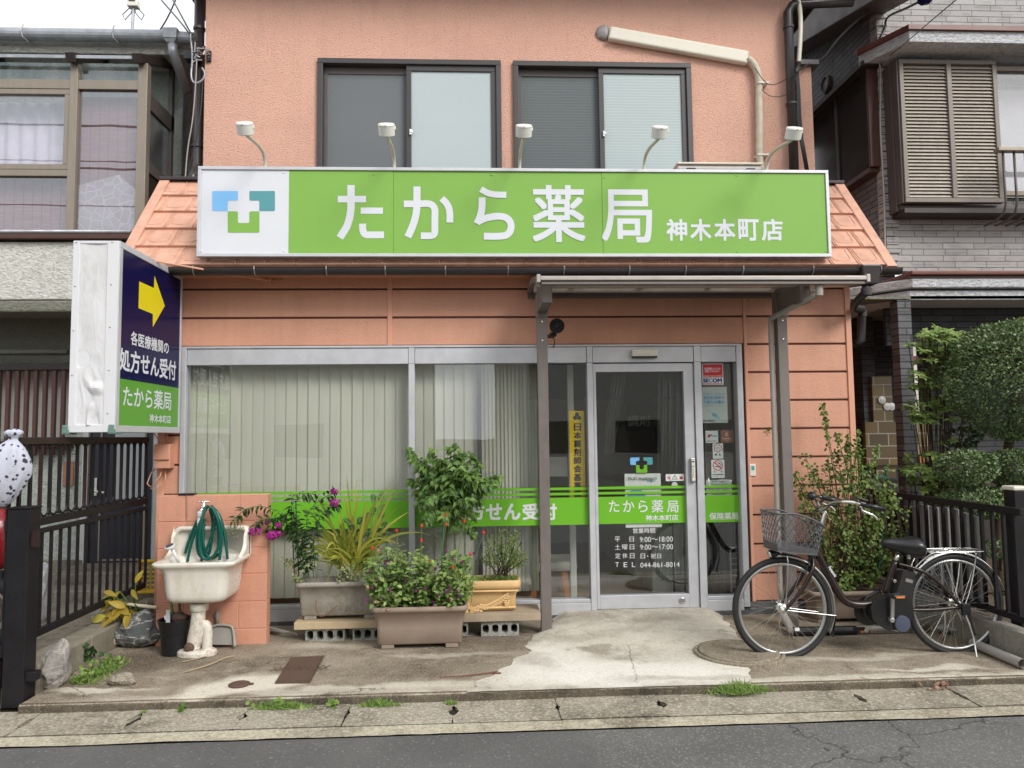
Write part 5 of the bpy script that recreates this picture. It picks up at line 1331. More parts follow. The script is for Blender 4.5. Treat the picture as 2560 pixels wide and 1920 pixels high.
obj('pane',MB().box(lx,fx(445),YL+.03,YL+.036,zg0+.01,fz(1142)),M['porch_glass'],pf)
obj('pane',MB().box(fx(497),fx(887),YL+.03,YL+.036,zg0+.01,pr0),M['porch_glass'],pf)
# side of the porch
zt_b=W(1,1150,540,YLW)
zs0=fz(408)
mb=MB()
sd_=XE-.01
mb.bar((sd_,YL+.06,pr0-.05),(sd_,YLW,pr0-.05),.04,.16).bar((sd_,YL+.06,W(1,950,1050,YL).z),(sd_,YLW,W(1,950,1050,YL).z),.04,.10)
mb.bar((sd_,YLW-.04,zg0-.1),(sd_,YLW-.04,pr1+.75),.04,.06,up=(0,1,0))
obj('side_rail',mb,M['bronze_dark'],pf,bevel=.003)
obj('side_pane',MB().box(sd_-.004,sd_+.004,YL+.07,YLW-.06,W(1,950,1030,YL).z,pr0-.13),M['porch_glass'],pf)
obj('side_panel',MB().box(sd_-.012,sd_+.004,YL+.07,YLW-.06,zband0,W(1,950,1075,YL).z),M['brown_dark'],pf)
rise=.34
for a_ in(W(1,478,370,YL-.04).x,W(1,905,375,YL-.04).x,W(1,478,370,YL-.04).x-1.02):
 z_=W(1,600,372,YL-.1).z;obj('roof_rafter',MB().bar((a_,YL-.10,z_),(a_,YLW-.02,z_+rise),.085,.085),M['brown_dark'],pf,bevel=.004)
z_=W(1,600,372,YL-.1).z
obj('roof_pane',MB().add([(lx,YL-.08,z_+.02),(XE-.05,YL-.08,z_+.02),(XE-.05,YLW,z_+rise+.02),(lx,YLW,z_+rise+.02)],[(0,1,2,3)]),M['roof_glass'],pf)
obj('front_edge',MB().box(lx,XE-.06,YL-.085,YL-.07,z_-.0,z_+.03),M['galv'],pf)
obj('upper_pane',MB().box(lx,fx(887),YL+.03,YL+.036,pr1,z_+.01),M['roof_glass'],pf)
# reed blind and curtain inside the porch
def reed():
 a=NT('reed');p=a.n('SeparateXYZ');v=a.coord();a.l(v,p.inputs[0])
 w1=a.math('SINE',a.math('MULTIPLY',p.outputs[2],2*math.pi/.011));n=a.noise(a.coord((.6,1,9)),9,4,.7)
 thr=a.math('SINE',a.math('MULTIPLY',p.outputs[0],2*math.pi/.085))
 c=a.ramp(n,[(.3,(.26,.14,.135,1)),(.7,(.42,.27,.26,1))]);c=a.mix(.35,c,a.ramp(w1,[(.2,(.5,.5,.5,1)),(.8,(1,1,1,1))]),'MULTIPLY')
 c=a.mix(a.ramp(thr,[(.96,0.0),(.99,.6)]),c,(.06,.03,.03,1));return a.fin(c,.8,.2)
M['reed']=reed()
o=obj('reed_blind',MB().box(fx(470),fx(905),YL+.14,YL+.15,fz(1200),fz(585)).box(lx,fx(450),YL+.14,YL+.15,zg0,fz(1110)),M['reed'],hl,label='brown reed blind behind the porch glass')
M['curtain']=plain('curtain',(.80,.77,.84,1),.8,0,.2,.14,5)
mb=MB();n=60;vs=[]
for j in range(2):
 for i in range(n):
  u=i/(n-1);X=fx(-500)+(fx(430)-fx(-500))*u;vs.append((X,YL+.22+.015*math.sin(u*60),(fz(1090),fz(600))[j]))
obj('curtain',mb.add(vs,[(i,i+1,n+i+1,n+i)for i in range(n-1)]),M['curtain'],hl,smooth=True)
def crazy():
 a=NT('patterned_film');v=a.coord();e_=a.vor(v,11,'DISTANCE_TO_EDGE');c0_=a.ramp(a.noise(v,5,3),[(.3,(.36,.30,.32,1)),(.7,(.48,.42,.44,1))])
 return a.fin(a.mix(a.ramp(e_,[(.02,1.0),(.05,0.0)]),c0_,(.60,.57,.58,1)),.5,.4)
M['patterned_film']=crazy()
obj('patterned_film',MB().add([(fx(500),YL+.05,zg0+.01),(fx(885),YL+.05,zg0+.01),(fx(885),YL+.05,fz(1230)),(fx(760),YL+.05,fz(1120)),(fx(640),YL+.05,fz(1150)),(fx(500),YL+.05,fz(1190))],[(0,1,2,3,4,5)]),M['patterned_film'],hl)
# lower storey
zy=.10
lz1=zband0+.0
obj('lower_wall',MB().wall(lx,XH+.14,zy+.22,lz1+.05,[(lx+.3,W(5,440,1200,YLW).x,W(5,300,1390,YLW).z,W(5,300,950,YLW).z),(W(6,470,700,YLW).x,W(6,870,700,YLW).x,zy+.22,W(5,650,1000,YLW).z)],YLW,YLW+.18),M['stucco_green'],hl)
M['footing']=concrete('footing',lin(120,116,104),lin(160,154,140),lin(80,76,66),speck=.4,cracks=False)
obj('footing',MB().box(lx,W(6,468,900,YLW-.03).x,YLW-.03,YLW+.1,-.05,zy+.24),M['footing'],hl,bevel=.006)
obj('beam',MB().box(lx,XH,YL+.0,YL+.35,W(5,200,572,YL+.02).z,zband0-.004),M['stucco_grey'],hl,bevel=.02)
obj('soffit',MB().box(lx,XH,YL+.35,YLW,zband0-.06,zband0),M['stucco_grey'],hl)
obj('wall_shade_sheet',MB().box(lx,XH,YLW-.012,YLW-.001,W(5,300,900,YLW).z,lz1-.06),M['stucco_grey'],hl)  # darker sheet over the wall, colouring in the overhang's shade
obj('conduit',MB().tube([(lx,YLW-.05,W(5,200,815,YLW).z),(W(5,450,830,YLW).x,YLW-.05,W(5,450,830,YLW).z)],.022,10),M['stucco_green'],hl,smooth=True)
YLT=YLW-.13
lw=obj('lattice_window',MB().box(lx,W(5,445,1200,YLT).x,YLT-.01,YLW-.01,W(5,300,945,YLT).z,W(5,300,905,YLT).z).box(lx,W(5,445,1200,YLT).x,YLT+.03,YLW-.01,W(5,300,1392,YLT).z-.09,W(5,300,1392,YLT).z-.02),M['brown_dark'],hl,bevel=.004)
for k in range(34):
 x_=W(5,402-60*k,1200,YLT).x
 if x_<-6.8:break
 obj('lattice_bar',MB().box(x_-.017,x_+.017,YLT,YLT+.04,W(5,300,1392,YLT).z-.16,W(5,300,950,YLT).z),M['brown_paint'],lw,bevel=.002)
obj('curtain',MB().box(lx,W(5,440,1200,YLW).x,YLW+.10,YLW+.11,W(5,300,1390,YLW).z-.1,W(5,300,950,YLW).z),M['in_wall'],lw)
# entrance door of the house
M['door_navy']=plain('door_navy',(.018,.022,.036,1),.35,0,.5,.2)
dx0,dx1=W(6,500,700,YLW).x,W(6,880,700,YLW).x
dz0_,dz1_=W(6,600,930,YLW).z,W(5,650,1010,YLW).z
dd=obj('door',MB().box(dx0,dx1,YLW+.02,YLW+.07,dz0_,dz1_),M['door_navy'],hl,bevel=.004)
obj('door_frame',MB().box(dx0-.06,dx0,YLW-.02,YLW+.1,dz0_-.03,dz1_).box(dx1,dx1+.05,YLW-.02,YLW+.1,dz0_-.03,dz1_).box(dx0,dx1,YLW-.02,YLW+.1,dz0_-.03,dz0_),M['alu_grey'],dd,bevel=.003)
mb=MB().frame(W(6,562,700,YLW).x,W(6,830,700,YLW).x,W(6,700,835,YLW).z,dz1_-.05,.018,YLW+.008,YLW+.02)
obj('door_panel',mb,M['porch_alu'],dd)
obj('door_glass',MB().box(W(6,655,300,YLW).x,W(6,835,300,YLW).x,YLW+.014,YLW+.02,W(6,700,480,YLW).z,dz1_-.07),M['frost'],dd)
hx_=W(6,541,400,YLW).x
obj('handle',MB().box(hx_-.03,hx_+.03,YLW-.0,YLW+.02,W(6,541,460,YLW).z,W(6,541,358,YLW).z).bar((hx_,YLW-.05,W(6,541,428,YLW).z),(hx_+.13,YLW-.05,W(6,580,440,YLW).z),.02,.02).bar((hx_,YLW-.05,W(6,541,428,YLW).z),(hx_,YLW,W(6,541,428,YLW).z),.02,.02,up=(1,0,0)),M['silver'],dd,bevel=.003)
ic=W(6,398,332,YLW);o=obj('intercom',MB().box(ic.x-.05,ic.x+.05,YLW-.02,YLW,ic.z-.12,ic.z+.12).box(ic.x-.015,ic.x+.015,YLW-.026,YLW-.02,ic.z+.0,ic.z+.05),M['tan_print'],bevel=.004)
tag(o,'small brown intercom plate on the pale stucco wall behind the gate fence','intercom')
# yard, step, wires and box on the roof
M['yard']=concrete('yard',lin(128,122,108),lin(170,164,150),lin(84,78,66),speck=.5)
struct('yard',MB().box(lx,-2.69,4.62,YLW+.2,-.06,zy),M['yard'])
o=obj('door_step',MB().box(W(6,180,900,7.2).x,-2.8,6.75,YLW+.1,zy-.02,zy+.10).box(W(6,180,900,7.2).x+.2,-2.8,7.05,YLW+.1,zy+.08,zy+.2),M['yard'],bevel=.012);tag(o,'grey concrete door step behind the gate fence','step')
bxp=W(1,866,30,9.0)
t=thing('utility_box','cream utility box on a thin pole above the roof of the stucco house','utility box',(bxp.x,9.0,ez1+.3))
s9=2.592*CAM_F/9
obj('box_body',MB().box(bxp.x-34/s9,bxp.x+34/s9,8.95,9.05,bxp.z-22/s9,bxp.z+24/s9),M['cream'],t,bevel=.01)
obj('label_window',MB().box(bxp.x-20/s9,bxp.x+20/s9,8.945,8.95,bxp.z+8/s9,bxp.z+18/s9),M['window_dark'],t)
obj('pole',MB().tube([(bxp.x,9.0,bxp.z-24/s9),(bxp.x-.01,9.0,bxp.z-190/s9)],.018,8),M['galv'],t)
for sx in(-1,1):obj('cable',MB().tube([(bxp.x+sx*.05,9,bxp.z-24/s9),(bxp.x+sx*.13,9,bxp.z-70/s9),(bxp.x+sx*.1,9,bxp.z-105/s9),(bxp.x+sx*.03,9,bxp.z-60/s9),(bxp.x+sx*.01,9,bxp.z-24/s9)],.006,5),M['black'],t)
def wire(label,pts,r=.008,mat='black'):
 P=[Vector(k)for k in pts]
 for _ in range(2):
  z=[P[0]]
  for i in range(len(P)-1):z+=[P[i]*.75+P[i+1]*.25,P[i]*.25+P[i+1]*.75]
  z.append(P[-1]);P=z
 o=obj('cable',MB().tube(P,r,6),M[mat],smooth=True);tag(o,label,'cable',None);return o
ins=W(1,1290,350,6.75)
wire('thin black wire crossing the sky above the left roof, rising to the left',[W(1,1045,0,7.6),W(1,1150,120,7.2),W(1,1225,212,6.8),ins])
wire('thin black wire crossing the sky above the left roof, rising steeply beside the dark downpipe',[W(1,1120,0,7.6),W(1,1180,110,7.2),W(1,1235,215,6.8),W(1,1275,270,6.75)])
wire('thin black wire crossing the sky above the left roof, rising to the right',[W(1,1030,205,8),W(1,1085,120,8),W(1,1138,0,8)])
wire('grey cable looping beside the left downpipe of the pharmacy',[W(1,1235,220,6.8),W(1,1250,380,6.78),W(1,1235,500,6.76),W(1,1260,545,6.75),W(1,1310,525,6.74),W(1,1333,480,6.74),W(1,1310,440,6.75)],.009,'galv')
wire('pale cable hanging straight down the left downpipe of the pharmacy',[W(1,1275,380,6.74),W(1,1270,520,6.74),W(1,1250,780,6.74),W(1,1215,960,6.74),W(1,1200,1160,6.74)],.006,'pipe_grey')
wire('black cable slanting down behind the left downpipe of the pharmacy',[W(1,1318,470,6.76),W(1,1300,760,6.76),W(1,1250,1010,6.76),W(1,1200,1150,6.76)],.006)
t=thing('cable_anchor','tangle of black insulators and wire ends at the left corner of the upper pink wall','insulator',ins)
mb=MB().ball(W(1,1352,348,YU-.02),.012,8,6,(1,1,1.4)).ball(W(1,1352,375,YU-.02),.012,8,6,(1,1,1.4))
a_=W(1,1352,362,YU-.02);mb.box(a_.x-.02,a_.x+.02,YU-.025,YU,a_.z-.05,a_.z+.05);obj('wall_hook',mb,M['black'],t)
mb=MB();rd=random.Random(9)
for k in range(9):
 s_=W(1,1275+rd.uniform(-10,40),300+rd.uniform(0,100),6.74);mb.tube([s_,s_+Vector((rd.uniform(-.06,.06),rd.uniform(-.02,.02),rd.uniform(-.06,.05))),s_+Vector((rd.uniform(-.09,.09),0,rd.uniform(-.09,.06)))],.006,5)
mb.tube([W(1,1265,352,6.75),W(1,1350,352,YU-.03)],.005,5)
obj('wire_end',mb,M['steel'],t)
obj('bracket_arm',MB().box(W(1,1205,360,6.9).x,W(1,1300,360,6.9).x,6.85,6.95,W(1,1250,395,6.9).z,W(1,1250,345,6.9).z),M['black'],t)
# ------------------------------------------------------------ right neighbour: house clad in grey stone slips
YR=7.5;XC=W(4,640,900,YR).x;XCF=W(4,705,900,YR).x
hr=thing('stone_clad_house','grey stone clad house with a brown louvred shutter, right of the pharmacy','house',(6,YR,0))
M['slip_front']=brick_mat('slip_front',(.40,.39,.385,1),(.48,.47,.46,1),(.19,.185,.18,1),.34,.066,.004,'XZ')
M['slip_side_shade']=brick_mat('slip_side_shade',(.165,.17,.18,1),(.22,.225,.235,1),(.075,.075,.08,1),.34,.066,.006,'YZ')  # same cladding, with the side wall's shade put into the colour
M['slip_recess_shade']=brick_mat('slip_recess_shade',(.065,.067,.072,1),(.085,.088,.095,1),(.035,.035,.04,1),.34,.066,.006,'XZ')  # same cladding again, darkened to paint in the shade of the porch recess
M['slip_porch_shade']=brick_mat('slip_porch_shade',(.13,.132,.14,1),(.17,.172,.18,1),(.06,.06,.065,1),.28,.066,.006,'XZ')  # column copy of the cladding, shade under the porch mixed into its tone
M['stucco_white']=stucco('stucco_white',(.70,.715,.74,1),20,.9,.02,.05)
M['eave_brown']=plain('eave_brown',(.075,.055,.05,1),.55)
M['red_brown']=plain('red_brown',(.145,.045,.032,1),.4,0,.5,.2)
rxe=12
zr0=W(15,1000,95,YR).z
obj('front_wall',MB().wall(XC,rxe,zr0,8.0,[],YR,YR+.15),M['slip_front'],hr)
mb=MB();n=int((8.0-2.4)/.092);rd=random.Random(4)
for k in range(n):
 z_=zr0+.092*k
 if z_>7.9:break
 mb.box(XC-.022-rd.uniform(0,.008),XCF+rd.uniform(-.02,.02),YR-.02-rd.uniform(0,.008),YR+.1,z_+.004,z_+.088)
obj('corner_stone',mb,M['slip_front'],hr,bevel=.006)
obj('side_wall',MB().box(XC,XC+.15,YR+.15,YR+5.0,zr0-.3,8),M['slip_side_shade'],hr)
# rake of the roof over the side wall
ra,rb=WX(4,620,0,XC-.25),WX(4,80,315,XC-.25)
rdv=(rb-ra);ra2=ra-rdv*1.2;rb2=rb+rdv*.6
obj('roof_verge',MB().bar(ra2+Vector((.14,0,.14)),rb2+Vector((.14,0,.14)),.36,.26).bar(ra2+Vector((-.06,0,.2)),rb2+Vector((-.06,0,.2)),.05,.42),M['eave_brown'],hr,bevel=.01)
obj('verge_flashing',MB().bar(ra2+Vector((-.09,0,.40)),rb2+Vector((-.09,0,.40)),.04,.04),M['roof_grey'],hr)
# bay with shutters and an awning of white stucco
YB=7.22
bz0,bz1=W(4,1000,1310,YB).z,W(4,1000,385,YB).z
bxl=W(4,770,900,YB).x;bxm=W(4,1405,900,YB).x
az1,az0=W(4,1200,205,7.0).z,W(4,1200,275,7.0).z;axl=W(4,812,230,7.0).x
aw=MB().box(axl,rxe,7.0,YR,az0,az1)
vs=[(axl,7.0,az0),(axl,7.0,az1),(axl-.22,YR-.03,az1),(axl-.22,YR-.03,az0)]
aw.add([(axl,7.0,az0),(axl-.26,YR,az0),(axl-.26,YR,az1),(axl,7.0,az1)],[(0,1,2,3)])
aw.add([(axl,7.0,az0),(axl,YR,az0),(axl-.26,YR,az0)],[(0,1,2)])
awn=obj('awning',aw,M['stucco_white'],hr)
obj('awning_cap',MB().polyz([(axl-.02,6.97),(rxe,6.97),(rxe,YR),(axl-.29,YR),(axl-.29,YR-.03)][::-1][::-1],az1+.003,az1+.05),M['red_brown'],awn)
shw=obj('shutter_window',MB().box(bxl,rxe,YB+.09,YR,bz0-.05,bz0).box(W(4,700,900,7.36).x,bxl,7.34,YR,bz0-.06,bz1).box(bxl-.02,bxl+.0,YB+.02,7.34,bz0,bz1),M['bronze_dark'],hr,bevel=.004)
fl=MB().frame(bxl,bxm,bz0,bz1,.045,YB,YB+.07)
mid=W(4,1092,900,YB).x;fl.box(mid-.025,mid+.025,YB-.004,YB+.07,bz0+.045,bz1-.045)
M['frame_taupe']=plain('frame_taupe',(.20,.172,.145,1),.45)
obj('shutter_frame',fl,M['frame_taupe'],shw,bevel=.004)
M['louvre']=metal('louvre',(.47,.42,.36,1),.45,.3,.06,True)
for a_,b_ in((bxl+.045,mid-.025),(mid+.025,bxm-.045)):
 mb=MB();nl=38
 for k in range(nl):
  z_=bz0+.055+(bz1-bz0-.11)*(k+.5)/nl
  h_=(bz1-bz0-.11)/nl
  mb.add([(a_,YB+.012,z_-h_*.42),(b_,YB+.012,z_-h_*.42),(b_,YB+.034,z_+h_*.46),(a_,YB+.034,z_+h_*.46),(a_,YB+.012,z_-h_*.48),(b_,YB+.012,z_-h_*.48),(b_,YB+.034,z_+h_*.36),(a_,YB+.034,z_+h_*.36)],
               [(0,1,2,3),(7,6,5,4),(0,4,5,1),(2,6,7,3)])
 obj('shutter_louvre',mb,M['louvre'],shw)
obj('shutter_backing',MB().box(bxl+.02,bxm-.02,YB+.06,YB+.068,bz0+.02,bz1-.02),M['porch_alu'],shw)
gx0=bxm+.01
obj('window_frame',MB().frame(gx0,rxe,W(4,1500,1270,YB+.1).z,bz1-.02,.05,YB+.08,YB+.13),M['porch_alu'],shw,bevel=.003)
obj('pane',MB().box(gx0+.05,rxe-.05,YB+.10,YB+.105,W(4,1500,1250,YB+.1).z,bz1-.07),M['porch_glass'],shw)
obj('curtain',MB().box(gx0+.05,rxe-.05,YB+.25,YB+.26,W(4,1500,1250,YB+.1).z,W(4,1500,540,YB+.1).z),M['in_white'],shw)
obj('under_bay_shade',MB().box(bxl,rxe,YB+.03,YR,bz0-.10,bz0-.052),M['brown_dark'],shw)  # dark box standing in for the shadow below the bay
# window rail
rlz=W(4,1460,970,YB-.25).z;rx=W(4,1378,970,YB-.25).x
t_=obj('window_rail',MB().box(rx,rxe,YB-.28,YB-.20,rlz-.02,rlz+.02),M['porch_alu'],hr,bevel=.006)
for k in range(4):
 x_=rx+.07+.115*k;obj('rail_bar',MB().tube([(x_,YB-.24,rlz-.02),(x_,YB-.24,rlz-.55),(x_,YB-.20,rlz-.64),(x_,YB-.08,rlz-.68),(x_,YB+.08,rlz-.68)],.012,8),M['bronze_dark'],t_,smooth=True)
# dark oriel window on the side wall
oz0,oz1=WX(4,560,1080,XC-.14).z,WX(4,545,430,XC-.14).z
oy0=WX(4,600,800,XC-.05).y;oya=WX(4,552,800,XC-.14).y;oyb=WX(4,195,800,XC-.14).y
ori=obj('side_window',MB().box(XC-.14,XC,oya,oya+.04,oz0,oz1).box(XC-.14,XC,oya+.04,oyb+1.0,oz0-.05,oz0),M['brown_paint'],hr,bevel=.004)
M['dark_pane']=plain('dark_pane',(.035,.033,.033,1),.15)
obj('pane',MB().box(XC-.13,XC-.11,oya+.04,oyb+1.0,oz0,oz1),M['dark_pane'],ori)
ym=WX(4,340,800,XC-.14).y;obj('mullion',MB().box(XC-.145,XC-.13,ym-.03,ym+.03,oz0,oz1),M['brown_dark'],ori)
obj('hood',MB().box(XC-.22,XC,oya-.06,oyb+1.0,oz1+.0,oz1+.05),M['brown_dark'],ori)
v_=WX(4,280,550,XC-.02);obj('vent_hood',MB().lathe((XC,v_.y,v_.z),(-1,0,0),[(0,.11),(.05,.11),(.06,.09),(.04,.08)],20),M['eave_brown'],hr,smooth=False)
# porch roof of the lower storey: red brown flashing over two rolls of white stucco
zs_=[W(15,1100,y_,6.9).z for y_ in(95,122,140,205,270)]
xq=W(15,805,200,6.9).x
pr=obj('porch_flashing',MB().box(XC-.15,rxe,6.86,YR,zs_[1],zs_[0]),M['red_brown'],hr,bevel=.01)
obj('porch_trim',MB().box(XC-.15,rxe,6.90,YR,zs_[2],zs_[1]-.002),M['brown_paint'],pr)
mb=MB()
for a_,b_,o_ in((zs_[3]+.012,zs_[2],0),(zs_[4],zs_[3]-.006,.05)):
 mb.box(xq,rxe,6.9+o_,YR,a_,b_)
 mb.add([(xq,6.9+o_,a_),(xq,6.9+o_,b_),(xq-1.1,8.2,b_),(xq-1.1,8.2,a_),(xq,8.2,a_),(xq,8.2,b_)],[(0,1,2,3),(0,3,4),(1,5,2)])
obj('porch_eave',mb,M['stucco_white'],hr,bevel=.012)
obj('porch_soffit',MB().box(xq-1.0,rxe,6.95,8.6,zs_[4]+.01,zs_[4]+.04),M['stucco_grey'],hr)
cx_a,cx_b=W(15,742,900,6.95).x,W(15,826,900,6.95).x
cl=obj('porch_column',MB().box(cx_a,cx_b,6.95,7.08,.1,zs_[4]),M['slip_porch_shade'],hr)
obj('recess_wall',MB().box(XC-.9,rxe,8.3,8.45,0,zs_[4]+.1).box(cx_b,rxe,7.40,7.45,W(15,1200,560,7.4).z,zs_[4]),M['slip_recess_shade'],hr)
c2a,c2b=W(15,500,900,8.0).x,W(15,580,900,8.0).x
obj('back_column',MB().box(c2a,c2b,8.0,8.3,0,zs_[4]),M['slip_recess_shade'],hr)
def tile_mat():
 a=NT('mustard_tile');p=a.n('SeparateXYZ');a.l(a.coord(),p.inputs[0]);cm=a.n('CombineXYZ');a.l(p.outputs[0],cm.inputs[0]);a.l(p.outputs[2],cm.inputs[1])
 b=a.n('TexBrick',offset=.5);a.l(cm.outputs[0],b.inputs['Vector']);b.inputs['Color1'].default_value=(.17,.115,.03,1);b.inputs['Color2'].default_value=(.06,.04,.025,1);b.inputs['Mortar'].default_value=(.28,.26,.22,1)
 b.inputs['Scale'].default_value=1;b.inputs['Mortar Size'].default_value=.006;b.inputs['Brick Width'].default_value=.22;b.inputs['Row Height'].default_value=.135;b.inputs['Bias'].default_value=-.1
 return a.fin(b.outputs[0],.3,.5)
M['mustard_tile']=tile_mat()
X0,X1,Z0,Z1=rect(15,566,757,690,1395,7.95)
obj('tile_panel',MB().box(X0,X1,7.95,8.0,Z0,Z1).box(cx_b,W(15,925,1200,7.9).x,7.9,7.95,W(15,870,1310,7.9).z,W(15,870,1040,7.9).z),M['mustard_tile'],hr)
mb=MB()
for x_,y_ in((615,905),(648,946),(676,946)):
 c_=W(15,x_,y_,7.94);mb.lathe((c_.x,7.95,c_.z),(0,-1,0),[(0,.045),(.015,.042),(.02,0)],18)
obj('wall_plate',mb,M['alu_grey'],hr)
X0,X1,Z0,Z1=rect(15,850,1245,890,1300,7.88);o=obj('intercom',MB().box(X0,X1,7.87,7.9,Z0,Z1).box((X0+X1)/2-.02,(X0+X1)/2+.02,7.864,7.87,Z0+.06,Z0+.1),M['orange_wood'],bevel=.004);tag(o,'orange brown intercom plate on the mustard tiles beside the grey stone column','intercom')
X0,X1,Z0,Z1=rect(15,800,545,833,1000,7.38);obj('name_pillar',MB().box(X0,X1,7.36,7.40,Z0,Z1),M['pipe_cover'],hr);
X0,X1,Z0,Z1=rect(15,803,630,833,680,7.38);obj('red_plate',MB().box(X0,X1,7.35,7.36,Z0,Z1),M['red_brown'],hr)
obj('base_slats',MB().box(XC-.9,rxe,8.2,8.3,0,W(15,640,1410,8.2).z),M['brown_dark'],hr)
struct('garden_soil',MB().box(3.52,14,5.1,12,-.06,.12),M['earth'])
# cables on the right side
wire('black cable sagging from the pharmacy corner up to the top of the stone clad house',[W(3,1840,470,6.7),W(4,180,400,6.9),W(4,260,380,7.0),W(4,320,290,7.1),W(4,400,200,7.2),W(4,500,110,7.3),W(4,625,-10,7.4)],.010)
wire('black service cable from a blue insulator to the grey stone corner',[W(4,880,10,6.6),W(4,780,60,6.9),W(4,690,95,7.3),W(4,655,130,7.45),W(4,660,185,7.46),W(4,615,260,7.44),W(4,620,400,7.42)],.012)
wire('thin black wire slanting across the white stucco awning',[W(4,1120,-5,5.5),W(4,940,145,6.0),W(4,820,250,6.5),W(4,670,375,7.4)],.005)
wire('grey cable running down the stone corner of the right house',[W(4,620,400,7.42),W(4,628,520,7.42),W(4,622,780,7.42),W(4,632,1000,7.42),W(4,648,1250,7.42),W(4,655,1640,7.42)],.010,'pipe_grey')
c_=W(4,915,5,6.6);o=obj('insulator',MB().lathe(c_-Vector((.06,0,0)),(1,0,.2),[(0,.03),(.03,.05),(.06,.05),(.09,.05),(.12,.03)],18),M['navy'],smooth=False);tag(o,'dark blue round insulator at the very top in front of the stone clad house','insulator')
wire('cream conduit down the right corner of the upper pink wall',[W(3,1858,-10,6.8),W(3,1872,120,6.82),W(3,1868,260,6.82),W(3,1858,405,6.82)],.022,'pipe_cover')
mb=MB()
for k in range(4):
 o_=k*.008;mb.tube([W(3,1852,400,6.8)+Vector((o_,0,0)),W(3,1838,480,6.8)+Vector((o_,0,0)),W(3,1848,600,6.8)+Vector((o_,0,0)),W(3,1846,760,6.8)+Vector((o_*1.5,0,0)),W(3,1868,900,6.8)+Vector((o_,0,0)),W(3,1905,1110,6.78)+Vector((o_,0,0))],.009,6)
o=obj('cable_bundle',mb,M['black'],smooth=True);tag(o,'bundle of black cables running down beside the right downpipe of the upper pink wall','cables')
wire('thin wire drooping between the wrapped pipe and the right downpipe',[W(3,1575,440,YU-.1),W(3,1640,540,YU-.12),W(3,1700,555,YU-.12),W(3,1800,500,YU-.14),W(3,1840,470,YU-.14)],.004)
wire('second thin wire drooping lower beside the right downpipe',[W(3,1615,580,YU-.1),W(3,1680,632,YU-.12),W(3,1780,620,YU-.12),W(3,1830,560,YU-.14),W(3,1840,480,YU-.14)],.003)
# ------------------------------------------------------------ helpers for shaped bodies
def rrect(x0,x1,y0,y1,r,n=5):
 out=[]
 for cx_,cy_,a0 in((x1-r,y1-r,0),(x0+r,y1-r,90),(x0+r,y0+r,180),(x1-r,y0+r,270)):
  for k in range(n+1):
   a=R(a0+90*k/n);out.append((cx_+r*math.cos(a),cy_+r*math.sin(a)))
 return out
def loft(mb,loops,close0=True,close1=True):
 """loops: list of equal-length point rings"""
 n=len(loops[0]);vs=[p_ for l in loops for p_ in l];fs=[]
 for i in range(len(loops)-1):
  for k in range(n):
   k2=(k+1)%n;fs.append((i*n+k,i*n+k2,(i+1)*n+k2,(i+1)*n+k))
 if close0:fs.append(tuple(range(n-1,-1,-1)))
 if close1:fs.append(tuple((len(loops)-1)*n+k for k in range(n)))
 return mb.add(vs,fs)
def rr_tub(mb,x0,x1,y0,y1,prof,r,close0=True,close1=True):
 """rounded rectangular tub: prof of (z, inset)"""
 return loft(mb,[[(px,py,z)for px,py in rrect(x0+i,x1-i,y0+i,y1-i,max(.004,r-i*.5))]for z,i in prof],close0,close1)
def smoothpts(P,it=2,closed=False):
 P=[Vector(p_)for p_ in P]
 for _ in range(it):
  z=[]if closed else[P[0]]
  n=len(P)
  for i in range(n if closed else n-1):
   a,b=P[i],P[(i+1)%n];z+=[a*.75+b*.25,a*.25+b*.75]
  if not closed:z.append(P[-1])
  P=z
 return P
def rock(name,c,size,mat,seed,label,cat='rock',rot=0.0,rough=.3):
 bm=bmesh.new();bmesh.ops.create_icosphere(bm,subdivisions=4,radius=1)
 for v in bm.verts:
  p_=v.co.copy();n1=mnoise.noise(p_*1.1+Vector((seed,0,0)));n2=mnoise.noise(p_*3.1+Vector((0,seed,0)));n3=mnoise.noise(p_*8+Vector((0,0,seed)))
  q_=p_*(1+rough*n1+rough*.4*n2+rough*.12*n3)
  for ax in((1,.2,.3),(-.6,.8,.1),(.1,-.9,.5),(-.5,-.4,.8)):
   d=Vector(ax).normalized();t_=q_.dot(d)
   if t_>.72:q_-=d*(t_-.72)*.8
  v.co=Vector((q_.x*size[0],q_.y*size[1],q_.z*size[2]))
 m_=Matrix.Rotation(rot,3,'Y')
 mb=MB();vs=[m_@v.co for v in bm.verts];zmin=min(v.z for v in vs)
 vs=[v+Vector(c)-Vector((0,0,zmin+size[2]*.12))for v in vs]
 mb.add(vs,[tuple(v.index for v in f.verts)for f in bm.faces]);bm.free()
 o=obj(name,mb,M[mat],smooth=False);return tag(o,label,cat)
# ------------------------------------------------------------ gate fence on the left with its kerb wall
XF=-2.74
M['iron']=plain('iron',(.011,.010,.012,1),.5,.0,.28,.25,8)
M['iron_rust']=plain('iron_rust',(.030,.016,.013,1),.55,.0,.3,.5,14)
yf0,yf1=4.60,6.35
zr_t=WX(6,500,140,XF).z;zr_m=WX(6,500,555,XF).z;zr_b=WX(6,500,1120,XF).z
fc=thing('gate_fence','black iron railing with rounded loops running back between the pharmacy and the stucco house','fence',(XF,(yf0+yf1)/2,.1))
obj('top_rail',MB().bar((XF,yf0-.1,zr_t),(XF,yf1,zr_t),.035,.045),M['iron_rust'],fc,bevel=.004)
obj('middle_rail',MB().bar((XF,yf0,zr_m),(XF,yf1,zr_m),.035,.05).bar((XF,yf0,zr_m-.06),(XF,yf1,zr_m-.06),.035,.03),M['iron'],fc,bevel=.004)
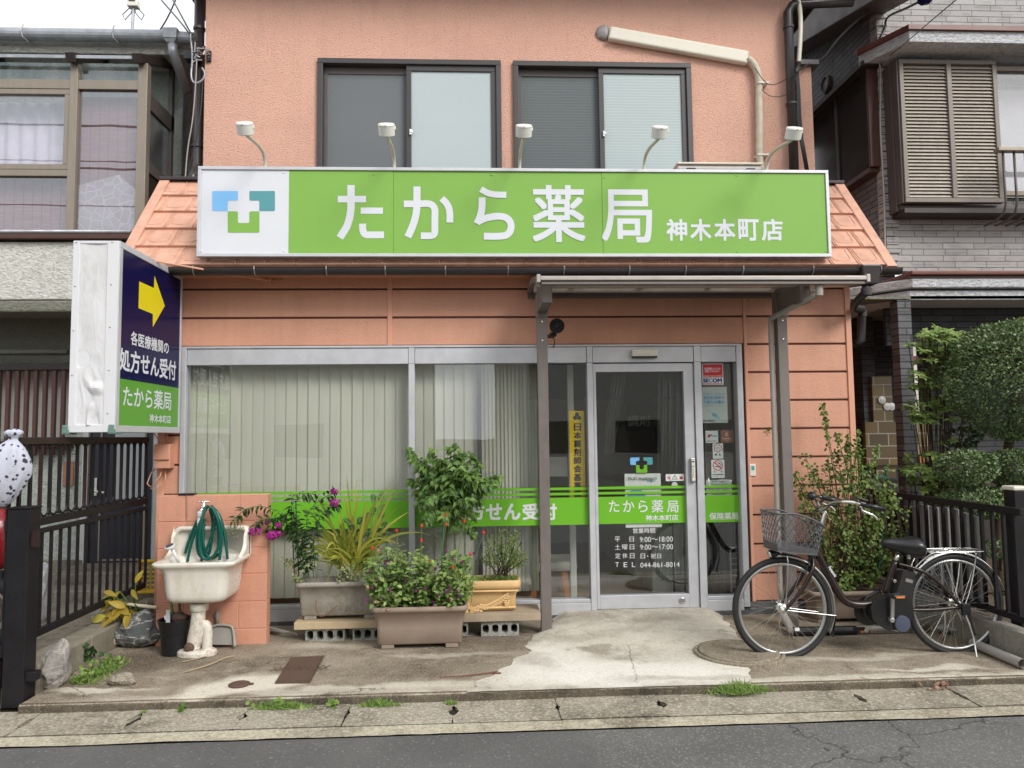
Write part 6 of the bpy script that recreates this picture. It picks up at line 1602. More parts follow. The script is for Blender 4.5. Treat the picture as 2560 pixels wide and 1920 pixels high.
obj('bottom_rail',MB().bar((XF,yf0,zr_b),(XF,yf1,zr_b),.035,.045),M['iron'],fc,bevel=.004)
nb=16;pit=(yf1-yf0-.04)/nb
for k in range(nb+1):
 y_=yf0+.02+pit*k
 obj('bar',MB().bar((XF,y_,zr_m+.03),(XF,y_,zr_t-.02),.016,.022,up=(0,1,0)),M['iron_rust' if k%5==2 else 'iron'],fc)
 obj('bar',MB().bar((XF,y_+pit*.35,zr_b+.02),(XF,y_+pit*.35,zr_m-.07),.016,.018,up=(0,1,0)),M['iron'],fc)
for nm,sg in(('lower_loop',-1),('upper_loop',1)):
 mb=MB()
 for k in range(nb):
  y_=yf0+.02+pit*k;r_=pit/2-.006;zc=zr_m+.03+r_ if sg<0 else zr_t-.02-r_
  mb.tube([(XF,y_+pit/2-r_*math.cos(math.pi*i/8),zc+sg*r_*math.sin(math.pi*i/8))for i in range(9)],.007,6)
 obj(nm,mb,M['iron'],fc)
xp=W(6,118,1100,4.6).x
gp0=thing('gate_post','thick square black gate post standing at the left end of the forecourt','post',(xp,4.6,-.02))
zpt=W(6,140,535,4.6).z
obj('post_body',MB().box(xp-.062,xp+.062,4.55,4.67,-.04,zpt),M['iron'],gp0,bevel=.006)
obj('post_cap',MB().box(xp-.066,xp+.066,4.546,4.674,zpt+.001,zpt+.014),M['iron'],gp0,bevel=.004)
obj('latch',MB().box(xp+.062,xp+.10,4.57,4.60,W(6,205,750,4.6).z,W(6,205,660,4.6).z),M['iron_rust'],gp0)
obj('hinge',MB().box(xp+.062,xp+.12,4.56,4.62,W(6,175,1520,4.6).z,W(6,175,1465,4.6).z),M['iron'],gp0,bevel=.004)
xq_=W(6,50,1000,4.62).x
sp=thing('gate_leaf','narrow weathered gate stile with hinges beside the thick black gate post','gate',(xq_,4.62,0))
obj('stile',MB().box(xq_-.022,xq_+.022,4.60,4.64,.06,W(6,45,620,4.62).z),M['iron'],sp,bevel=.003)
obj('lower_stile',MB().box(xq_-.035,xq_-.012,4.575,4.60,-.02,W(6,20,1330,4.6).z),M['iron_rust'],sp)
obj('pole',MB().tube([(xq_-.02,4.62,W(6,45,625,4.62).z-.1),(xq_-.02,4.62,W(6,35,500,4.62).z)],.014,8),M['iron_rust'],sp)
obj('rail',MB().bar((xq_-.03,4.62,.12),(-6.5,4.62,.12),.03,.04).bar((xq_-.03,4.62,.72),(-6.5,4.62,.72),.03,.04),M['iron'],sp)
for k in range(10):obj('bar',MB().bar((xq_-.14-k*.12,4.62,.14),(xq_-.14-k*.12,4.62,.72),.016,.016),M['iron'],sp)
for z_ in(W(6,50,1350,4.62).z,W(6,50,630,4.62).z):obj('hinge',MB().lathe((xq_,4.59,z_-.03),(0,0,1),[(0,.02),(.06,.02)],12),M['iron'],sp)
# kerb wall below the fence
ka=G(6,165,1345,.17);zk=.17
M['kerb_wall']=concrete('kerb_wall',lin(122,116,102),lin(158,150,134),lin(74,68,56),[(-2.66,5.2,.06,.9,.5,0,.3)],[],speck=.4,cracks=False)
mb=MB()
for y0_,y1_ in((4.69,5.3),(5.304,5.98),(5.984,6.9)):mb.box(-2.82,-2.63,y0_,y1_,-.06,zk)
o=obj('kerb_wall',mb,M['kerb_wall'],bevel=.012);tag(o,'low mossy concrete kerb wall under the black iron railing on the left','low wall')
# cloth bag on the gate
def cloth_print():
 a=NT('printed_cloth');v=a.coord();d=a.vor(warp(a,v,14,.035),30,'F1');
 c=a.mix(a.ramp(d,[(.26,1.0),(.34,0.0)]),(.50,.515,.60,1),(.05,.05,.07,1));return a.fin(c,.8,.2,0,a.bump(a.noise(v,22,4),.5,.01))
M['printed_cloth']=cloth_print()
bc=W(6,65,300,4.52);loops=[]
prof=[(-.215,.012),(-.19,.05),(-.12,.10),(-.03,.122),(.05,.112),(.11,.075),(.145,.03),(.155,.022),(.175,.05),(.195,.055),(.21,.02)]
bt,bb=W(6,85,85,4.52).z,W(6,35,528,4.52).z;sc_=(bt-bb)/.415
for i,(z_,r_)in enumerate(prof):
 ring=[]
 for k in range(28):
  an=2*math.pi*k/28;f_=1+.10*math.sin(an*7+i*.4)*(1 if i>3 else .3)+.26*mnoise.noise(Vector((math.cos(an)*2.4,math.sin(an)*2.4,i*.9)))+.10*mnoise.noise(Vector((math.cos(an)*6,math.sin(an)*6,i*1.7)))
  zz=(bt+bb)/2+z_*sc_+.01;lean=-.03+.05*(z_+.215)/.415
  ring.append((bc.x-.012+lean+r_*f_*math.cos(an),4.52+r_*f_*.8*math.sin(an),zz))
 loops.append(ring)
o=obj('cloth_bag',loft(MB(),loops),M['printed_cloth'],smooth=True,subsurf=1);tag(o,'white cloth bag with a dark print tied over the gate at the far left','bag')
# red scooter at the edge, grey rubbish bag, yellow crate
M['chrome_s']=M['silver'];M['scooter_red']=plain('scooter_red',(.24,.012,.018,1),.2,0,.5,.1);
sc0=W(6,-20,560,5.4)
t=thing('scooter','dark red scooter half hidden behind the gate at the far left edge','scooter',(sc0.x-.2,5.4,.1))
mb=loft(MB(),[[(sc0.x+.04-.5*u+.0,5.4+w_*math.cos(2*math.pi*k/16),z0_+h_*math.sin(2*math.pi*k/16))for k in range(16)]for u,w_,h_,z0_ in((-.25,.03,.10,.80),(-.15,.12,.20,.82),(.1,.17,.24,.84),(.6,.18,.18,.74),(1.2,.15,.16,.72),(1.6,.04,.05,.76))])
obj('body_panel',mb,M['scooter_red'],t,smooth=True,subsurf=1)
wz=.33
for x_ in(sc0.x-.05,sc0.x-1.25):
 wh=obj('wheel',MB().tube([(x_+.21*math.cos(2*math.pi*i/28),5.4,wz+.21*math.sin(2*math.pi*i/28))for i in range(28)],.05,10,closed=True),M['rubber'],t,smooth=True)
 obj('hub',MB().lathe((x_,5.35,wz),(0,1,0),[(0,.03),(.02,.12),(.08,.12),(.1,.03)],18),M['steel'],wh)
obj('leg_shield',MB().box(sc0.x-.35,sc0.x-.2,5.25,5.55,.4,.7).box(sc0.x-.9,sc0.x-.3,5.27,5.53,.36,.44),M['black'],t,bevel=.03)
obj('fork',MB().tube([(sc0.x-.05,5.34,wz),(sc0.x-.2,5.34,.75)],.022,8).tube([(sc0.x-.05,5.46,wz),(sc0.x-.2,5.46,.75)],.022,8),M['steel'],t)
obj('handlebar',MB().tube(smoothpts([(sc0.x-.12,5.08,1.02),(sc0.x-.2,5.22,1.0),(sc0.x-.18,5.4,.96),(sc0.x-.2,5.58,1.0),(sc0.x-.12,5.72,1.02)]),.016,8),M['black'],t,smooth=True)
obj('headlight',MB().lathe((sc0.x+.06,5.4,.9),(1,0,0),[(-.05,.07),(0,.085),(.03,.075),(.035,0)],20),M['chrome_s'],t,smooth=True)
obj('seat',MB().box(sc0.x-1.3,sc0.x-.7,5.28,5.52,.88,.98),M['black'],t,bevel=.04)
M['bin_bag']=plain('bin_bag',(.40,.41,.42,1),.3,0,.5,.2,10)
pb=W(6,215,1025,6.1)
o=rock('rubbish_bag',(pb.x,6.1,zy),(.12,.13,.24),'bin_bag',3.3,'crumpled grey plastic rubbish bag standing behind the black iron railing','bag',.1,.35)
M['crate_yellow']=plain('crate_yellow',(.62,.42,.02,1),.4,0,.5,.08)
cx=W(6,848,900,6.55);t=thing('crate','yellow plastic crate standing on end behind the left corner of the pharmacy','crate',(cx.x,6.55,zy))
cz0,cz1=W(6,848,1020,6.55).z,W(6,848,828,6.55).z
obj('crate_frame',MB().frame(cx.x-.07,cx.x+.2,cz0,cz1,.022,6.53,6.57),M['crate_yellow'],t,bevel=.004)
mb=MB()
for k in range(7):mb.bar((cx.x-.05,6.55,cz0+.03+(cz1-cz0-.06)*k/6),(cx.x+.18,6.55,cz0+.03+(cz1-cz0-.06)*k/6),.01,.01)
for k in range(6):mb.bar((cx.x-.05+.04*k,6.55,cz0),(cx.x-.05+.04*k,6.55,cz1),.008,.01)
obj('crate_grid',mb,M['crate_yellow'],t)
# ------------------------------------------------------------ painted block wall with sink
YBW=5.655
bx0,bx1=W(6,905,800,YBW).x,W(8,850,900,YBW).x
jz=[W(8,500,y,YBW).z for y in(1365,1176,984,802,617)];top=W(8,500,433,YBW).z
bw=thing('block_wall','low salmon painted concrete block wall behind the white sink','wall',((bx0+bx1)/2,YBW,0))
zz=[-.03]+jz+[top]
rd=random.Random(2)
mb=MB()
for i in range(len(zz)-1):
 cuts=[bx0,bx1]
 xj=bx0+(.2 if i%2 else .395)
 while xj<bx1-.05:cuts.insert(-1,xj);xj+=.395
 for a_,b_ in zip(cuts[:-1],cuts[1:]):
  mb.box(a_+(.0016 if a_!=bx0 else 0),b_-(.0016 if b_!=bx1 else 0),YBW+rd.uniform(-.001,.001),YBW+.098,zz[i]+.0024,zz[i+1]-.0024)
obj('blocks',mb,M['pink_block'],bw,bevel=.004)
obj('mortar',MB().box(bx0+.004,bx1-.004,YBW+.005,YBW+.092,-.03,top-.004),M['pink_trim'],bw)
cp=W(8,292,428,YBW);o=obj('bracket_plate',MB().box(cp.x-.06,cp.x+.06,YBW-.01,YBW+.06,top+.001,top+.012),M['black'],bevel=.004);tag(o,'small black plate lying on top of the block wall above the sink','plate')
mb=MB();P=smoothpts([W(8,295,436,YBW-.012),W(8,298,640,YBW-.012),W(8,318,760,5.60),W(8,345,808,5.6)])
for p_,q_ in zip(P[:-1],P[1:]):
 n_=max(1,int((q_-p_).length/.011))
 for i in range(n_):mb.ball(p_.lerp(q_,i/n_),.0042,6,4)
o=obj('bead_chain',mb,M['steel']);tag(o,'thin bead chain hanging from the block wall into the sink','chain')
M['ceramic']=None
def ceramic(name,stain):
 a=NT(name);v=a.coord();n=a.noise(a.coord((1,1,.35)),7,6,.7);n2=a.noise(v,40,4,.7)
 c=a.ramp(n,[(.30,(.54,.49,.40,1)),(.48,(.68,.645,.57,1)),(.75,(.71,.685,.62,1))])
 if stain:
  rs=a.ramp(a.math('ADD',a.math('MULTIPLY',n2,.6),a.math('MULTIPLY',a.noise(v,12,4,.7),.5)),[(.54,0.0),(.72,1.0)]);c=a.mix(a.math('MULTIPLY',rs,.75),c,(.24,.13,.05,1))
 return a.fin(c,a.ramp(n2,[(.3,.16),(.7,.35)]),.5)
M['ceramic']=ceramic('ceramic',False);M['ceramic_rust']=ceramic('ceramic_rust',True)
kx0,kx1=(W(8,42,910,5.22).x+W(8,196,800,5.65).x)/2,(W(8,655,900,5.22).x+W(8,722,800,5.65).x)/2
ky0,ky1=5.22,YBW-.004
kzr=W(8,340,905,ky0).z;kzb=W(8,340,1195,ky0+.06).z;kzt=W(8,440,650,ky1-.02).z
sk=thing('sink','old white ceramic utility sink on the salmon block wall','sink',((kx0+kx1)/2,5.45,0))
mb=MB();ox0,ox1=kx0+.075,kx1-.065
lo=lambda x0,x1,y0,y1,z,r:[(px,py,z)for px,py in rrect(x0,x1,y0,y1,r,6)]
rings=[lo(ox0+.09,ox1-.09,ky0+.12,ky1-.05,kzb,.05),lo(ox0+.04,ox1-.04,ky0+.075,ky1-.015,kzb+.006,.06),lo(ox0+.012,ox1-.012,ky0+.05,ky1-.004,kzb+.028,.07),lo(ox0,ox1,ky0+.042,ky1,kzb+.07,.07),
         lo(ox0-.006,ox1+.006,ky0+.034,ky1,kzr-.05,.07),lo(kx0+.02,kx1-.02,ky0+.012,ky1,kzr-.042,.06),lo(kx0,kx1,ky0,ky1,kzr-.022,.055),lo(kx0+.003,kx1-.003,ky0+.003,ky1,kzr-.004,.055),lo(kx0+.014,kx1-.014,ky0+.014,ky1,kzr,.055),
         lo(kx0+.055,kx1-.05,ky0+.05,ky1-.06,kzr-.002,.06),lo(kx0+.085,kx1-.075,ky0+.075,ky1-.075,kzr-.03,.07),lo(kx0+.10,kx1-.09,ky0+.085,ky1-.085,kzb+.06,.07),lo(kx0+.15,kx1-.14,ky0+.13,ky1-.13,kzb+.028,.06)]
obj('basin',loft(mb,rings),M['ceramic'],sk,smooth=True,subsurf=1)
# splash back with sides sweeping forward into the rim
nu=26;sections=[]
def back_outline(inset):
 x0,x1=kx0+.012+inset,kx1-.012-inset;zt0=kzt-inset;r_=.05
 pts=[(x0,kzr-.01)];pts+=[(x0+r_-r_*math.cos(a),zt0-r_+r_*math.sin(a))for a in[math.pi/2*k/6 for k in range(7)]]
 pts+=[(x1-r_+r_*math.sin(a),zt0-r_+r_*math.cos(a))for a in[math.pi/2*k/6 for k in range(7)]];pts+=[(x1,kzr-.01)]
 return pts
b0=back_outline(0);b1o=back_outline(.022)
n=len(b0);vs=[(x,ky1,z)for x,z in b0]+[(x,ky1-.05,z)for x,z in b0]+[(x,ky1-.055,z-.004)for x,z in b1o]+[(x,ky1-.03,z)for x,z in b1o]
fs=[]
for j in range(3):fs+=[(j*n+i,j*n+i+1,(j+1)*n+i+1,(j+1)*n+i)for i in range(n-1)]
fs.append(tuple(3*n+i for i in range(n)))
obj('splash_back',MB().add(vs,fs),M['ceramic'],sk,smooth=True)
for xs0,s_ in((kx0+.012,1),(kx1-.012,-1)):
 prof=[(ky1-.045,kzt-.03),(ky1-.075,kzt-.07),(ky1-.085,kzr+.07),(ky1-.12,kzr+.03),(ky1-.19,kzr-.004),(ky1-.045,kzr-.01)]
 m_=len(prof);vs=[(xs0,y_,z_)for y_,z_ in prof]+[(xs0+s_*.03,y_,z_)for y_,z_ in prof]
 obj('side_wing',MB().add(vs,[tuple(range(m_)),tuple(range(2*m_-1,m_-1,-1))]+[(i,(i+1)%m_,m_+(i+1)%m_,m_+i)for i in range(m_)]),M['ceramic'],sk,bevel=.012,bseg=3)
yt=5.40
tw_=lambda x,y:W(8,x,y,yt)
mb=MB().tube(smoothpts([tw_(382,1190),tw_(378,1260),tw_(368,1340),tw_(350,1420),tw_(342,1475),tw_(345,1500)]),.048,16)
trap=obj('trap_pipe',mb,M['ceramic_rust'],sk,smooth=True)
obj('trap_collar',MB().lathe(tw_(382,1215),(0,0,1),[(-.02,.05),(-.015,.062),(.03,.064),(.035,.055)],18),M['ceramic_rust'],trap,smooth=True)
obj('trap_bend',MB().tube(smoothpts([tw_(362,1470),tw_(395,1400),tw_(405,1340),tw_(428,1325),tw_(440,1370),tw_(438,1440),tw_(436,1500)]),.034,14),M['ceramic_rust'],trap,smooth=True)
pc=tw_(330,1478);obj('clean_out_cap',MB().lathe((pc.x,yt-.03,pc.z),(0,-1,0),[(0,.035),(.02,.035),(.03,.030),(.035,.018),(.045,.016),(.046,0)],18),M['rust_iron'],trap)
fa,fb=G(8,292,1535,0),G(8,505,1500,0)
mb=MB();ex_=[((fa.x+fb.x)/2+.135*math.cos(2*math.pi*k/28),yt-.0+.085*math.sin(2*math.pi*k/28))for k in range(28)]
loft(mb,[[(x,y,0)for x,y in ex_],[(x,y,.03)for x,y in ex_],[((fa.x+fb.x)/2+(x-(fa.x+fb.x)/2)*.85,yt+(y-yt)*.85,.045)for x,y in ex_]])
obj('trap_foot',mb,M['ceramic_rust'],trap,bevel=.006)
# tap and hose
tp=W(8,434,520,YBW)
t=thing('tap','chrome garden tap with a cross handle and white hose connector above the sink','tap',(tp.x,YBW-.06,tp.z))
mb=MB().tube([(tp.x,YBW,tp.z),(tp.x,YBW-.07,tp.z),(tp.x-.006,YBW-.09,tp.z-.01),(tp.x-.012,YBW-.095,tp.z-.04)],.013,12).lathe((tp.x,YBW-.06,tp.z),(0,0,1),[(-.016,.012),(-.012,.02),(.012,.02),(.02,.014),(.04,.008),(.045,.006)],14)
obj('tap_body',mb,M['silver'],t,smooth=True)
hz_=tp.z+.046
obj('cross_handle',MB().tube([(tp.x-.032,YBW-.06,hz_),(tp.x+.032,YBW-.06,hz_)],.005,8).tube([(tp.x,YBW-.092,hz_),(tp.x,YBW-.028,hz_)],.005,8).ball((tp.x-.032,YBW-.06,hz_),.008).ball((tp.x+.032,YBW-.06,hz_),.008).ball((tp.x,YBW-.06,hz_),.009).ball((tp.x,YBW-.092,hz_),.008),M['silver'],t,smooth=True)
M['connector']=plain('connector',(.50,.52,.52,1),.45)
cz_=tp.z-.04;cxx=tp.x-.014
cn=obj('hose_connector',MB().lathe((cxx,YBW-.097,cz_+.02),(0,0,-1),[(0,.017),(.01,.022),(.035,.022),(.038,.017),(.05,.017)],16),M['connector'],t,smooth=False)
obj('connector_sleeve',MB().lathe((cxx,YBW-.097,cz_-.03),(0,0,-1),[(0,.020),(.035,.020),(.037,.016)],16),M['white'],cn)
obj('connector_nut',MB().lathe((cxx,YBW-.097,cz_-.067),(0,0,-1),[(0,.017),(.01,.018),(.035,.014)],16),M['connector'],cn)
def hose_mat():
 a=NT('hose');return a.fin((.0,.085,.062,1),.25,.5)
M['hose']=hose_mat()
mb=MB();rh=.0105;Yh=YBW-.075;hw=lambda x,y,o_=0:W(8,x,y,Yh+o_)
strands=[((430,505),(375,590),(305,760),(285,838)),((445,508),(385,600),(322,780),(300,895)),
           ((425,515),(380,640),(362,760),(375,850),(420,880),(475,868),(515,810),(520,700),(495,580),(455,515)),
           ((430,510),(395,620),(378,740),(392,850),(430,890),(490,855),(530,760),(520,620),(470,520)),
           ((420,600),(398,700),(390,800),(420,870),(455,840),(470,730),(478,620),(455,530)),((470,510),(500,600),(470,720),(420,840),(395,890)),
           ((460,512),(520,560),(555,680),(570,800),(577,880)),((465,520),(535,600),(538,740),(522,885)),((418,640),(405,760),(425,850),(470,880),(520,840))]
for i,s_ in enumerate(strands):
 mb.tube(smoothpts([hw(x,y,-.020*(i%4)+(.0 if k else .03))for k,(x,y)in enumerate(s_)],3),rh,10)
o=obj('garden_hose',mb,M['hose'],smooth=True);tag(o,'dark green garden hose coiled over the tap and hanging into the sink','hose')
sb=thing('shower_handle','white plastic shower spray handle leaning in the left of the sink','sprayer',W(8,240,900,5.38))
obj('handle',MB().tube([W(8,195,812,5.36),W(8,248,915,5.40)],[.012,.010],10),M['white'],sb,smooth=True)
hc=W(8,180,792,5.35);obj('spray_head',MB().lathe(hc,(-.25,-.35,.9),[(-.02,.012),(-.008,.034),(.006,.036),(.008,.03)],20),M['white'],sb,smooth=False)
obj('spray_face',MB().lathe(hc+Vector((-.25,-.35,.9)).normalized()*.0085,(-.25,-.35,.9),[(0,.028),(.002,.027)],18),M['in_dark'],sb)
# bucket with tools, dustpan
bk=G(8,215,1540,0);yb_=5.46;bk=Vector((W(8,215,1500,yb_).x,yb_,.0))
s8=2.765*CAM_F/yb_
r_t,r_b=108/s8,84/s8;hb=222/s8
t=thing('bucket','black plastic bucket holding a trowel and small tools, left of the sink pipe','bucket',bk)
obj('bucket_body',MB().lathe(bk+Vector((0,0,.004)),(0,0,1),[(0,r_b),(hb*.55,(r_b+r_t)/2-.004),(hb*.82,r_t*.95),(hb*.93,r_t),(hb,r_t+.004),(hb,r_t-.006),(hb*.6,r_b),(hb*.58,0)],36),M['black'],t,smooth=False,bevel=.002)
def place(nm,lab,cat,mb,mt,**k):o=obj(nm,mb,M[mt],**k);return tag(o,lab,cat)
z0_=hb*.6
place('trowel','brown handled garden trowel standing in the black bucket','trowel',MB().tube(smoothpts([bk+Vector((.03,.0,z0_+.05)),bk+Vector((.028,.0,hb+.09)),bk+Vector((.018,0,hb+.135)),bk+Vector((.008,0,hb+.145))]),.011,8).add([bk+Vector((-.03,.01,z0_)),bk+Vector((.06,.01,z0_)),bk+Vector((.07,.02,hb+.02)),bk+Vector((.03,.01,hb+.05)),bk+Vector((-.02,.02,hb+.02))],[(0,1,2,3,4)]),'rust_iron')
place('peg','white plastic peg sticking up in the black bucket','peg',MB().bar(bk+Vector((-.045,-.02,z0_)),bk+Vector((-.045,-.02,hb+.07)),.028,.012).bar(bk+Vector((-.058,-.02,hb+.0)),bk+Vector((-.07,-.02,hb+.03)),.012,.012),'white',bevel=.003)
M['stem_green']=plain('stem_green',(.10,.19,.045,1),.5)
place('cut_stalk','cut green stalk standing in the black bucket','stalk',MB().tube([bk+Vector((-.02,.03,z0_)),bk+Vector((-.05,.03,hb+.15))],[.012,.009],8),'stem_green',smooth=True)
place('old_glove','brown earthy rag lying in the black bucket','rag',MB().ball(bk+Vector((.02,.02,hb+.005)),.05,10,8,(1.1,.9,.8),.15).ball(bk+Vector((-.05,.04,hb+.01)),.035,8,6,(1,.9,1),.2),'rust_iron',smooth=True)
M['dustpan_grey']=plain('dustpan_grey',(.26,.25,.225,1),.5,0,.4,.12,10)
yd0=YBW-.02
dq=lambda x,y,Y:W(8,x,y,Y)
t=thing('dustpan','grey plastic dustpan leaning on the block wall right of the sink pipe','dustpan',(dq(545,1475,5.6).x,5.6,0))
a0,a1,a2,a3=dq(448,1470,5.56),dq(640,1472,5.56),dq(628,1365,yd0),dq(455,1330,yd0)
pan=MB().add([a0,a1,a2,dq(600,1335,yd0),a3],[(0,1,2,3,4)])
obj('pan',pan,M['dustpan_grey'],t,solid=.005)
obj('pan_rim',MB().tube(smoothpts([a0+Vector((0,-.03,.0)),a3+Vector((0,-.02,0)),dq(600,1332,yd0-.02),a2+Vector((.0,-.03,.0)),a1+Vector((0,-.04,0))],2),.010,8),M['pipe_grey'],t,smooth=True)
obj('handle',MB().tube([dq(508,1335,yd0),dq(506,1290,yd0),dq(507,1250,yd0)],[.013,.015,.018],10).ball(dq(507,1252,yd0),.018),M['dustpan_grey'],t,smooth=True)
# ------------------------------------------------------------ stones by the kerb
def stone_mat(name,c1,c2,vein):
 a=NT(name);v=a.coord();n=a.noise(v,5,6,.65);c=a.ramp(n,[(.35,c1),(.65,c2)])
 vn=a.noise(a.coord((1,1,2.2)),5,5,.6,.5);vm=a.ramp(a.math('ABSOLUTE',a.math('SUBTRACT',vn,.5)),[(.0,1.0),(.025,0.0)])
 c=a.mix(a.math('MULTIPLY',vm,vein),c,(.62,.60,.55,1));return a.fin(c,.8,.3,0,a.bump(a.noise(v,30,6,.7),.6,.01))
M['stone_dark']=stone_mat('stone_dark',(.065,.072,.07,1),(.15,.155,.15,1),.75);M['stone_pale']=stone_mat('stone_pale',(.12,.11,.105,1),(.38,.35,.32,1),.35)
M['stone_grey']=stone_mat('stone_grey',(.12,.12,.12,1),(.30,.29,.27,1),.5)
c_=G(16,830,350,0);rock('rock',(c_.x,c_.y+.08,0),(.165,.12,.125),'stone_dark',5.1,'dark grey rock with white veins against the corner of the block wall','rock',-.1)
c_=G(16,320,610,0);rock('rock',(c_.x-.01,c_.y+.07,0),(.085,.08,.145),'stone_pale',12.7,'pointed pale and grey rock beside the black gate post','rock',.12,.4)
c_=G(16,640,345,0);rock('concrete_lump',(c_.x,c_.y+.05,0),(.125,.09,.072),'lid',8.2,'grey block of rough concrete beside the dark veined rock','concrete block',0,.12)
c_=G(16,720,240,0);rock('rock',(c_.x+.03,c_.y-.25,.0),(.10,.09,.15),'stone_grey',21.7,'smaller grey rock behind the dark veined rock under the yellow leaves','rock',.3,.3)
c_=G(16,740,575,0);rock('concrete_lump',(c_.x,c_.y+.03,0),(.085,.05,.035),'lid',15.3,'small flat piece of broken concrete at the edge of the weeds','concrete block',0,.3)
# stick and dead stalks on the ground
a_,b_=G(8,280,1660,.01),G(8,625,1550,.01)
M['dry_stalk']=plain('dry_stalk',(.36,.29,.18,1),.8,0,.2,.2)
o=obj('dry_stalk',MB().tube(smoothpts([a_,a_.lerp(b_,.4)+Vector((.03,.0,.004)),a_.lerp(b_,.8)+Vector((.0,.03,.006)),b_]),.005,6).tube(smoothpts([G(8,265,1590,.008),G(8,400,1560,.01),G(8,520,1520,.008)]),.004,5),M['dry_stalk'],smooth=True);tag(o,'long dry pale stalks lying on the concrete in front of the sink','stalk')
M['twig_red']=plain('twig_red',(.17,.06,.035,1),.7)
o=obj('twig',MB().tube(smoothpts([G(17,725,523,.008),G(17,840,518,.012),G(17,980,505,.01),G(17,1095,487,.008)]),[.002,.0045,.003],6).tube(smoothpts([G(17,1060,497,.008),G(17,1112,498,.012)]),.005,6),M['twig_red'],smooth=True);tag(o,'thin reddish dead twig lying at the edge of the pale ramp','twig')
bs0=W(6,570,1068,5.9);bs1=W(6,900,1103,5.62)
M['bamboo']=plain('bamboo',(.66,.60,.44,1),.5,0,.4,.08)
o=obj('cane',MB().tube([bs0,bs1],.012,10),M['bamboo'],smooth=True);tag(o,'pale cane lying across the yellow leaves at the corner of the block wall','cane')
# ------------------------------------------------------------ blocks, planks, planters
M['breeze']=concrete('breeze',lin(150,150,142),lin(190,190,182),lin(104,104,96),speck=.8,cracks=False,fine=170,bstr=.9)
M['plank']=plain('plank',(.46,.36,.23,1),.7,0,.2,.18,5);M['plank_grey']=plain('plank_grey',(.36,.29,.21,1),.75,0,.2,.22,7)
YK=5.68
def breeze(label,c,x0,x1,y0,y1,cells):
 a=W(c,x0,y0,YK);b=W(c,x1,y1,YK);z0,z1=b.z,a.z
 X0,X1=a.x,b.x;h=z1-z0;w_=(X1-X0)/cells;holes=[]
 mb=MB();yb=YK+.19
 hz0,hz1=z0+h*.22,z1-h*.22
 ring_n=16
 for k in range(cells):
  xa,xb=X0+w_*k,X0+w_*(k+1);hx0,hx1=xa+w_*.17,xb-w_*.17
  inner=rrect(hx0,hx1,hz0,hz1,(hz1-hz0)*.28,3)
  cxx,czz=(hx0+hx1)/2,(hz0+hz1)/2;outer=[]
  for px,pz in inner:
   dx,dz=px-cxx,pz-czz;k_=min(((xb-xa)/2)/abs(dx)if abs(dx)>1e-9 else 9e9,(h/2)/abs(dz)if abs(dz)>1e-9 else 9e9)
   outer.append(((xa+xb)/2+dx*k_,(z0+z1)/2+dz*k_))
  n=len(inner)
  mb.add([(x,YK,z)for x,z in inner]+[(x,YK,z)for x,z in outer]+[(x,yb,z)for x,z in inner],[(i,(i+1)%n,n+(i+1)%n,n+i)for i in range(n)]+[((i+1)%n,i,2*n+i,2*n+(i+1)%n)for i in range(n)])
  for sx,sz in((xa,z0),(xb,z0),(xb,z1),(xa,z1)):
   near=sorted(range(n),key=lambda i:(outer[i][0]-sx)**2+(outer[i][1]-sz)**2)[:2]
   mb.add([(sx,YK,sz),(*[outer[near[0]][0]],YK,outer[near[0]][1]),(outer[near[1]][0],YK,outer[near[1]][1])],[(0,1,2)])
 mb.add([(X0,YK,z0),(X1,YK,z0),(X1,YK,z1),(X0,YK,z1),(X0,yb,z0),(X1,yb,z0),(X1,yb,z1),(X0,yb,z1)],[(3,2,6,7),(0,4,5,1),(0,3,7,4),(1,5,6,2),(4,7,6,5)])
 o=obj('concrete_block',mb,M['breeze']);return tag(o,label,'concrete block','hollow concrete blocks under the planters')
breeze('hollow concrete block under the left end of the plank with the big grey planter',11,340,612,1352,1457,4)
breeze('hollow concrete block half hidden behind the brown front planter on its left',11,668,945,1345,1446,4)
breeze('hollow concrete block under the tan ornamental planter beside the canopy post',11,1555,1818,1310,1408,4)
breeze('hollow concrete block half hidden behind the brown front planter on its right',11,1210,1466,1318,1412,4)
def plank(label,c,x0,x1,yt,yb,mat):
 a=W(c,x0,yt,YK-.03);b=W(c,x1,yb,YK-.03);o=obj('plank',MB().box(a.x,b.x,YK-.03,YK+.27,b.z,a.z),M[mat],bevel=.003);tag(o,label,'plank');return a.z
zk1=plank('pale wooden plank carrying the big grey planter',11,262,940,1318,1352,'plank')
zk2=plank('weathered wooden plank carrying the tan ornamental planter',11,1180,1968,1268,1302,'plank_grey')
M['planter_grey']=concrete('planter_grey',lin(158,152,142),lin(190,186,178),lin(118,114,100),[(-1.75,5.7,.12,.5,.6,0,.5)],[],speck=.25,cracks=False,fine=90,bstr=.12)
M['planter_brown']=plain('planter_brown',lin(146,130,116),.6,0,.3,.13,4);M['planter_tan']=plain('planter_tan',lin(205,172,122),.55,0,.3,.15,5)
M['soil']=concrete('soil',(.05,.035,.025,1),(.12,.085,.06,1),(.02,.015,.01,1),speck=.8,cracks=False,bstr=1)
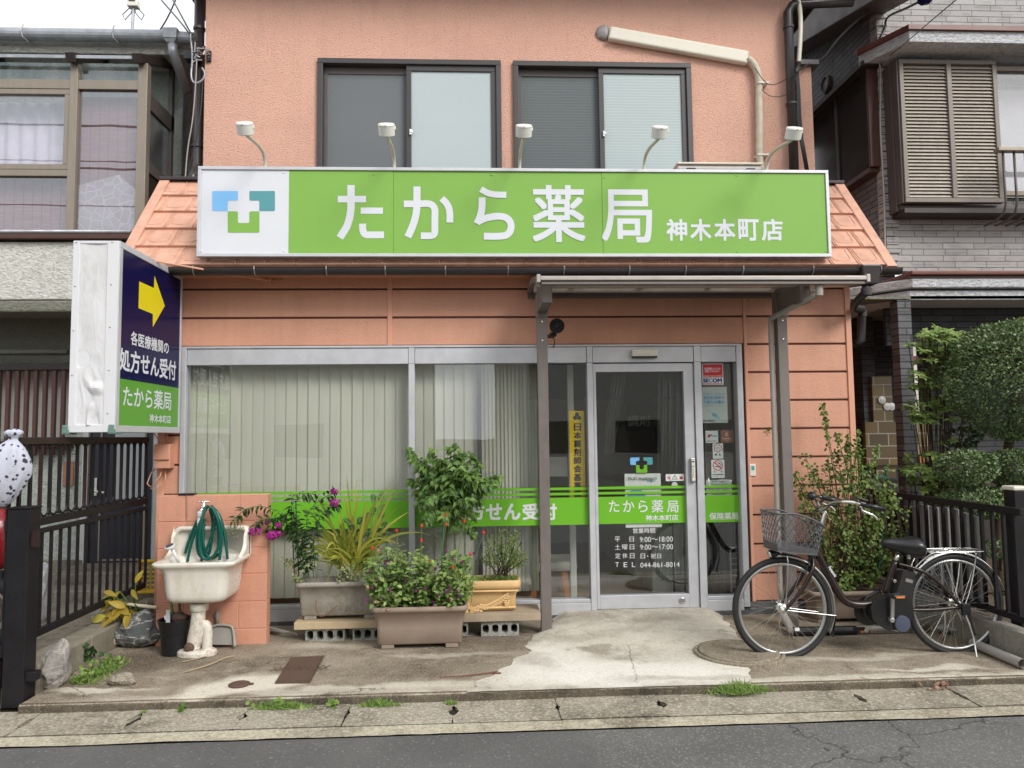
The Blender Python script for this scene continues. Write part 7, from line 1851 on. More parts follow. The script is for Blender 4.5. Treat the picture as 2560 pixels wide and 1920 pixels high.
def planter(name,label,x0,x1,y0,y1,z0,z1,mat,taper_=.03,rim=.035,foot=True):
 """tapered trough with a rolled rim; x0..x1 is the rim"""
 t=thing(name,label,'planter',((x0+x1)/2,(y0+y1)/2,z0));h=z1-z0;fz_=.028 if foot else 0
 prof=[(z0+fz_,taper_+.02),(z0+fz_+.012,taper_+.006),(z0+h*.5,(taper_+.012)*.75+.004),(z1-rim-.004,.016),(z1-rim,.002),(z1-rim*.6,-.002),(z1-rim*.15,0),(z1,.006),(z1,.02),(z1-.06,.026)]
 obj('trough',rr_tub(MB(),x0,x1,y0,y1,prof,.05),M[mat],t,smooth=True)
 if foot:
  for xa in(x0+.07,x1-.16):
   obj('foot',MB().box(xa,xa+.09,y0+taper_+.015,y1-taper_-.015,z0,z0+fz_+.004),M[mat],t,bevel=.006)
 mb=sheet(x0+.03,x1-.03,y0+.03,y1-.03,z1-.045,24,12,lambda x,y:.014*mnoise.noise(Vector((x*14,y*14,3))))
 obj('soil',mb,M['soil'],t,smooth=True);return t
YG1=5.67
g0,g1=W(11,258,1045,YG1).x,W(11,890,1045,YG1).x;gz1=W(11,500,1040,YG1).z
planter('grey_planter','big weathered grey planter on the pale plank, holding yellow striped leaves and magenta flowers',g0,g1,YG1,YG1+.27,zk1+.0,gz1,'planter_grey',.03)
mb=MB().tube(smoothpts([W(11,415,1160,5.66),W(11,412,1230,5.655),W(11,440,1282,5.655),W(11,490,1265,5.65),W(11,565,1197,5.66)]),.003,5)
o=obj('dead_twig',mb,M['twig_red']);tag(o,'thin dead twig hanging over the front of the big grey planter','twig')
YG2=5.37
f0,f1=W(11,790,1220,YG2).x,W(11,1462,1220,YG2).x;fz1=W(11,1100,1212,YG2).z
planter('brown_planter','brown plastic planter standing on the concrete in front, full of purple and red globe flowers',f0,f1,YG2,YG2+.28,.002,fz1,'planter_brown',.035)
YG3=5.70
o0,o1=W(11,1180,1060,YG3).x,W(11,1831,1060,YG3).x;oz1_=W(11,1650,1030,YG3).z
t=planter('tan_planter','tan ornamental planter with a moulded fruit garland, beside the canopy post',o0,o1,YG3,YG3+.26,zk2,oz1_,'planter_tan',.03,.06,False)
mb=MB();rd=random.Random(12);sG=lambda x,y,o_=0:W(11,x,y,YG3+.018-o_)
for k in range(46):
 u=rd.random();x=1450+110*u+rd.uniform(-8,8);y=1210+25*math.sin(u*3)+rd.uniform(-32,32)*(1-.3*u)
 mb.ball(sG(x,y),.012*rd.uniform(.7,1.2),8,6,(1,.5,1))
for k in range(10):
 t_=k/9;x=1560+165*t_;y=1215-85*t_**1.3
 for s_ in(-1,1):mb.leaf(sG(x,y,.004),(sG(x+26,y-8+s_*16)-sG(x,y)),(0,-1,0),.05,.016)
for k in range(8):mb.ball(sG(1732+12*math.cos(k),1170+9*math.sin(k*2)+k*4),.010,8,6,(1,.5,1))
mb.ball(sG(1734,1118),.012,10,6,(1,.5,1))
for s_ in(-1,1):mb.leaf(sG(1734,1180,.006),(s_*.3,0,-1),(0,-1,0),.05,.02)
obj('garland',mb,M['planter_tan'],t,smooth=True)
obj('moulding',MB().tube([(o0+.02,YG3+.004,oz1_-.075),(o1-.02,YG3+.004,oz1_-.075)],.008,8).tube([(o0+.04,YG3+.022,zk2+.03),(o1-.04,YG3+.022,zk2+.03)],.009,8),M['planter_tan'],t,smooth=True)
# odds and ends by the wall
o=obj('broken_tile',MB().box(W(8,862,1295,5.95).x,W(8,950,1295,5.95).x,5.9,6.0,.0,.02),M['rust_iron']);tag(o,'brown broken tile at the foot of the shop window beside the block wall','tile')
o=obj('grey_stick',MB().tube([W(8,860,1350,5.9),W(8,1065,1400,5.75)],.008,8).tube([W(8,855,1362,5.9),W(8,980,1388,5.8)],.006,6),M['dustpan_grey']);tag(o,'thin grey green canes lying behind the left concrete block','cane')
# ------------------------------------------------------------ foliage
LM={}
LM['dark']=leaf_mat('leaf_dark',[(.012,.035,.008,1),(.028,.075,.016,1),(.05,.115,.024,1)])
LM['mid']=leaf_mat('leaf_mid',[(.035,.085,.018,1),(.10,.20,.04,1),(.24,.37,.085,1)])
LM['light']=leaf_mat('leaf_light',[(.08,.15,.04,1),(.20,.31,.08,1),(.38,.47,.16,1)])
LM['strap']=leaf_mat('leaf_strap',[(.12,.19,.03,1),(.34,.36,.05,1),(.66,.58,.12,1)],.4)
LM['yellow']=leaf_mat('leaf_yellow',[(.30,.22,.03,1),(.52,.38,.05,1),(.34,.36,.06,1)])
LM['fern']=leaf_mat('leaf_fern',[(.05,.105,.035,1),(.11,.20,.07,1)])
LM['box']=leaf_mat('leaf_box',[(.028,.065,.024,1),(.085,.145,.05,1),(.18,.255,.10,1),(.34,.42,.21,1)],.35,.15,.5)
LM['varieg']=leaf_mat('leaf_varieg',[(.10,.15,.05,1),(.40,.42,.22,1)])
LM['shrub']=leaf_mat('leaf_shrub',[(.04,.08,.016,1),(.095,.165,.032,1),(.17,.26,.055,1),(.34,.35,.10,1)])
LM['grass']=leaf_mat('leaf_grass',[(.07,.15,.025,1),(.15,.26,.045,1),(.30,.38,.10,1)])
M['petal_magenta']=leaf_mat('petal_magenta',[(.28,.012,.17,1),(.48,.025,.34,1)],.6,.2);M['petal_purple']=leaf_mat('petal_purple',[(.16,.018,.14,1),(.30,.035,.24,1)],.6,.15)
M['petal_red']=leaf_mat('petal_red',[(.62,.05,.045,1),(.78,.12,.08,1)],.6,.2);M['petal_faded']=leaf_mat('petal_faded',[(.45,.27,.2,1),(.62,.42,.32,1)],.6,.2)
M['bark']=plain('bark',(.075,.055,.038,1),.85,0,.2,.3,20,.4)
M['stake_green']=plain('stake_green',(.01,.11,.075,1),.4)
LM['dead']=leaf_mat('leaf_dead',[(.16,.07,.05,1),(.34,.18,.12,1),(.45,.28,.2,1)])
def rv(rd,s_=1.0):return Vector((rd.uniform(-1,1),rd.uniform(-1,1),rd.uniform(-1,1)))*s_
OV=(0,.75,1,.7,.0);LAN=(0,.7,1,.8,.35,0);RND=(0,.8,1,.9,.0)
def plant(name,label,cat,base,group=None):return thing(name,label,cat,base,group)
# --- yellow striped strap leaves
rd=random.Random(21);bs=W(11,660,985,YG1+.14)
pl=plant('strap_leaf_plant','yellow and green striped strap leaf plant in the big grey planter','plant',bs)
mb=MB();tips=[(625,285),(695,320),(722,382),(755,470),(950,320),(985,342),(1000,505),(1005,590),(400,405),(330,515),(350,670),(190,985),(545,735),(470,870),(360,800),(470,1155),(1070,545),(940,700),(850,420),(890,470),(600,420),(560,460),(420,560),(380,610),(1190,705),(1010,800),(950,780),(640,560),(780,460),(820,520)]
def strap(mb,a,b,sag,wd,rd,n=12):
 a=Vector(a);b=Vector(b);side=Vector((rd.uniform(-1,1),rd.uniform(-.3,.3),0)).normalized();vs=[]
 ctl=a.lerp(b,.5)+Vector((0,0,sag));
 prev=None
 for i in range(n+1):
  t_=i/n;c=a*(1-t_)**2+ctl*2*t_*(1-t_)+b*t_*t_;tg=((ctl-a)*(1-t_)+(b-ctl)*t_).normalized()
  nr=tg.cross(Vector((.15*side.x,-1,.25*side.y)));nr=nr.normalized()if nr.length>.1 else Vector((1,0,0))
  w_=wd*(1-t_**3)*(.7+.3*min(1,t_*4));up_=nr.cross(tg).normalized()
  vs+=[c-nr*w_/2+up_*w_*.15,c,c+nr*w_/2+up_*w_*.15]
 mb.add(vs,[(3*i+k,3*i+k+1,3*i+k+4,3*i+k+3)for i in range(n)for k in(0,1)])
for x,y in tips:
 dep=rd.uniform(-.20,.04);e=W(11,x,y,YG1+.14+dep)
 s0=bs+Vector((rd.uniform(-.06,.06),rd.uniform(-.04,.04),0));strap(mb,s0,e,.08+.35*max(0,(y-480)/500),rd.uniform(.018,.028),rd)
for k in range(120):
 an=rd.uniform(0,math.pi);r_=rd.uniform(.12,.38);e=bs+Vector((math.cos(an)*r_,rd.uniform(-.2,.12),rd.uniform(.12,.5)*(.5+.5*math.sin(an))))
 strap(mb,bs+Vector((rd.uniform(-.08,.08),rd.uniform(-.04,.04),0)),e,rd.uniform(.06,.2),rd.uniform(.014,.022),rd)
obj('leaves',mb,LM['strap'],pl,smooth=True)
mb=MB()
for k in range(60):strap(mb,bs+rv(rd,.05),bs+Vector((rd.uniform(-.12,.14),rd.uniform(-.12,.05),rd.uniform(.02,.14))),.02,.006,rd,5)
obj('dry_leaves',mb,M['dry_stalk'],pl)
# --- ferny plant
def fern(mb,a,b,rd,wd=.05,n=9):
 a=Vector(a);b=Vector(b)
 d=b-a;side=d.cross(Vector((0,-1,.2))).normalized()
 for i in range(1,n+1):
  t_=i/n;c=a.lerp(b,t_)-Vector((0,0,.03*t_*t_));L=wd*(1-.6*abs(t_-.45)*1.6)
  for s_ in(-1,1):
   dd=(side*s_+d.normalized()*.6+rv(rd,.15)).normalized();mb.leaf(c,dd,Vector((0,-.8,.5))+rv(rd,.3),L,L*.42,.2,.2,(0,.5,1,.6,.8,.2,0))
bs2=W(11,770,980,YG1+.10)
pl=plant('ferny_plant','mid green feathery leaved plant among the strap leaves in the big grey planter','plant',bs2)
mb=MB();sm=MB()
for x,y in((830,430),(870,415),(800,520),(770,560),(700,590),(650,640),(870,560),(900,620),(690,760),(660,830),(760,690),(820,650),(790,740),(740,620),(640,600),(880,500),(700,700),(680,860),(840,790),(860,720)):
 e=W(11,x,y,YG1+.12+rd.uniform(-.1,.1));m_=bs2.lerp(e,.55)+Vector((0,rd.uniform(-.03,.03),.03));sm.tube(smoothpts([bs2,m_,e]),.0025,5);fern(mb,e+(m_-e)*.4,e+Vector((rd.uniform(-.03,.03),-.02,.03)),rd,.036)
obj('leaves',mb,LM['fern'],pl);obj('stems',sm,M['stem_green'],pl)
# --- magenta flowers on leaning stems
bs3=W(11,330,1010,YG1+.12)
pl=plant('phlox_plant','leggy plant with magenta flower heads leaning out over the sink','plant',bs3)
sm=MB();mb=MB()
stems=[[(340,1010),(300,850),(250,700),(180,560),(60,510),(-60,520),(-150,600)],[(350,1010),(310,820),(240,650),(150,590),(60,600),(0,640)],[(370,1010),(330,800),(290,640),(230,560),(170,575),(120,650)],[(330,1010),(290,760),(270,620),(260,520),(240,440),(330,420),(400,430)],
         [(400,1010),(380,800),(340,620),(380,520),(470,450),(540,420)],[(360,1010),(350,850),(310,700),(260,640),(170,650),(110,690)],[(420,1010),(400,850),(400,700),(450,560),(520,520),(560,500)]]
for st_ in stems:
 P=smoothpts([W(11,x,y,YG1+.12-.22*min(1,max(0,(1010-y)/450))+rd.uniform(-.02,.02))for x,y in st_],2)
 sm.tube(P,.0035,5)
 for i,p_ in enumerate(P):
  if i<3:continue
  for s_ in range(3 if i<len(P)*.6 else 2):
   tg=(P[min(i+1,len(P)-1)]-P[i-1]).normalized();d=(tg.cross(rv(rd)).normalized()+tg*.35+Vector((0,0,-.25)));mb.leaf(p_+rv(rd,.008),d,Vector((0,-.4,1))+rv(rd,.4),rd.uniform(.055,.09),rd.uniform(.018,.027),.5,.3,LAN)
obj('stems',sm,M['stem_green'],pl);obj('leaves',mb,LM['dark'],pl)
def cluster(c,r,n,mat,nm='flower',par=None,sz=.011):
 mb=MB()
 for k in range(n):
  d=rv(rd);d=d.normalized()if d.length>.1 else Vector((0,-1,0));p_=c+Vector((d.x*r,d.y*r*.8,d.z*r*.75))*rd.uniform(.7,1.05);q=Vector((d.x,d.y-.5,d.z)).normalized()
  u=q.orthogonal().normalized()
  for j in range(5):
   a_=Matrix.Rotation(2*math.pi*j/5+k,3,q)@u;mb.leaf(p_,a_+q*.15,q,sz,sz*.85,.1,.05,(.15,.9,1,.3))
 obj(nm,mb,mat,par)
for x,y,r,n in((110,715,38,70),(160,645,26,40),(80,625,18,22),(150,700,24,30),(540,410,26,34),(545,490,36,55),(-10,690,40,45)):
 cluster(W(11,x,y,YG1-.10),r/2.764*5.57/CAM_F,n,M['petal_magenta'],par=pl)
for x,y,r in((-155,640,45),(-130,690,35),(-190,680,30),(430,535,30),(490,520,24)):
 c_=W(11,x,y,YG1-.10);mb=MB()
 for k in range(60):p_=c_+rv(rd,r/2.764*5.57/CAM_F);mb.leaf(p_,rv(rd)+Vector((0,0,.3)),rv(rd)+Vector((0,-1,0)),rd.uniform(.008,.016),.006)
 obj('seed_head',mb,LM['varieg'],pl)
for x,y0,y1 in((245,1000,520),(275,1000,475)):
 a_,b_=W(11,x+20,y0,YG1+.13),W(11,x,y1,YG1+.10);o=obj('plant_stake',MB().tube([a_,b_],.005,8),M['stake_green']);tag(o,'green plastic stake supporting the magenta flowered plant, %s'%('shorter one on the left' if x<260 else 'taller one on the right'),'stake')
# --- variegated ivy over the rim
pl=plant('variegated_ivy','small cream edged trailing leaves along the rim of the big grey planter','plant',W(11,300,1010,YG1+.05))
mb=MB()
for cx_,cy_,r_,n in((285,1015,35,45),(215,900,38,26),(610,985,60,70),(640,935,40,30),(370,940,50,20),(700,1000,40,25)):
 for k in range(n):
  p_=W(11,cx_+rd.uniform(-r_,r_),cy_+rd.uniform(-r_,r_)*.7,YG1+rd.uniform(-.03,.1));mb.leaf(p_,rv(rd)+Vector((0,-.2,.1)),Vector((0,-1,.6))+rv(rd,.5),rd.uniform(.016,.028),rd.uniform(.012,.02),.3,.2,RND)
obj('leaves',mb,LM['varieg'],pl)
mb=MB();mb.tube(smoothpts([W(11,300,1010,YG1+.05),W(11,250,930,YG1+.03),W(11,205,880,YG1+.02)]),.003,5);obj('stems',mb,M['twig_red'],pl)
# --- small tree behind
YT=5.98;tb=W(11,1290,1290,YT);
pl=plant('potted_tree','small dense green broadleaf tree standing against the shop window behind the front planter','tree',(tb.x,YT,.04))
pot=obj('pot',MB().lathe((tb.x,YT,.03),(0,0,1),[(0,.085),(.17,.115),(.18,.122),(.2,.122),(.2,.1)],28),M['planter_brown'],pl)
ctop=W(11,1320,560,YT-.02)
tk=MB().tube(smoothpts([(tb.x,YT,.2),(tb.x+.01,YT,.5),ctop]),[.016]*5+[.013]*4,8)
cc=W(11,1330,390,YT-.06);mb=MB()
sT=2.764*CAM_F/(YT-.06)
limbs=[(1060,115),(1080,170),(1140,250),(1210,140),(1280,200),(1350,110),(1420,150),(1500,170),(1540,220),(1480,290),(1400,260),(1330,300),(1190,330),(1060,330),(1120,420),(1230,430),(1340,420),(1450,400),(1560,400),(1640,330),(1670,315),(1620,380),(1540,480),(1450,520),(1340,520),(1230,540),(1130,500),(1180,600),(1290,590),(1400,560),(1500,570),(1260,250),(1160,210),(1390,200),(1300,360),(1420,330),(1520,330),(1250,300),(1180,480),(1470,470),(1500,700),(1380,650)]
for x,y in limbs:
 e=W(11,x,y,YT-.06+rd.uniform(-.2,.16));b_=ctop+Vector((0,0,rd.uniform(-.02,.15)));m_=b_.lerp(e,.55)+Vector((0,0,.035));P=smoothpts([b_,m_,e],2);tk.tube(P,.004,5)
 for i,p_ in enumerate(P):
  if i<1:continue
  for k in range(7 if i>2 else 3):
   tg=(P[min(i+1,len(P)-1)]-P[max(0,i-1)]).normalized();s_=1 if k%2 else-1
   d=tg*.5+tg.cross(Vector((0,-.4,1))).normalized()*s_*.8+rv(rd,.35)+Vector((0,-.15,-.35));mb.leaf(p_+rv(rd,.018),d,Vector((0,-.7,.8))+rv(rd,.45),rd.uniform(.055,.092),rd.uniform(.024,.038),.7,.25,(0,.75,1,.6,.22,0))
for k in range(420):
 d=rv(rd);p_=cc+Vector((d.x*235/sT,d.y*.17,d.z*215/sT))
 if Vector((d.x,d.y,d.z)).length>1:continue
 mb.leaf(p_,rv(rd)+Vector((0,-.2,-.6)),Vector((0,-.8,.7))+rv(rd,.5),rd.uniform(.055,.09),rd.uniform(.025,.038),.7,.25,(0,.75,1,.6,.22,0))
obj('crown',mb,LM['mid'],pl,smooth=True);obj('trunk',tk,M['bark'],pl,smooth=True)
a_,b_=W(11,1290,850,YT-.1),W(11,1292,620,YT-.1);o=obj('plant_stake',MB().tube([a_-Vector((0,0,.3)),b_],.006,8),M['stake_green']);tag(o,'green stake standing below the small potted tree','stake')
a_,b_=W(11,905,800,YT-.2),W(11,905,680,YT-.2);o=obj('plant_stake',MB().tube([a_-Vector((0,0,.3)),b_],.005,8),M['stake_green']);tag(o,'green stake standing between the two left planters','stake')
# --- globe amaranth in the front planter
bs4=W(11,1120,1190,YG2+.14)
pl=plant('globe_flower_plant','bushy plant with small purple and red globe flowers in the brown front planter','plant',bs4)
mb=MB();sm=MB();heads=[]
sF=2.764*CAM_F/(YG2+.1)
for k in range(125):
 x=rd.uniform(755,1510);t_=(x-765)/735
 ymin=780+110*abs(t_-.5)*2-30*math.sin(t_*9);y=rd.uniform(ymin,1180);dep=rd.uniform(-.12,.16)
 if y>1100:x=800+(x-765)*.88
 e=W(11,x,y,YG2+.12+dep);b_=bs4+Vector(((x-1120)/sF*.75,rd.uniform(-.07,.09),-.02));P=smoothpts([b_,b_.lerp(e,.5)+rv(rd,.015),e],2);sm.tube(P,.002,4)
 for i,p_ in enumerate(P):
  if(p_-b_).length<.03:continue
  for s_ in(1,-1):
   d=Vector((math.cos(i*1.7+k),math.sin(i*1.7+k)*.8,.35))*s_+Vector((0,0,.3));mb.leaf(p_,d+rv(rd,.2),Vector((0,-.5,1))+rv(rd,.35),rd.uniform(.035,.058),rd.uniform(.020,.030),.4,.25,(0,.7,1,.9,.5,0))
for k in range(330):
 x=rd.uniform(770,1490);y=rd.uniform(880,1190);t_=(x-770)/720
 if y<830+130*abs(t_-.5)*2:continue
 if y>1120:x=810+(x-770)*.88
 p_=W(11,x,y,YG2+rd.uniform(-.04,.2));mb.leaf(p_,rv(rd)+Vector((0,-.3,.1)),Vector((0,-.7,.8))+rv(rd,.45),rd.uniform(.035,.06),rd.uniform(.02,.032),.4,.25,(0,.7,1,.9,.5,0))
obj('leaves',mb,LM['light'],pl)
reds=[(1310,575),(1440,617),(1145,648),(972,683),(1312,642),(1573,697),(806,802),(1142,750),(1480,845),(1358,937),(1128,908),(1203,900)]
for x,y in reds:
 c_=W(11,x,y,YG2+.06+rd.uniform(-.06,.1));mbh=MB()
 for k in range(46):
  d=rv(rd).normalized();mbh.leaf(c_+Vector((d.x,d.y,d.z*1.25))*.008,d+Vector((0,0,.7)),d,.009,.006,.1,.1,(0,1,0))
 mbh.ball(c_,.0085,8,6,(1,1,1.3));obj('flower',mbh,M['petal_red'],pl)
 sm.tube(smoothpts([bs4+Vector(((x-1120)/sF*.8,0,0)),bs4.lerp(c_,.6)+Vector((((x-1120)/sF)*.25,-.01,.02)),c_-Vector((0,0,.008))]),.0026,5)
purples=[(1033,1030),(1075,1043),(1110,1025),(1167,1082),(1105,1100),(925,1090),(838,1024),(856,1147),(887,1187),(1225,1177),(1225,1212),(1260,1125),(1315,1103),(1330,1105),(1392,1097),(1405,1132),(1372,1018),(1340,1073),(1240,945),(1186,975),(1047,972),(895,912),(920,895),(1312,825),(1360,878),(1425,900),(1505,842),(806,1077),(790,960),(965,890),(765,1165)]
for x,y in purples:
 c_=W(11,x,y,YG2+.0+rd.uniform(-.05,.06));mbh=MB()
 for k in range(40):
  d=rv(rd).normalized();mbh.leaf(c_+d*.008,d+Vector((0,0,.6)),d,.008,.006,.1,.1,(0,1,0))
 mbh.ball(c_,.008,8,6);obj('flower',mbh,M['petal_purple'],pl)
for x,y in((823,1175),(912,1228),(1350,1158),(845,818),(770,1070)):
 c_=W(11,x,y,YG2-.01);mbh=MB()
 for k in range(40):
  d=rv(rd).normalized();mbh.leaf(c_+d*.009,d+Vector((0,0,.4)),d,.009,.007,.1,.1,(0,1,0))
 mbh.ball(c_,.009,8,6);obj('faded_flower',mbh,M['petal_faded'],pl)
obj('stems',sm,M['stem_green'],pl)
pl=plant('pale_weed','pale grey green dried herb among the globe flowers in the brown front planter','plant',W(11,985,1100,YG2+.1))
mb=MB()
for k in range(260):
 c_=W(11,rd.gauss(985,28),rd.gauss(890,50),YG2+.08+rd.uniform(-.05,.05));mb.leaf(c_,rv(rd)+Vector((0,0,.3)),Vector((0,-1,.3))+rv(rd,.6),rd.uniform(.01,.02),.006)
obj('leaves',mb,LM['varieg'],pl);mb=MB()
for k in range(12):mb.tube([W(11,985+rd.uniform(-20,20),1120,YG2+.1),W(11,rd.gauss(985,28),rd.gauss(880,40),YG2+.08)],.0016,4)
obj('stems',mb,M['stem_green'],pl)
# --- wispy shrub in the tan planter
bs5=W(11,1700,1000,YG3+.13)
pl=plant('wispy_shrub','fine leaved dark green shrub in the tan ornamental planter','shrub',bs5)
mb=MB();sm=MB()
tp5=[(1640,730),(1700,700),(1760,720),(1800,690),(1830,760),(1850,840),(1860,880),(1800,850),(1740,790),(1680,790),(1620,800),(1590,830),(1770,760),(1820,820),(1720,850),(1660,860),(1835,900),(1780,900),(1600,760),(1560,870),(1700,740),(1790,740)]
for x,y in tp5:
 e=W(11,x,y,YG3+.12+rd.uniform(-.12,.12));b_=bs5+Vector((rd.uniform(-.05,.05),rd.uniform(-.03,.03),0));m_=b_.lerp(e,.6)+rv(rd,.02);P=smoothpts([b_,m_,e],2);sm.tube(P,[.005-.0035*i/len(P)for i in range(len(P))],5)
 for k in range(60):
  t_=rd.uniform(.5,1.02);p_=b_.lerp(m_,t_/.6)if t_<.6 else m_.lerp(e,(t_-.6)/.4);mb.leaf(p_+rv(rd,.018),(e-m_).normalized()*.6+rv(rd,.9),Vector((0,-.7,.6))+rv(rd,.5),rd.uniform(.022,.038),.0055,.2,.2,(0,1,.8,0))
obj('leaves',mb,LM['shrub'],pl);obj('branches',sm,M['bark'],pl,smooth=True)
pl=plant('low_grass','low dry green tufts on the soil of the tan ornamental planter','grass',W(11,1650,1010,YG3+.08))
mb=MB()
for k in range(420):
 p_=W(11,rd.uniform(1500,1810),rd.uniform(1005,1030),YG3+rd.uniform(.04,.2));mb.leaf(p_,Vector((rd.uniform(-1,1),rd.uniform(-1,.6),rd.uniform(.3,1))),rv(rd)+Vector((0,-1,0)),rd.uniform(.02,.05),.004,.5,.1,(.8,1,0))
obj('leaves',mb,LM['shrub'],pl)
# --- tufts of grass and weeds on the ground
def tuft(label,c,x0,y0,x1,y1,n,hmax,z,mat='grass',wide=.004,name='grass_tuft',broad=0):
 a_=G(c,x0,y1,z);b_=G(c,x1,y0,z);pl=plant(name,label,'weeds',((a_.x+b_.x)/2,(a_.y+b_.y)/2,z));mb=MB()
 cy=lambda y:min(y,KERB_Y-.022-rd.uniform(0,.05))if z<0 else y
 for k in range(n):
  u=rd.gauss(.5,.26);v_=rd.random();p_=Vector((a_.x+(b_.x-a_.x)*u,cy(a_.y+(b_.y-a_.y)*v_),z));h_=hmax*rd.uniform(.3,1)*max(.25,1-abs(u-.5)*1.2)
  mb.leaf(p_,Vector((rd.uniform(-1,1),rd.uniform(-1,.8),rd.uniform(.5,1.6))),Vector((rd.uniform(-1,1),-1,.5)),h_,wide*rd.uniform(.7,1.5),.8,.2,(.7,1,.7,0))
 for k in range(broad):
  p_=Vector((a_.x+(b_.x-a_.x)*rd.gauss(.4,.2),cy(a_.y+(b_.y-a_.y)*rd.random()),z+rd.uniform(.01,hmax*.7)));mb.leaf(p_,rv(rd)+Vector((0,0,.4)),Vector((0,-.7,.8))+rv(rd,.4),rd.uniform(.025,.05),rd.uniform(.018,.03),.4,.2,RND)
 obj('leaves',mb,LM[mat],pl);return pl
tuft('clump of weeds and grass growing beside the pointed rock',16,400,430,820,580,420,.085,0,broad=110)
tuft('row of grass along the kerb in front of the iron hatch',16,1560,650,1960,705,420,.075,ZG,broad=10)
tuft('bright grass tuft in the kerb joint left of the brown front planter',17,240,635,500,680,300,.065,ZG)
tuft('small grass tuft in the kerb joint below the brown front planter',17,755,625,850,660,70,.045,ZG)
tuft('long cut grass heap on the kerb left of the bicycle front wheel',18,300,560,590,640,620,.11,ZG+.02,'grass',.0034)
tuft('tiny grass sprout in the gap between two drain covers at the left',16,870,715,925,745,40,.03,ZG)
tuft('small weed in the kerb joint under the pale concrete patch',16,1130,690,1180,715,26,.03,ZG,broad=6)
tuft('single leafy weed in the kerb joint right of the row of grass',16,2050,650,2095,680,10,.03,ZG,broad=14)
tuft('brown and reddish dead leaves along the kerb behind the bicycle',18,1575,548,1760,575,20,.02,ZG,'dead',.005,'leaf_litter',8)
pl=plant('kerb_weed','dark leafy weed climbing the low kerb wall beside the concrete lump','weeds',G(16,520,400,0));mb=MB()
for k in range(60):mb.leaf(W(16,rd.gauss(525,28),rd.uniform(315,405),5.25+rd.uniform(-.05,.08)),rv(rd)+Vector((0,-.3,0)),Vector((0,-.8,.7))+rv(rd,.4),rd.uniform(.03,.05),.028,.3,.2,RND)
obj('leaves',mb,LM['dark'],pl)
pl=plant('seedling','young green seedling growing by the low wall near the bicycle rear wheel','plant',G(18,2095,350,0));mb=MB()
for k in range(34):
 c_=W(18,2080+rd.gauss(0,26),300+rd.gauss(0,28),5.25+rd.uniform(-.03,.03));mb.leaf(c_,rv(rd)+Vector((0,-.2,.1)),Vector((0,-.7,.8))+rv(rd,.4),rd.uniform(.035,.055),.016,.5,.2,LAN)
obj('leaves',mb,LM['mid'],pl);obj('stems',MB().tube([G(18,2095,365,0),W(18,2080,290,5.25)],.003,5),M['stem_green'],pl)
# --- yellowing calla leaves by the corner
pl=plant('calla_plant','wilting yellow and green broad leaves behind the dark veined rock','plant',W(6,720,1150,5.8));mb=MB();sm=MB();bb_=W(6,780,1180,5.85)
for x0,y0,x1,y1,w_ in((780,960,830,870,.05),(700,1100,550,1200,.07),(720,1110,560,1225,.06),(650,1030,560,1050,.05),(690,1010,640,1060,.06),(600,1010,690,1040,.05),(690,1090,620,1170,.05),(760,1000,790,1065,.045)):
 a_,b_=W(6,x0,y0,5.72+rd.uniform(-.08,.05)),W(6,x1,y1,5.66+rd.uniform(-.08,.05));mb.leaf(a_,b_-a_,Vector((0,-.8,.6))+rv(rd,.3),(b_-a_).length*.85,w_*.8,.25,.35,(.2,.8,1,.85,.5,0));sm.tube(smoothpts([bb_+rv(rd,.05),bb_.lerp(a_,.5)+Vector((0,0,.03)),a_]),.005,6)
for k in range(16):
 a_=W(6,rd.uniform(600,760),rd.uniform(1060,1180),5.7+rd.uniform(-.06,.06));mb.leaf(a_,Vector((rd.uniform(-1,.6),rd.uniform(-.6,.2),rd.uniform(-.5,.4))),Vector((0,-.8,.6))+rv(rd,.5),rd.uniform(.08,.15),rd.uniform(.04,.06),.6,.5,(.2,.8,1,.85,.5,0))
obj('leaves',mb,LM['yellow'],pl,smooth=True);obj('stems',sm,M['stem_green'],pl)
pl=plant('corner_weeds','dark narrow leaved weeds and dry stems in the corner behind the rocks','weeds',W(6,800,1170,5.85));mb=MB()
for k in range(190):
 b_=W(6,rd.uniform(700,885),rd.uniform(1110,1190),5.85+rd.uniform(-.15,.2));mb.leaf(b_,Vector((rd.uniform(-1,1),rd.uniform(-.8,.3),rd.uniform(0,.8))),Vector((0,-.8,.6))+rv(rd,.4),rd.uniform(.05,.11),rd.uniform(.008,.016),.6,.2,LAN)
obj('leaves',mb,LM['dark'],pl)
mb=MB()
for k in range(30):b_=W(6,rd.uniform(740,880),rd.uniform(1100,1180),5.8+rd.uniform(-.1,.2));strap(mb,b_,b_+Vector((rd.uniform(-.15,.12),rd.uniform(-.1,.05),rd.uniform(-.05,.08))),.03,.006,rd,6)
obj('dry_leaves',mb,M['dry_stalk'],pl)
# --- loose fallen leaves / bits
M['litter']=leaf_mat('litter',[(.10,.05,.02,1),(.28,.17,.07,1),(.40,.30,.16,1)],.8,.1)
mb=MB()
for c,x0,y0,x1,y1,n in((11,1380,1400,1880,1520,40),(17,300,330,1200,600,26),(16,600,350,1000,560,40),(18,850,560,1750,600,20),(18,900,260,1500,300,14),(17,1200,180,2200,600,10)):
 for k in range(n):
  p_=G(c,rd.uniform(x0,x1),rd.uniform(y0,y1),0);
  if p_.y<KERB_Y:p_.z=ZG
  if p_.y>5.9:continue
  mb.leaf(p_+Vector((0,0,.006+(.05 if p_.x>.5 and p_.x<1.9 and p_.y>KERB_Y else 0)*max(0,min(1,(p_.y-4.5)/1.5)))),Vector((rd.uniform(-1,1),rd.uniform(-1,1),.1)),Vector((rd.uniform(-.3,.3),rd.uniform(-.3,.3),1)),rd.uniform(.008,.022),rd.uniform(.005,.010),.2,.3)
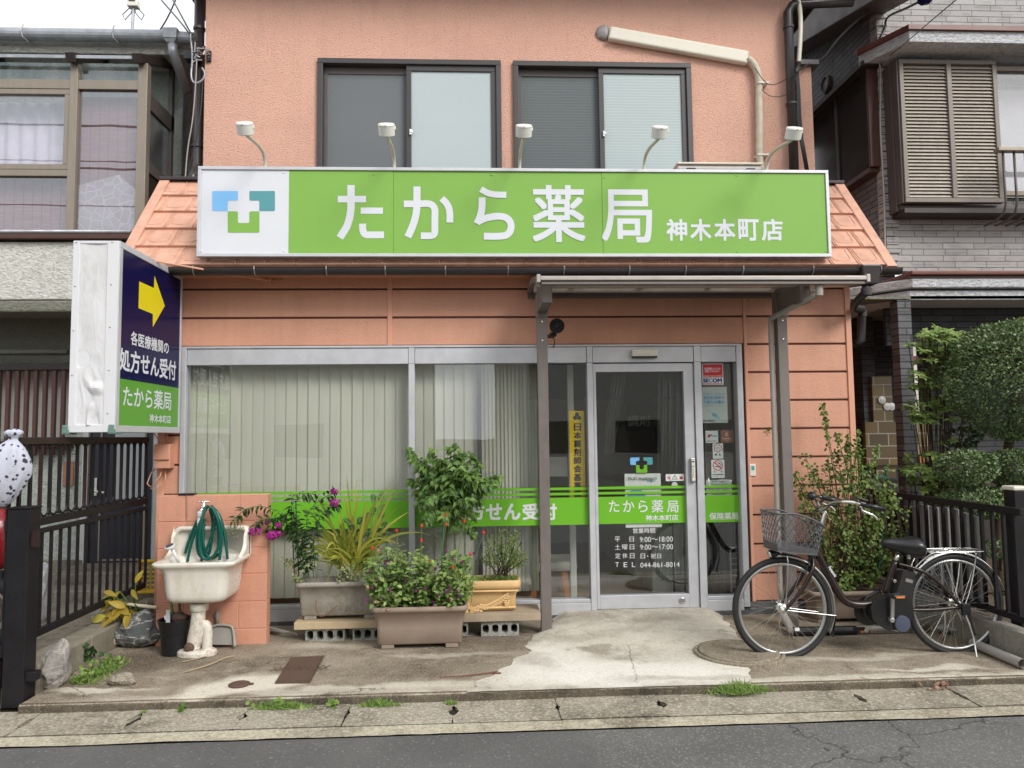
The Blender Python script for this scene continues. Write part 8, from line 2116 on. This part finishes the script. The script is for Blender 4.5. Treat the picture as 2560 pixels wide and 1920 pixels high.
o=obj('leaf_litter',mb,M['litter']);tag(o,'scattered dry leaf bits lying on the concrete forecourt','leaf litter',None,'stuff')
# ------------------------------------------------------------ electric assist bicycle
YBK=5.02;B=lambda x,y,o_=0.0:W(14,x,y,YBK)+Vector((0,o_,0))
M['frame_brown']=plain('frame_brown',(.022,.012,.010,1),.25,.2,.5,.1);M['chrome']=metal('chrome',(.78,.77,.75,1),.14,1.0,.04);M['rim_alu']=metal('rim_alu',(.42,.42,.41,1),.3,.8,.05)
M['basket']=plain('basket',(.10,.10,.105,1),.5,0,.4,.2,20);M['saddle']=plain('saddle',(.012,.012,.013,1),.3,0,.5,.1);M['motor_blue']=plain('motor_blue',(.055,.07,.11,1),.4);M['orange']=plain('orange',(.65,.2,.03,1),.3)
ca,cb=B(497,1014),B(1722,1004);rad=.343;ca.z=cb.z=(ca.z+cb.z)/2;RZ=ca.z-rad
bk=thing('bicycle','dark brown electric assist bicycle with a black wire basket, parked on its stand','bicycle',((ca.x+cb.x)/2,YBK,0))
dz_=-RZ-.0
if abs(dz_)>.03:dz_=0
def circ(c,r,n=48,y=0.0):return[(c.x+r*math.cos(2*math.pi*i/n),c.y+y,c.z+r*math.sin(2*math.pi*i/n))for i in range(n)]
for c in(ca,cb):
 wh=obj('wheel',MB().tube(circ(c,rad-.018,64),.019,10,closed=True),M['rubber'],bk,smooth=True)
 obj('rim',MB().tube(circ(c,rad-.046,64),.0125,8,closed=True),M['rim_alu'],wh,smooth=True)
 mb=MB()
 for k in range(36):
  a=2*math.pi*k/36;s_=1 if k%2 else-1;a2=a+(1.15 if k%4<2 else-1.15);mb.tube([(c.x+.021*math.cos(a2),c.y+s_*.032,c.z+.021*math.sin(a2)),(c.x+(rad-.05)*math.cos(a),c.y,c.z+(rad-.05)*math.sin(a))],.0012,4)
 obj('spokes',mb,M['chrome'],wh)
 obj('hub',MB().lathe(c-Vector((0,.05,0)),(0,1,0),[(0,.008),(.012,.02),(.018,.03),(.022,.02),(.078,.02),(.082,.03),(.088,.02),(.1,.008)],16),M['chrome'],wh,smooth=False)
def tb(nm,pts,r,mat,it=2,seg=10,par=None):return obj(nm,MB().tube(smoothpts(pts,it),r,seg),M[mat],par or bk,smooth=True)
ht0,ht1=B(752,520),B(708,660)
tb('head_tube',[ht0,ht1],.024,'frame_brown',0)
obj('headset',MB().tube([B(757,500),B(748,530)],.028,14).tube([B(712,640),B(705,668)],.027,14),M['black'],bk)
mb=MB()
for s_ in(-1,1):mb.tube(smoothpts([ht1+Vector((0,s_*.01,-.01)),B(692,730,s_*.05),B(648,830,s_*.055),B(590,910,s_*.055),ca+Vector((0,s_*.055,0))]),[.016,.014,.010],10)
obj('fork',mb,M['frame_brown'],bk,smooth=True)
tb('down_tube',[B(722,590),B(770,680),B(830,800),B(880,890),B(930,965),B(1000,997),B(1090,998),B(1150,985)],.027,'frame_brown')
tb('seat_tube',[B(1225,920),B(1262,800),B(1300,690)],.021,'frame_brown',1)
tb('seat_post',[B(1298,700),B(1325,625)],.0145,'chrome',0)
for s_ in(-1,1):
 tb('seat_stay',[B(1310,705,s_*.02),B(1430,735,s_*.05),B(1530,790,s_*.06),B(1640,900,s_*.062),cb+Vector((.0,s_*.062,0))],.0115,'frame_brown')
 tb('chain_stay',[B(1330,1022,s_*.04),B(1500,1024,s_*.055),cb+Vector((.0,s_*.062,-.005))],.012,'frame_brown',1)
tx_=[B(815,725,-.0285),B(862,795,-.0285)];d_=tx_[1]-tx_[0];u_=d_.normalized();v_=Vector((-u_.z,0,u_.x))*-1
mb=MB();v2=u_.cross(Vector((0,1,0)))*-1
if v2.z<0:v2=-v2
text(mb,'Panasonic',0,1,0,1,0,.03,nrm=lambda a,b,k:tuple(tx_[0]+u_*(a*d_.length)+v2*(b*.022-.008)-Vector((0,k+.0005,0))));obj('lettering',mb,M['white'],bk)
# saddle
ss=[(1200,560,.02,.012),(1225,562,.03,.022),(1290,572,.045,.030),(1350,580,.075,.036),(1410,590,.105,.042),(1455,592,.108,.045),(1483,598,.08,.035)]
lp_=[]
for x,y,wd,ht in ss:
 c=B(x,y);lp_.append([(c.x,c.y+wd*math.cos(a)*(1 if True else 0),c.z+1.5*ht*(math.sin(a)if math.sin(a)>0 else 1.3*math.sin(a)*(1.0 if wd>.06 else .8))+(.012 if wd>.09 else 0))for a in[2*math.pi*k/20 for k in range(20)]])
obj('saddle',loft(MB(),lp_),M['saddle'],bk,smooth=True,subsurf=1)
mb=MB()
for k in range(2):
 for i in range(5):c=B(1370+70*k,642);mb.tube([(c.x+.012*math.cos(a),c.y+(.04 if k else-.04)+.012*math.sin(a),c.z-.02+i*.01)for a in[2*math.pi*q/10 for q in range(10)]],.003,5,closed=True)
obj('saddle_spring',mb,M['steel'],bk)
# handlebar
tb('stem',[B(762,500),B(790,380),B(803,345),B(795,335),B(770,332)],.0135,'chrome',1)
for s_ in(-1,1):
 k=1 if s_<0 else 0
 P=[B(770,330),B(782,320,s_*.04),B(788,270,s_*.10),B(820,245,s_*.20),B(880,250,s_*.26),B(930,266,s_*.275)]
 tb('handlebar',P,.0115,'chrome')
 tb('grip',[B(932,266,s_*.275),B(1065,292,s_*.285)],.017,'saddle',0,14)
 g_=B(915,262,s_*.272);lv=obj('brake_lever',MB().tube(smoothpts([g_,B(905,298,s_*.275),B(950,318,s_*.28),B(995,335,s_*.285),B(1015,365,s_*.285)]),[.010,.009,.006],8),M['chrome'],bk,smooth=True)
 obj('lever_clamp',MB().tube([B(905,255,s_*.27),B(935,262,s_*.275)],.019,12).bar(g_+Vector((0,0,-.01)),B(900,300,s_*.275),.018,.016),M['black'],lv)
c=B(910,222,-.27);obj('control_panel',MB().bar(B(875,215,-.27),B(950,238,-.275),.035,.014),M['black'],bk,bevel=.004)
c=B(800,212,.2);obj('bell',MB().lathe(B(765,240,.12),(-.3,-.5,.6),[(-.02,.02),(0,.032),(.02,.03),(.03,.015),(.032,0)],20),M['black'],bk,smooth=True)
mb=MB().tube(smoothpts([B(905,300,-.275),B(840,285,-.2),B(750,280,-.08),B(700,340,-.03),B(760,360,.0),B(730,500,0),B(690,660,-.02),B(640,760,-.05)],3),.003,5).tube(smoothpts([B(905,300,.275),B(830,300,.15),B(730,320,0),B(690,400,-.02),B(720,560,-.02)],3),.003,5)
obj('brake_cable',mb,M['black'],bk,smooth=True)
# basket: woven wire
bt=[(382,335,-.0),(720,430,0)];yb0,yb1=-.155,.155
bx0_,bx1_=B(380,400,yb0),B(718,430,yb0)
TOP=lambda u,w_:Vector((B(380+338*u,0).x,YBK+w_*.155,B(400,338+90*max(0,u-.35)**1.4/.55).z));BOT=lambda u,w_:Vector((B(386+286*u,0).x,YBK+w_*.125,B(400,600+34*u).z))
def per(n):
 """walk round the basket: near side, back, far side, front"""
 out=[]
 for i in range(n):
  t_=i/n*4
  if t_<1:out.append((t_,-1))
  elif t_<2:out.append((1,-1+2*(t_-1)))
  elif t_<3:out.append((1-(t_-2),1))
  else:out.append((0,1-2*(t_-3)))
 return out
def pos(i,n,h):
 u,w_=per(n)[i%n];p_,q=BOT(u,w_),TOP(u,w_);r_=p_.lerp(q,h);mid=BOT(.5,0).lerp(TOP(.5,0),h);dd=r_-mid;k=max(abs(u-.5)*2,.0)*abs(w_);return mid+Vector((dd.x,dd.y,0))*(1-.06*k**3)+Vector((0,0,r_.z-mid.z))
NB=112;mb=MB()
for i in range(0,NB,4):
 for s_ in(1,-1):mb.tube([pos(i+int(s_*12*j/5),NB,.2+.8*j/5)for j in range(6)],.0030,4)
for j in range(9):mb.tube([pos(i,NB,.02+.021*j)for i in range(NB)],.0022,4,closed=True)
for i in range(0,NB,4):mb.tube([pos(i,NB,0),pos(i,NB,.21)],.002,4)
for k in range(9):mb.tube([BOT(k/8,-1),BOT(k/8,1)],.002,4)
for k in range(8):mb.tube([BOT(0,-1+2*k/7),BOT(1,-1+2*k/7)],.002,4)
bsk=obj('basket',mb,M['basket'],bk)
obj('basket_rim',MB().tube([pos(i,NB,1.0)for i in range(NB)],.0065,8,closed=True).tube([pos(i,NB,0.0)for i in range(NB)],.004,6,closed=True),M['basket'],bsk,smooth=True)
obj('basket_floor',MB().add([BOT(0,-1),BOT(1,-1),BOT(1,1),BOT(0,1)],[(0,1,2,3)]),M['black'],bsk)
mb=MB()
for s_ in(-1,1):mb.tube(smoothpts([B(505,640,s_*.06),B(512,700,s_*.07),B(500,900,s_*.065),ca+Vector((0,s_*.06,0))]),.004,6)
obj('basket_stay',mb,M['chrome'],bk,smooth=True)
hl_=B(425,632);hm=obj('headlamp',MB().lathe(hl_+Vector((.02,0,0)),(-1,0,-.25),[(-.03,.012),(0,.026),(.03,.03),(.035,.03)],18),M['black'],bk,smooth=False)
obj('lamp_glass',MB().lathe(hl_+Vector((-.014,0,-.009)),(-1,0,-.25),[(0,.027),(.008,.024),(.012,0)],16),M['chrome'],hm,smooth=True)
# mudguards
def guard(nm,c,a0,a1,r,mat,wd=.028):
 n=26;vs=[]
 for i in range(n+1):
  a=R(a0+(a1-a0)*i/n)
  for q,dr in((-1,-.012),(-.6,0),(0,.005),(.6,0),(1,-.012)):vs.append((c.x+(r+dr)*math.cos(a),c.y+q*wd,c.z+(r+dr)*math.sin(a)))
 return obj(nm,MB().add(vs,[(5*i+k,5*i+k+1,5*i+k+6,5*i+k+5)for i in range(n)for k in range(4)]),M[mat],bk,smooth=True,solid=.0015)
guard('front_mudguard',ca,-28,92,rad+.020,'steel');guard('rear_mudguard',cb,8,162,rad+.020,'chrome')
fl_=[ca+Vector(((rad+r_)*math.cos(R(a)),y_,(rad+r_)*math.sin(R(a))))for a,r_,y_ in((-8,.022,-.028),(-8,.022,.028),(-30,.045,.024),(-30,.045,-.024))]
obj('mud_flap',MB().add(fl_,[(0,1,2,3)]),M['black'],bk,solid=.003)
mb=MB()
for s_ in(-1,1):mb.tube([ca+Vector((0,s_*.05,0)),ca+Vector(((rad+.02)*math.cos(R(-8)),s_*.028,(rad+.02)*math.sin(R(-8))))],.0025,5)
obj('mudguard_stay',mb,M['steel'],bk)
# rack
rz_=B(1700,612).z;x0_,x1_=B(1485,600).x,B(1895,600).x;mb=MB()
mb.tube(smoothpts([(x0_,YBK-.05,rz_),(x0_+.04,YBK-.085,rz_),(x1_-.03,YBK-.085,rz_),(x1_,YBK-.05,rz_),(x1_,YBK+.05,rz_),(x1_-.03,YBK+.085,rz_),(x0_+.04,YBK+.085,rz_),(x0_,YBK+.05,rz_)],2,True),.0045,8,closed=True)
for y_ in(-.028,.028):mb.tube([(x0_+.01,YBK+y_,rz_),(x1_-.01,YBK+y_,rz_)],.0035,8)
for x in(1560,1690,1820):q=B(x,612).x;mb.tube([(q,YBK-.085,rz_),(q,YBK+.085,rz_)],.004,6)
for s_ in(-1,1):
 mb.tube(smoothpts([B(1812,620,s_*.085),B(1815,660,s_*.08),B(1790,860,s_*.07),B(1745,1000,s_*.066)]),.0048,8);mb.tube(smoothpts([B(1530,615,s_*.08),B(1500,630,s_*.07),B(1450,690,s_*.04),B(1420,740,s_*.025)]),.0055,8)
obj('rack',mb,M['chrome'],bk,smooth=True)
# dress guard fans either side
mb=MB()
for s_ in(-1,1):
 for a0,a1 in((100,138),(146,198)):
  for k in range(12):a=R(a0+(a1-a0)*k/11);mb.tube([cb+Vector((.15*math.cos(a),s_*.055,.15*math.sin(a))),cb+Vector(((rad-.02)*math.cos(a),s_*.042,(rad-.02)*math.sin(a)))],.0014,4)
  for r_ in(.15,.2,.25,.29,rad-.02):mb.tube([cb+Vector((r_*math.cos(R(a0+(a1-a0)*k/8)),s_*.05,r_*math.sin(R(a0+(a1-a0)*k/8))))for k in range(9)],.0016,4)
obj('dress_guard',mb,M['basket'],bk)
# motor, battery, cranks
mo=[B(*q)for q in((1105,1000),(1130,960),(1180,930),(1215,915),(1230,960),(1360,975),(1378,1010),(1370,1070),(1330,1140),(1215,1150),(1160,1120),(1120,1080))]
mt=obj('motor_unit',MB().poly([(p_.x,p_.z)for p_ in mo][::-1],YBK-.062,YBK+.055),M['saddle'],bk,bevel=.014,bseg=3)
obj('motor_shell',MB().poly([(p_.x,p_.z)for p_ in[B(*q)for q in((1165,1080),(1200,1060),(1280,1060),(1360,1080),(1350,1130),(1290,1165),(1215,1150))]][::-1],YBK-.050,YBK+.05),M['alu_grey'],mt,bevel=.01)
c=B(1307,1115);obj('motor_cap',MB().lathe(c+Vector((0,-.066,0)),(0,-1,0),[(-.02,.055),(.010,.055),(.016,.050),(.018,.02),(.019,0)],30),M['motor_blue'],mt,smooth=False)
c=B(1120,1060);obj('chain_ring',MB().lathe(c+Vector((.03,.07,0)),(0,1,0),[(0,.02),(.004,.10),(.012,.10),(.016,.09)],36),M['black'],bk)
q=[B(*k)for k in((1340,760),(1405,772),(1375,1000),(1285,985),(1300,890))]
bt_=obj('battery',MB().poly([(p_.x,p_.z)for p_ in q][::-1],YBK-.045,YBK+.045),M['black'],bk,bevel=.012,bseg=3)
c=B(1372,822);obj('battery_badge',MB().bar(B(1345,812,-.0465),B(1395,826,-.0465),.002,.022),M['steel'],bt_);obj('key_lock',MB().lathe(B(1281,824,-.02),(0,-1,0),[(0,.013),(.008,.012),(.009,0)],14),M['chrome'],bt_)
for s_,tip in((-1,(1226,905)),(1,(1146,1205))):
 cc=B(1232 if s_<0 else 1150,1085 if s_<0 else 1090,0);cc=B(1228,1085);t_=B(*tip)if s_<0 else cc-(B(1226,905)-cc)*.72+Vector((-.09,0,0))
 cr_=obj('crank',MB().bar(cc+Vector((0,s_*.085,0)),t_+Vector((0,s_*.095,0)),.012,.026,up=(1,0,0)).lathe(cc+Vector((0,s_*.06,0)),(0,s_,0),[(0,.018),(.03,.018),(.034,.012)],14),M['rim_alu'],bk,bevel=.004)
 pc_=t_+Vector((0,s_*.145,0));pd=obj('pedal',MB().box(pc_.x-.042,pc_.x+.042,pc_.y-.04,pc_.y+.04,pc_.z-.013,pc_.z+.013),M['black'],bk,bevel=.005)
 obj('reflector',MB().box(pc_.x-.028,pc_.x+.028,pc_.y-.043,pc_.y-.0405,pc_.z-.005,pc_.z+.007),M['orange'],pd)
tb('chain_cover',[B(1230,1040,.07),B(1500,1060,.07),B(1720,1020,.07)],.012,'black',1)
# stand
mb=MB().tube(smoothpts([B(1690,1060,.06),B(1700,1180,.07),B(1690,1320,.10)]),.006,8)
mb.tube(smoothpts([cb+Vector((.015,-.07,-.02)),B(1795,1200,-.09),B(1785,1330,-.13),B(1795,1425,-.17),B(1770,1425,-.16),B(1740,1385,-.06),B(1690,1340,.10)]),.0065,8)
obj('stand',mb,M['chrome'],bk,smooth=True)
obj('wheel_lock',MB().bar(cb+Vector((.03,-.075,-.02)),B(1800,1190,-.09),.012,.02).box(cb.x+.0,cb.x+.06,YBK-.08,YBK-.06,cb.z-.06,cb.z+.02),M['iron'],bk,bevel=.004)
obj('front_reflector',MB().box(ca.x+.08,ca.x+.11,YBK-.01,YBK+.0,ca.z-.15,ca.z-.13),M['white'],bk)
# ------------------------------------------------------------ right garden: planter shrub, low wall, fence, clipped trees
YP4=5.78
r0_,r1_=W(14,708,900,YP4).x,W(14,1330,900,YP4).x;rz1_=W(14,1000,905,YP4).z
planter('beige_planter','large beige planter behind the bicycle, holding the tall straggly shrub',r0_,r1_,YP4,YP4+.3,.0,rz1_,'planter_brown',.045)
rd=random.Random(77);bs6=W(14,960,860,YP4+.15)
pl=plant('straggly_shrub','tall straggly small leaved shrub growing up the pink wall behind the bicycle','shrub',bs6);mb=MB();sm=MB()
ends=[(15,240,940),(15,250,1010),(15,400,1180),(15,330,1230),(15,470,1100),(15,480,1190),(15,90,1370),(15,200,1350),(15,280,1300),(15,640,1420),(15,560,1390),(15,690,1540),(15,620,1480),(15,480,1340),(15,400,1120),(15,330,1120),(15,450,1250),(15,560,1290),(15,650,1330),(15,700,1450),(15,590,1200),(15,130,1250),(14,600,90),(14,700,60),(14,760,130),(14,830,40),(14,900,60),(14,960,20),(14,1010,90),(14,1060,40),(14,1100,110),(14,1160,150),(14,1210,240),(14,1290,280),(14,1250,200),(14,640,280),(14,700,350),(14,790,300),(14,880,250),(14,960,320),(14,1050,300),(14,1130,330),(14,1190,420),(14,1250,480),(14,1310,560),(14,1380,460),(14,1370,330),(14,760,480),(14,850,450),(14,950,480),(14,1050,520),(14,1130,560),(14,1200,620),(14,780,600),(14,860,620),(14,960,640),(14,1060,680),(14,1150,700),(14,1230,740),(14,780,720),(14,840,780),(14,940,780),(14,1050,800),(14,1110,840),(14,740,820),(14,1180,810),(14,1000,850),(14,880,860),(14,620,180),(14,1010,180),(14,920,150),(14,1330,640),(14,1270,690)]
for c,x,y in ends:
 e=W(c,x,y,YP4+.12+rd.uniform(-.2,.17));b_=bs6+Vector((rd.uniform(-.2,.2),rd.uniform(-.06,.06),0));m_=b_.lerp(e,.55)+rv(rd,.05)+Vector((0,-.03,0));P=smoothpts([b_,m_,e],3);n_=len(P);sm.tube(P,[.006-.0045*i/n_ for i in range(n_)],5)
 tall=c==15 and y<1250
 for k in range(50 if not tall else 40):
  t_=rd.uniform(.35 if not tall else .62,1.0);i=min(n_-2,int(t_*(n_-1)));p_=P[i].lerp(P[i+1],rd.random());sp=.012 if tall and t_>.7 else .035;mb.leaf(p_+rv(rd,sp),rv(rd)+Vector((0,-.2,.2)),Vector((0,-.8,.6))+rv(rd,.5),rd.uniform(.024,.044),rd.uniform(.016,.027),.3,.25,RND)
obj('leaves',mb,LM['shrub'],pl);obj('branches',sm,M['bark'],pl,smooth=True)
o=obj('plant_stake',MB().tube([W(14,1180,780,YP4+.05),W(14,1222,340,YP4+.05)],.006,8),M['stake_green']);tag(o,'thin green stake among the leaves of the straggly shrub','stake')
o=obj('wall_sprout',MB().leaf(W(12,1475,1010,YW-.01),(.3,-.5,.6),(0,-1,.3),.04,.018).leaf(W(12,1475,1010,YW-.01),(-.6,-.4,.5),(0,-1,.3),.035,.016).leaf(W(12,1475,1012,YW-.01),(.5,-.4,-.5),(0,-1,.3),.03,.014),LM['mid']);tag(o,'tiny green sprout on the pink siding left of the right canopy post','plant')
# low wall and fence
XW=3.50
M['kerb_wall_r']=concrete('kerb_wall_r',lin(140,136,126),lin(176,170,158),lin(90,86,76),speck=.4,cracks=False)
mb=MB()
for a,b in((4.62,5.2),(5.204,5.9),(5.904,6.6),(6.604,7.4)):mb.box(XW,XW+.12,a,b,-.05,.2)
o=obj('low_wall',mb,M['kerb_wall_r'],bevel=.008);tag(o,'low grey concrete garden wall along the right side of the forecourt','low wall')
fz0,fz1=.24,WX(15,700,1500,XW+.06).z
ff=thing('garden_fence','black iron bar fence with grey boards behind it, on the low wall at the right','fence',(XW+.06,6,.2));XG=XW+.06
obj('rail',MB().bar((XG,4.7,fz1),(XG,7.3,fz1),.04,.045).bar((XG,4.7,fz0+.03),(XG,7.3,fz0+.03),.04,.04),M['iron'],ff,bevel=.003)
for k in range(24):y_=4.78+.108*k;obj('bar',MB().bar((XG,y_,fz0+.05),(XG,y_,fz1-.02),.02,.022,up=(0,1,0)),M['iron'],ff)
M['board_grey']=plain('board_grey',(.30,.285,.27,1),.75,0,.2,.2,9)
for k in range(13):y_=5.15+.125*k;obj('board',MB().box(XG+.03,XG+.05,y_,y_+.105,fz0-.02,fz1-.06+rd.uniform(-.03,.02)),M['board_grey'],ff)
xp_=W(14,2185,600,5.0).x
gp1=thing('gate_post','black square gate post with a pale cap in front of the clipped tree','post',(xp_,5.0,-.03));zt2=W(14,2185,185,5.0).z
obj('post_body',MB().box(xp_-.055,xp_+.055,4.95,5.06,-.03,zt2),M['iron'],gp1,bevel=.005);obj('post_cap',MB().box(xp_-.062,xp_+.062,4.943,5.067,zt2+.001,zt2+.03),M['pipe_cover'],gp1,bevel=.008);obj('hinge',MB().box(xp_-.07,xp_-.055,4.97,5.03,.85,.92),M['iron'],gp1,bevel=.004)
rg=MB()
for k in range(9):
 a=W(14,1640+30*k+rd.uniform(-12,12),1190+60*rd.random(),5.46);rg.ball((a.x,5.44+rd.uniform(-.05,.05),.04),.05,10,7,(1.3,1,.55),.2)
o=obj('old_rag',rg,M['dustpan_grey'],smooth=True);tag(o,'crumpled grey rag lying on the pipe behind the bicycle rear wheel','rag')
tp_=W(15,640,1365,6.9);o=obj('hanging_clip',MB().bar(W(15,632,1335,6.9),W(15,648,1405,6.9),.04,.02,up=(1,0,0)).tube([W(15,570,1392,6.9),W(15,640,1390,6.9)],.02,8),M['teal'],bevel=.004);tag(o,'teal plastic clip on a pale pole between the pink wall and the stone column','clip')
# clipped trees: leaf shells over shaped pads
def blob_leaves(mb,c,rx,ry,rz,n,sz,rd,seed):
 for k in range(n):
  d=rv(rd)
  while not .1<d.length<1:d=rv(rd)
  d.normalize()
  if d.y>.55:continue
  f_=1+.13*mnoise.noise(d*2.3+Vector((seed,0,0)))+.06*mnoise.noise(d*6+Vector((seed,4,0)));r_=f_*(1-abs(rd.gauss(0,.07))if rd.random()<.8 else rd.uniform(.55,1.03))
  p_=c+Vector((d.x*rx*r_,d.y*ry*r_,d.z*rz*r_));mb.leaf(p_,d+rv(rd,.9),d+rv(rd,.6)+Vector((0,0,.3)),sz*rd.uniform(.7,1.3),sz*.55*rd.uniform(.8,1.2),.2,.25,(0,1,.9,0))
def px2m(p,Y):return p/2.513*Y/CAM_F
Yt=6.0
pl=plant('clipped_tree','dark green cloud pruned tree with one big rounded crown and smaller pads','tree',(W(15,1400,1400,Yt).x,Yt+.1,.1))
c_=W(15,1485,770,Yt);mb=MB();blob_leaves(mb,c_,px2m(475,Yt),.55,px2m(375,Yt),26000,.028,rd,3);obj('crown',mb,LM['box'],pl)
pads=[(1140,1330,165,105,4000),(1440,1330,150,110,3800),(1225,1545,250,95,5000)]
for x,y,rx,rz,n in pads:
 mb=MB();blob_leaves(mb,W(15,x,y,Yt-.15),px2m(rx,Yt),.25,px2m(rz,Yt),n,.027,rd,x);obj('pad',mb,LM['box'],pl)
mb=MB();blob_leaves(mb,W(14,2045,610,Yt-.2),120/2.836*5.8/CAM_F,.16,55/2.836*5.8/CAM_F,900,.024,rd,9);obj('pad',mb,LM['box'],pl)
tr=MB();b_=Vector((W(15,1400,1400,Yt).x,Yt+.15,.1));k_=W(15,1420,1150,Yt+.1)
tr.tube(smoothpts([b_,b_.lerp(k_,.5)+Vector((-.08,0,0)),k_,c_+Vector((0,.05,-.1))]),[.05,.04,.03],8)
for x,y,rx,rz,n in pads:q=W(15,x,y,Yt-.12);tr.tube(smoothpts([b_.lerp(k_,.55),b_.lerp(q,.7)+Vector((0,0,.1)),q]),.02,7)
q=W(14,2045,640,Yt-.2);tr.tube(smoothpts([b_.lerp(k_,.2),b_.lerp(q,.6),q]),.012,6)
obj('trunk',tr,M['bark'],pl,smooth=True)
# broadleaf shrub with whorled leaves
Yb=6.35;pl=plant('whorled_shrub','bright green shrub with whorled leaves in front of the dark stone columns','shrub',(W(15,960,1500,Yb).x,Yb,.1));mb=MB();sm=MB();b_=Vector((W(15,980,1500,Yb).x,Yb+.05,.1))
wh_=[]
for k in range(190):
 u=rd.random()
 if u<.42:wh_.append((rd.gauss(1010,85),rd.uniform(470,680)))
 elif u<.75:wh_.append((rd.gauss(930,70),rd.uniform(680,1060)))
 else:wh_.append((rd.gauss(930,90),rd.uniform(1250,1480)))
wh_+=[(960,450),(1000,470),(870,500),(1090,490),(1180,540),(1250,500),(840,740),(800,950),(780,960),(820,1020),(790,1370),(860,1330),(980,1180),(1060,1160)]
for x,y in wh_:
 e=W(15,x,y,Yb+rd.uniform(-.2,.15));rd.random()<.3 and sm.tube(smoothpts([b_+rv(rd,.04),b_.lerp(e,.6)+Vector((rd.uniform(-.05,.05),.05,0)),e]),.004,4);up_=Vector((rd.uniform(-.4,.4),-.5,1)).normalized();o_=up_.orthogonal().normalized();n_=rd.randint(6,9)
 for i in range(n_):d=Matrix.Rotation(2*math.pi*i/n_+rd.uniform(-.2,.2),3,up_)@o_;mb.leaf(e,d+up_*rd.uniform(.1,.6),up_,rd.uniform(.06,.095),rd.uniform(.024,.034),.5,.2,(0,.5,.9,1,.4,0))
lt=MB();lt.v,lt.f=mb.v,mb.f
obj('leaves',lt,LM['light'],pl);obj('branches',sm,M['bark'],pl,smooth=True)
pl=plant('hedge','dark shrubs filling the garden behind the iron bar fence','hedge',(5.0,6.6,.1));mb=MB()
for x,y,rx,rz,n in((1120,1140,90,50,260),(1000,1440,130,70,400)):
 blob_leaves(mb,W(15,x,y,6.6),px2m(rx,6.6),.2,px2m(rz,6.6),n,.05,rd,x)
obj('leaves',mb,LM['dark'],pl)
# ------------------------------------------------------------ across the street (seen in the glass)
M['far_wall']=stucco('far_wall',(.50,.48,.43,1),30,.3,.01);M['far_roof']=plain('far_roof',(.10,.10,.11,1),.7)
def far_house(label,x0,x1,h,y):
 t=thing('opposite_house',label,'house',((x0+x1)/2,y,0));wins=[(x0+1+k*2.6,x0+2.5+k*2.6,z,z+1.1)for z in(.9,3.6)for k in range(int((x1-x0-1)/2.6))]
 mb=MB().wall(x0,x1,0,h,wins,0,.2);mb.v=[(a,y-b,c)for a,b,c in mb.v];obj('wall',mb,M['far_wall'],t)
 for a,b,c,d in wins:w_=obj('window',MB().box(a,b,y-.1,y-.12,c,d),M['dark_pane'],t);obj('window_frame',MB().frame(a,b,c,d,.06,y-.08,y+.02),M['alu_grey'],w_)
 obj('roof',MB().add([(x0-.5,y+.6,h),(x1+.5,y+.6,h),(x1+.5,y-4,h+1.6),(x0-.5,y-4,h+1.6),(x1+.5,y-8,h),(x0-.5,y-8,h)],[(0,1,2,3),(3,2,4,5),(0,3,5),(1,4,2),(0,5,4,1)]),M['far_roof'],t)
far_house('pale two storey house across the street, reflected in the left shop window',-9.5,-1.2,5.2,-9.5);far_house('pale two storey house across the street, reflected in the door side of the shop',.6,9.5,4.8,-10)
for k,(z,zz)in enumerate(((5.4,6.1),(6.3,6.6),(7.1,7.7),(8.0,8.3),(8.2,8.4),(9.1,9.5))):wire('black overhead street cable running along the far side of the road behind the camera',[(-14,-3.4-.1*k,z),(0,-3.4,z-.3),(14,-3.4-.1*k,zz)],.016+.012*(k%2))['group']='overhead street cables'
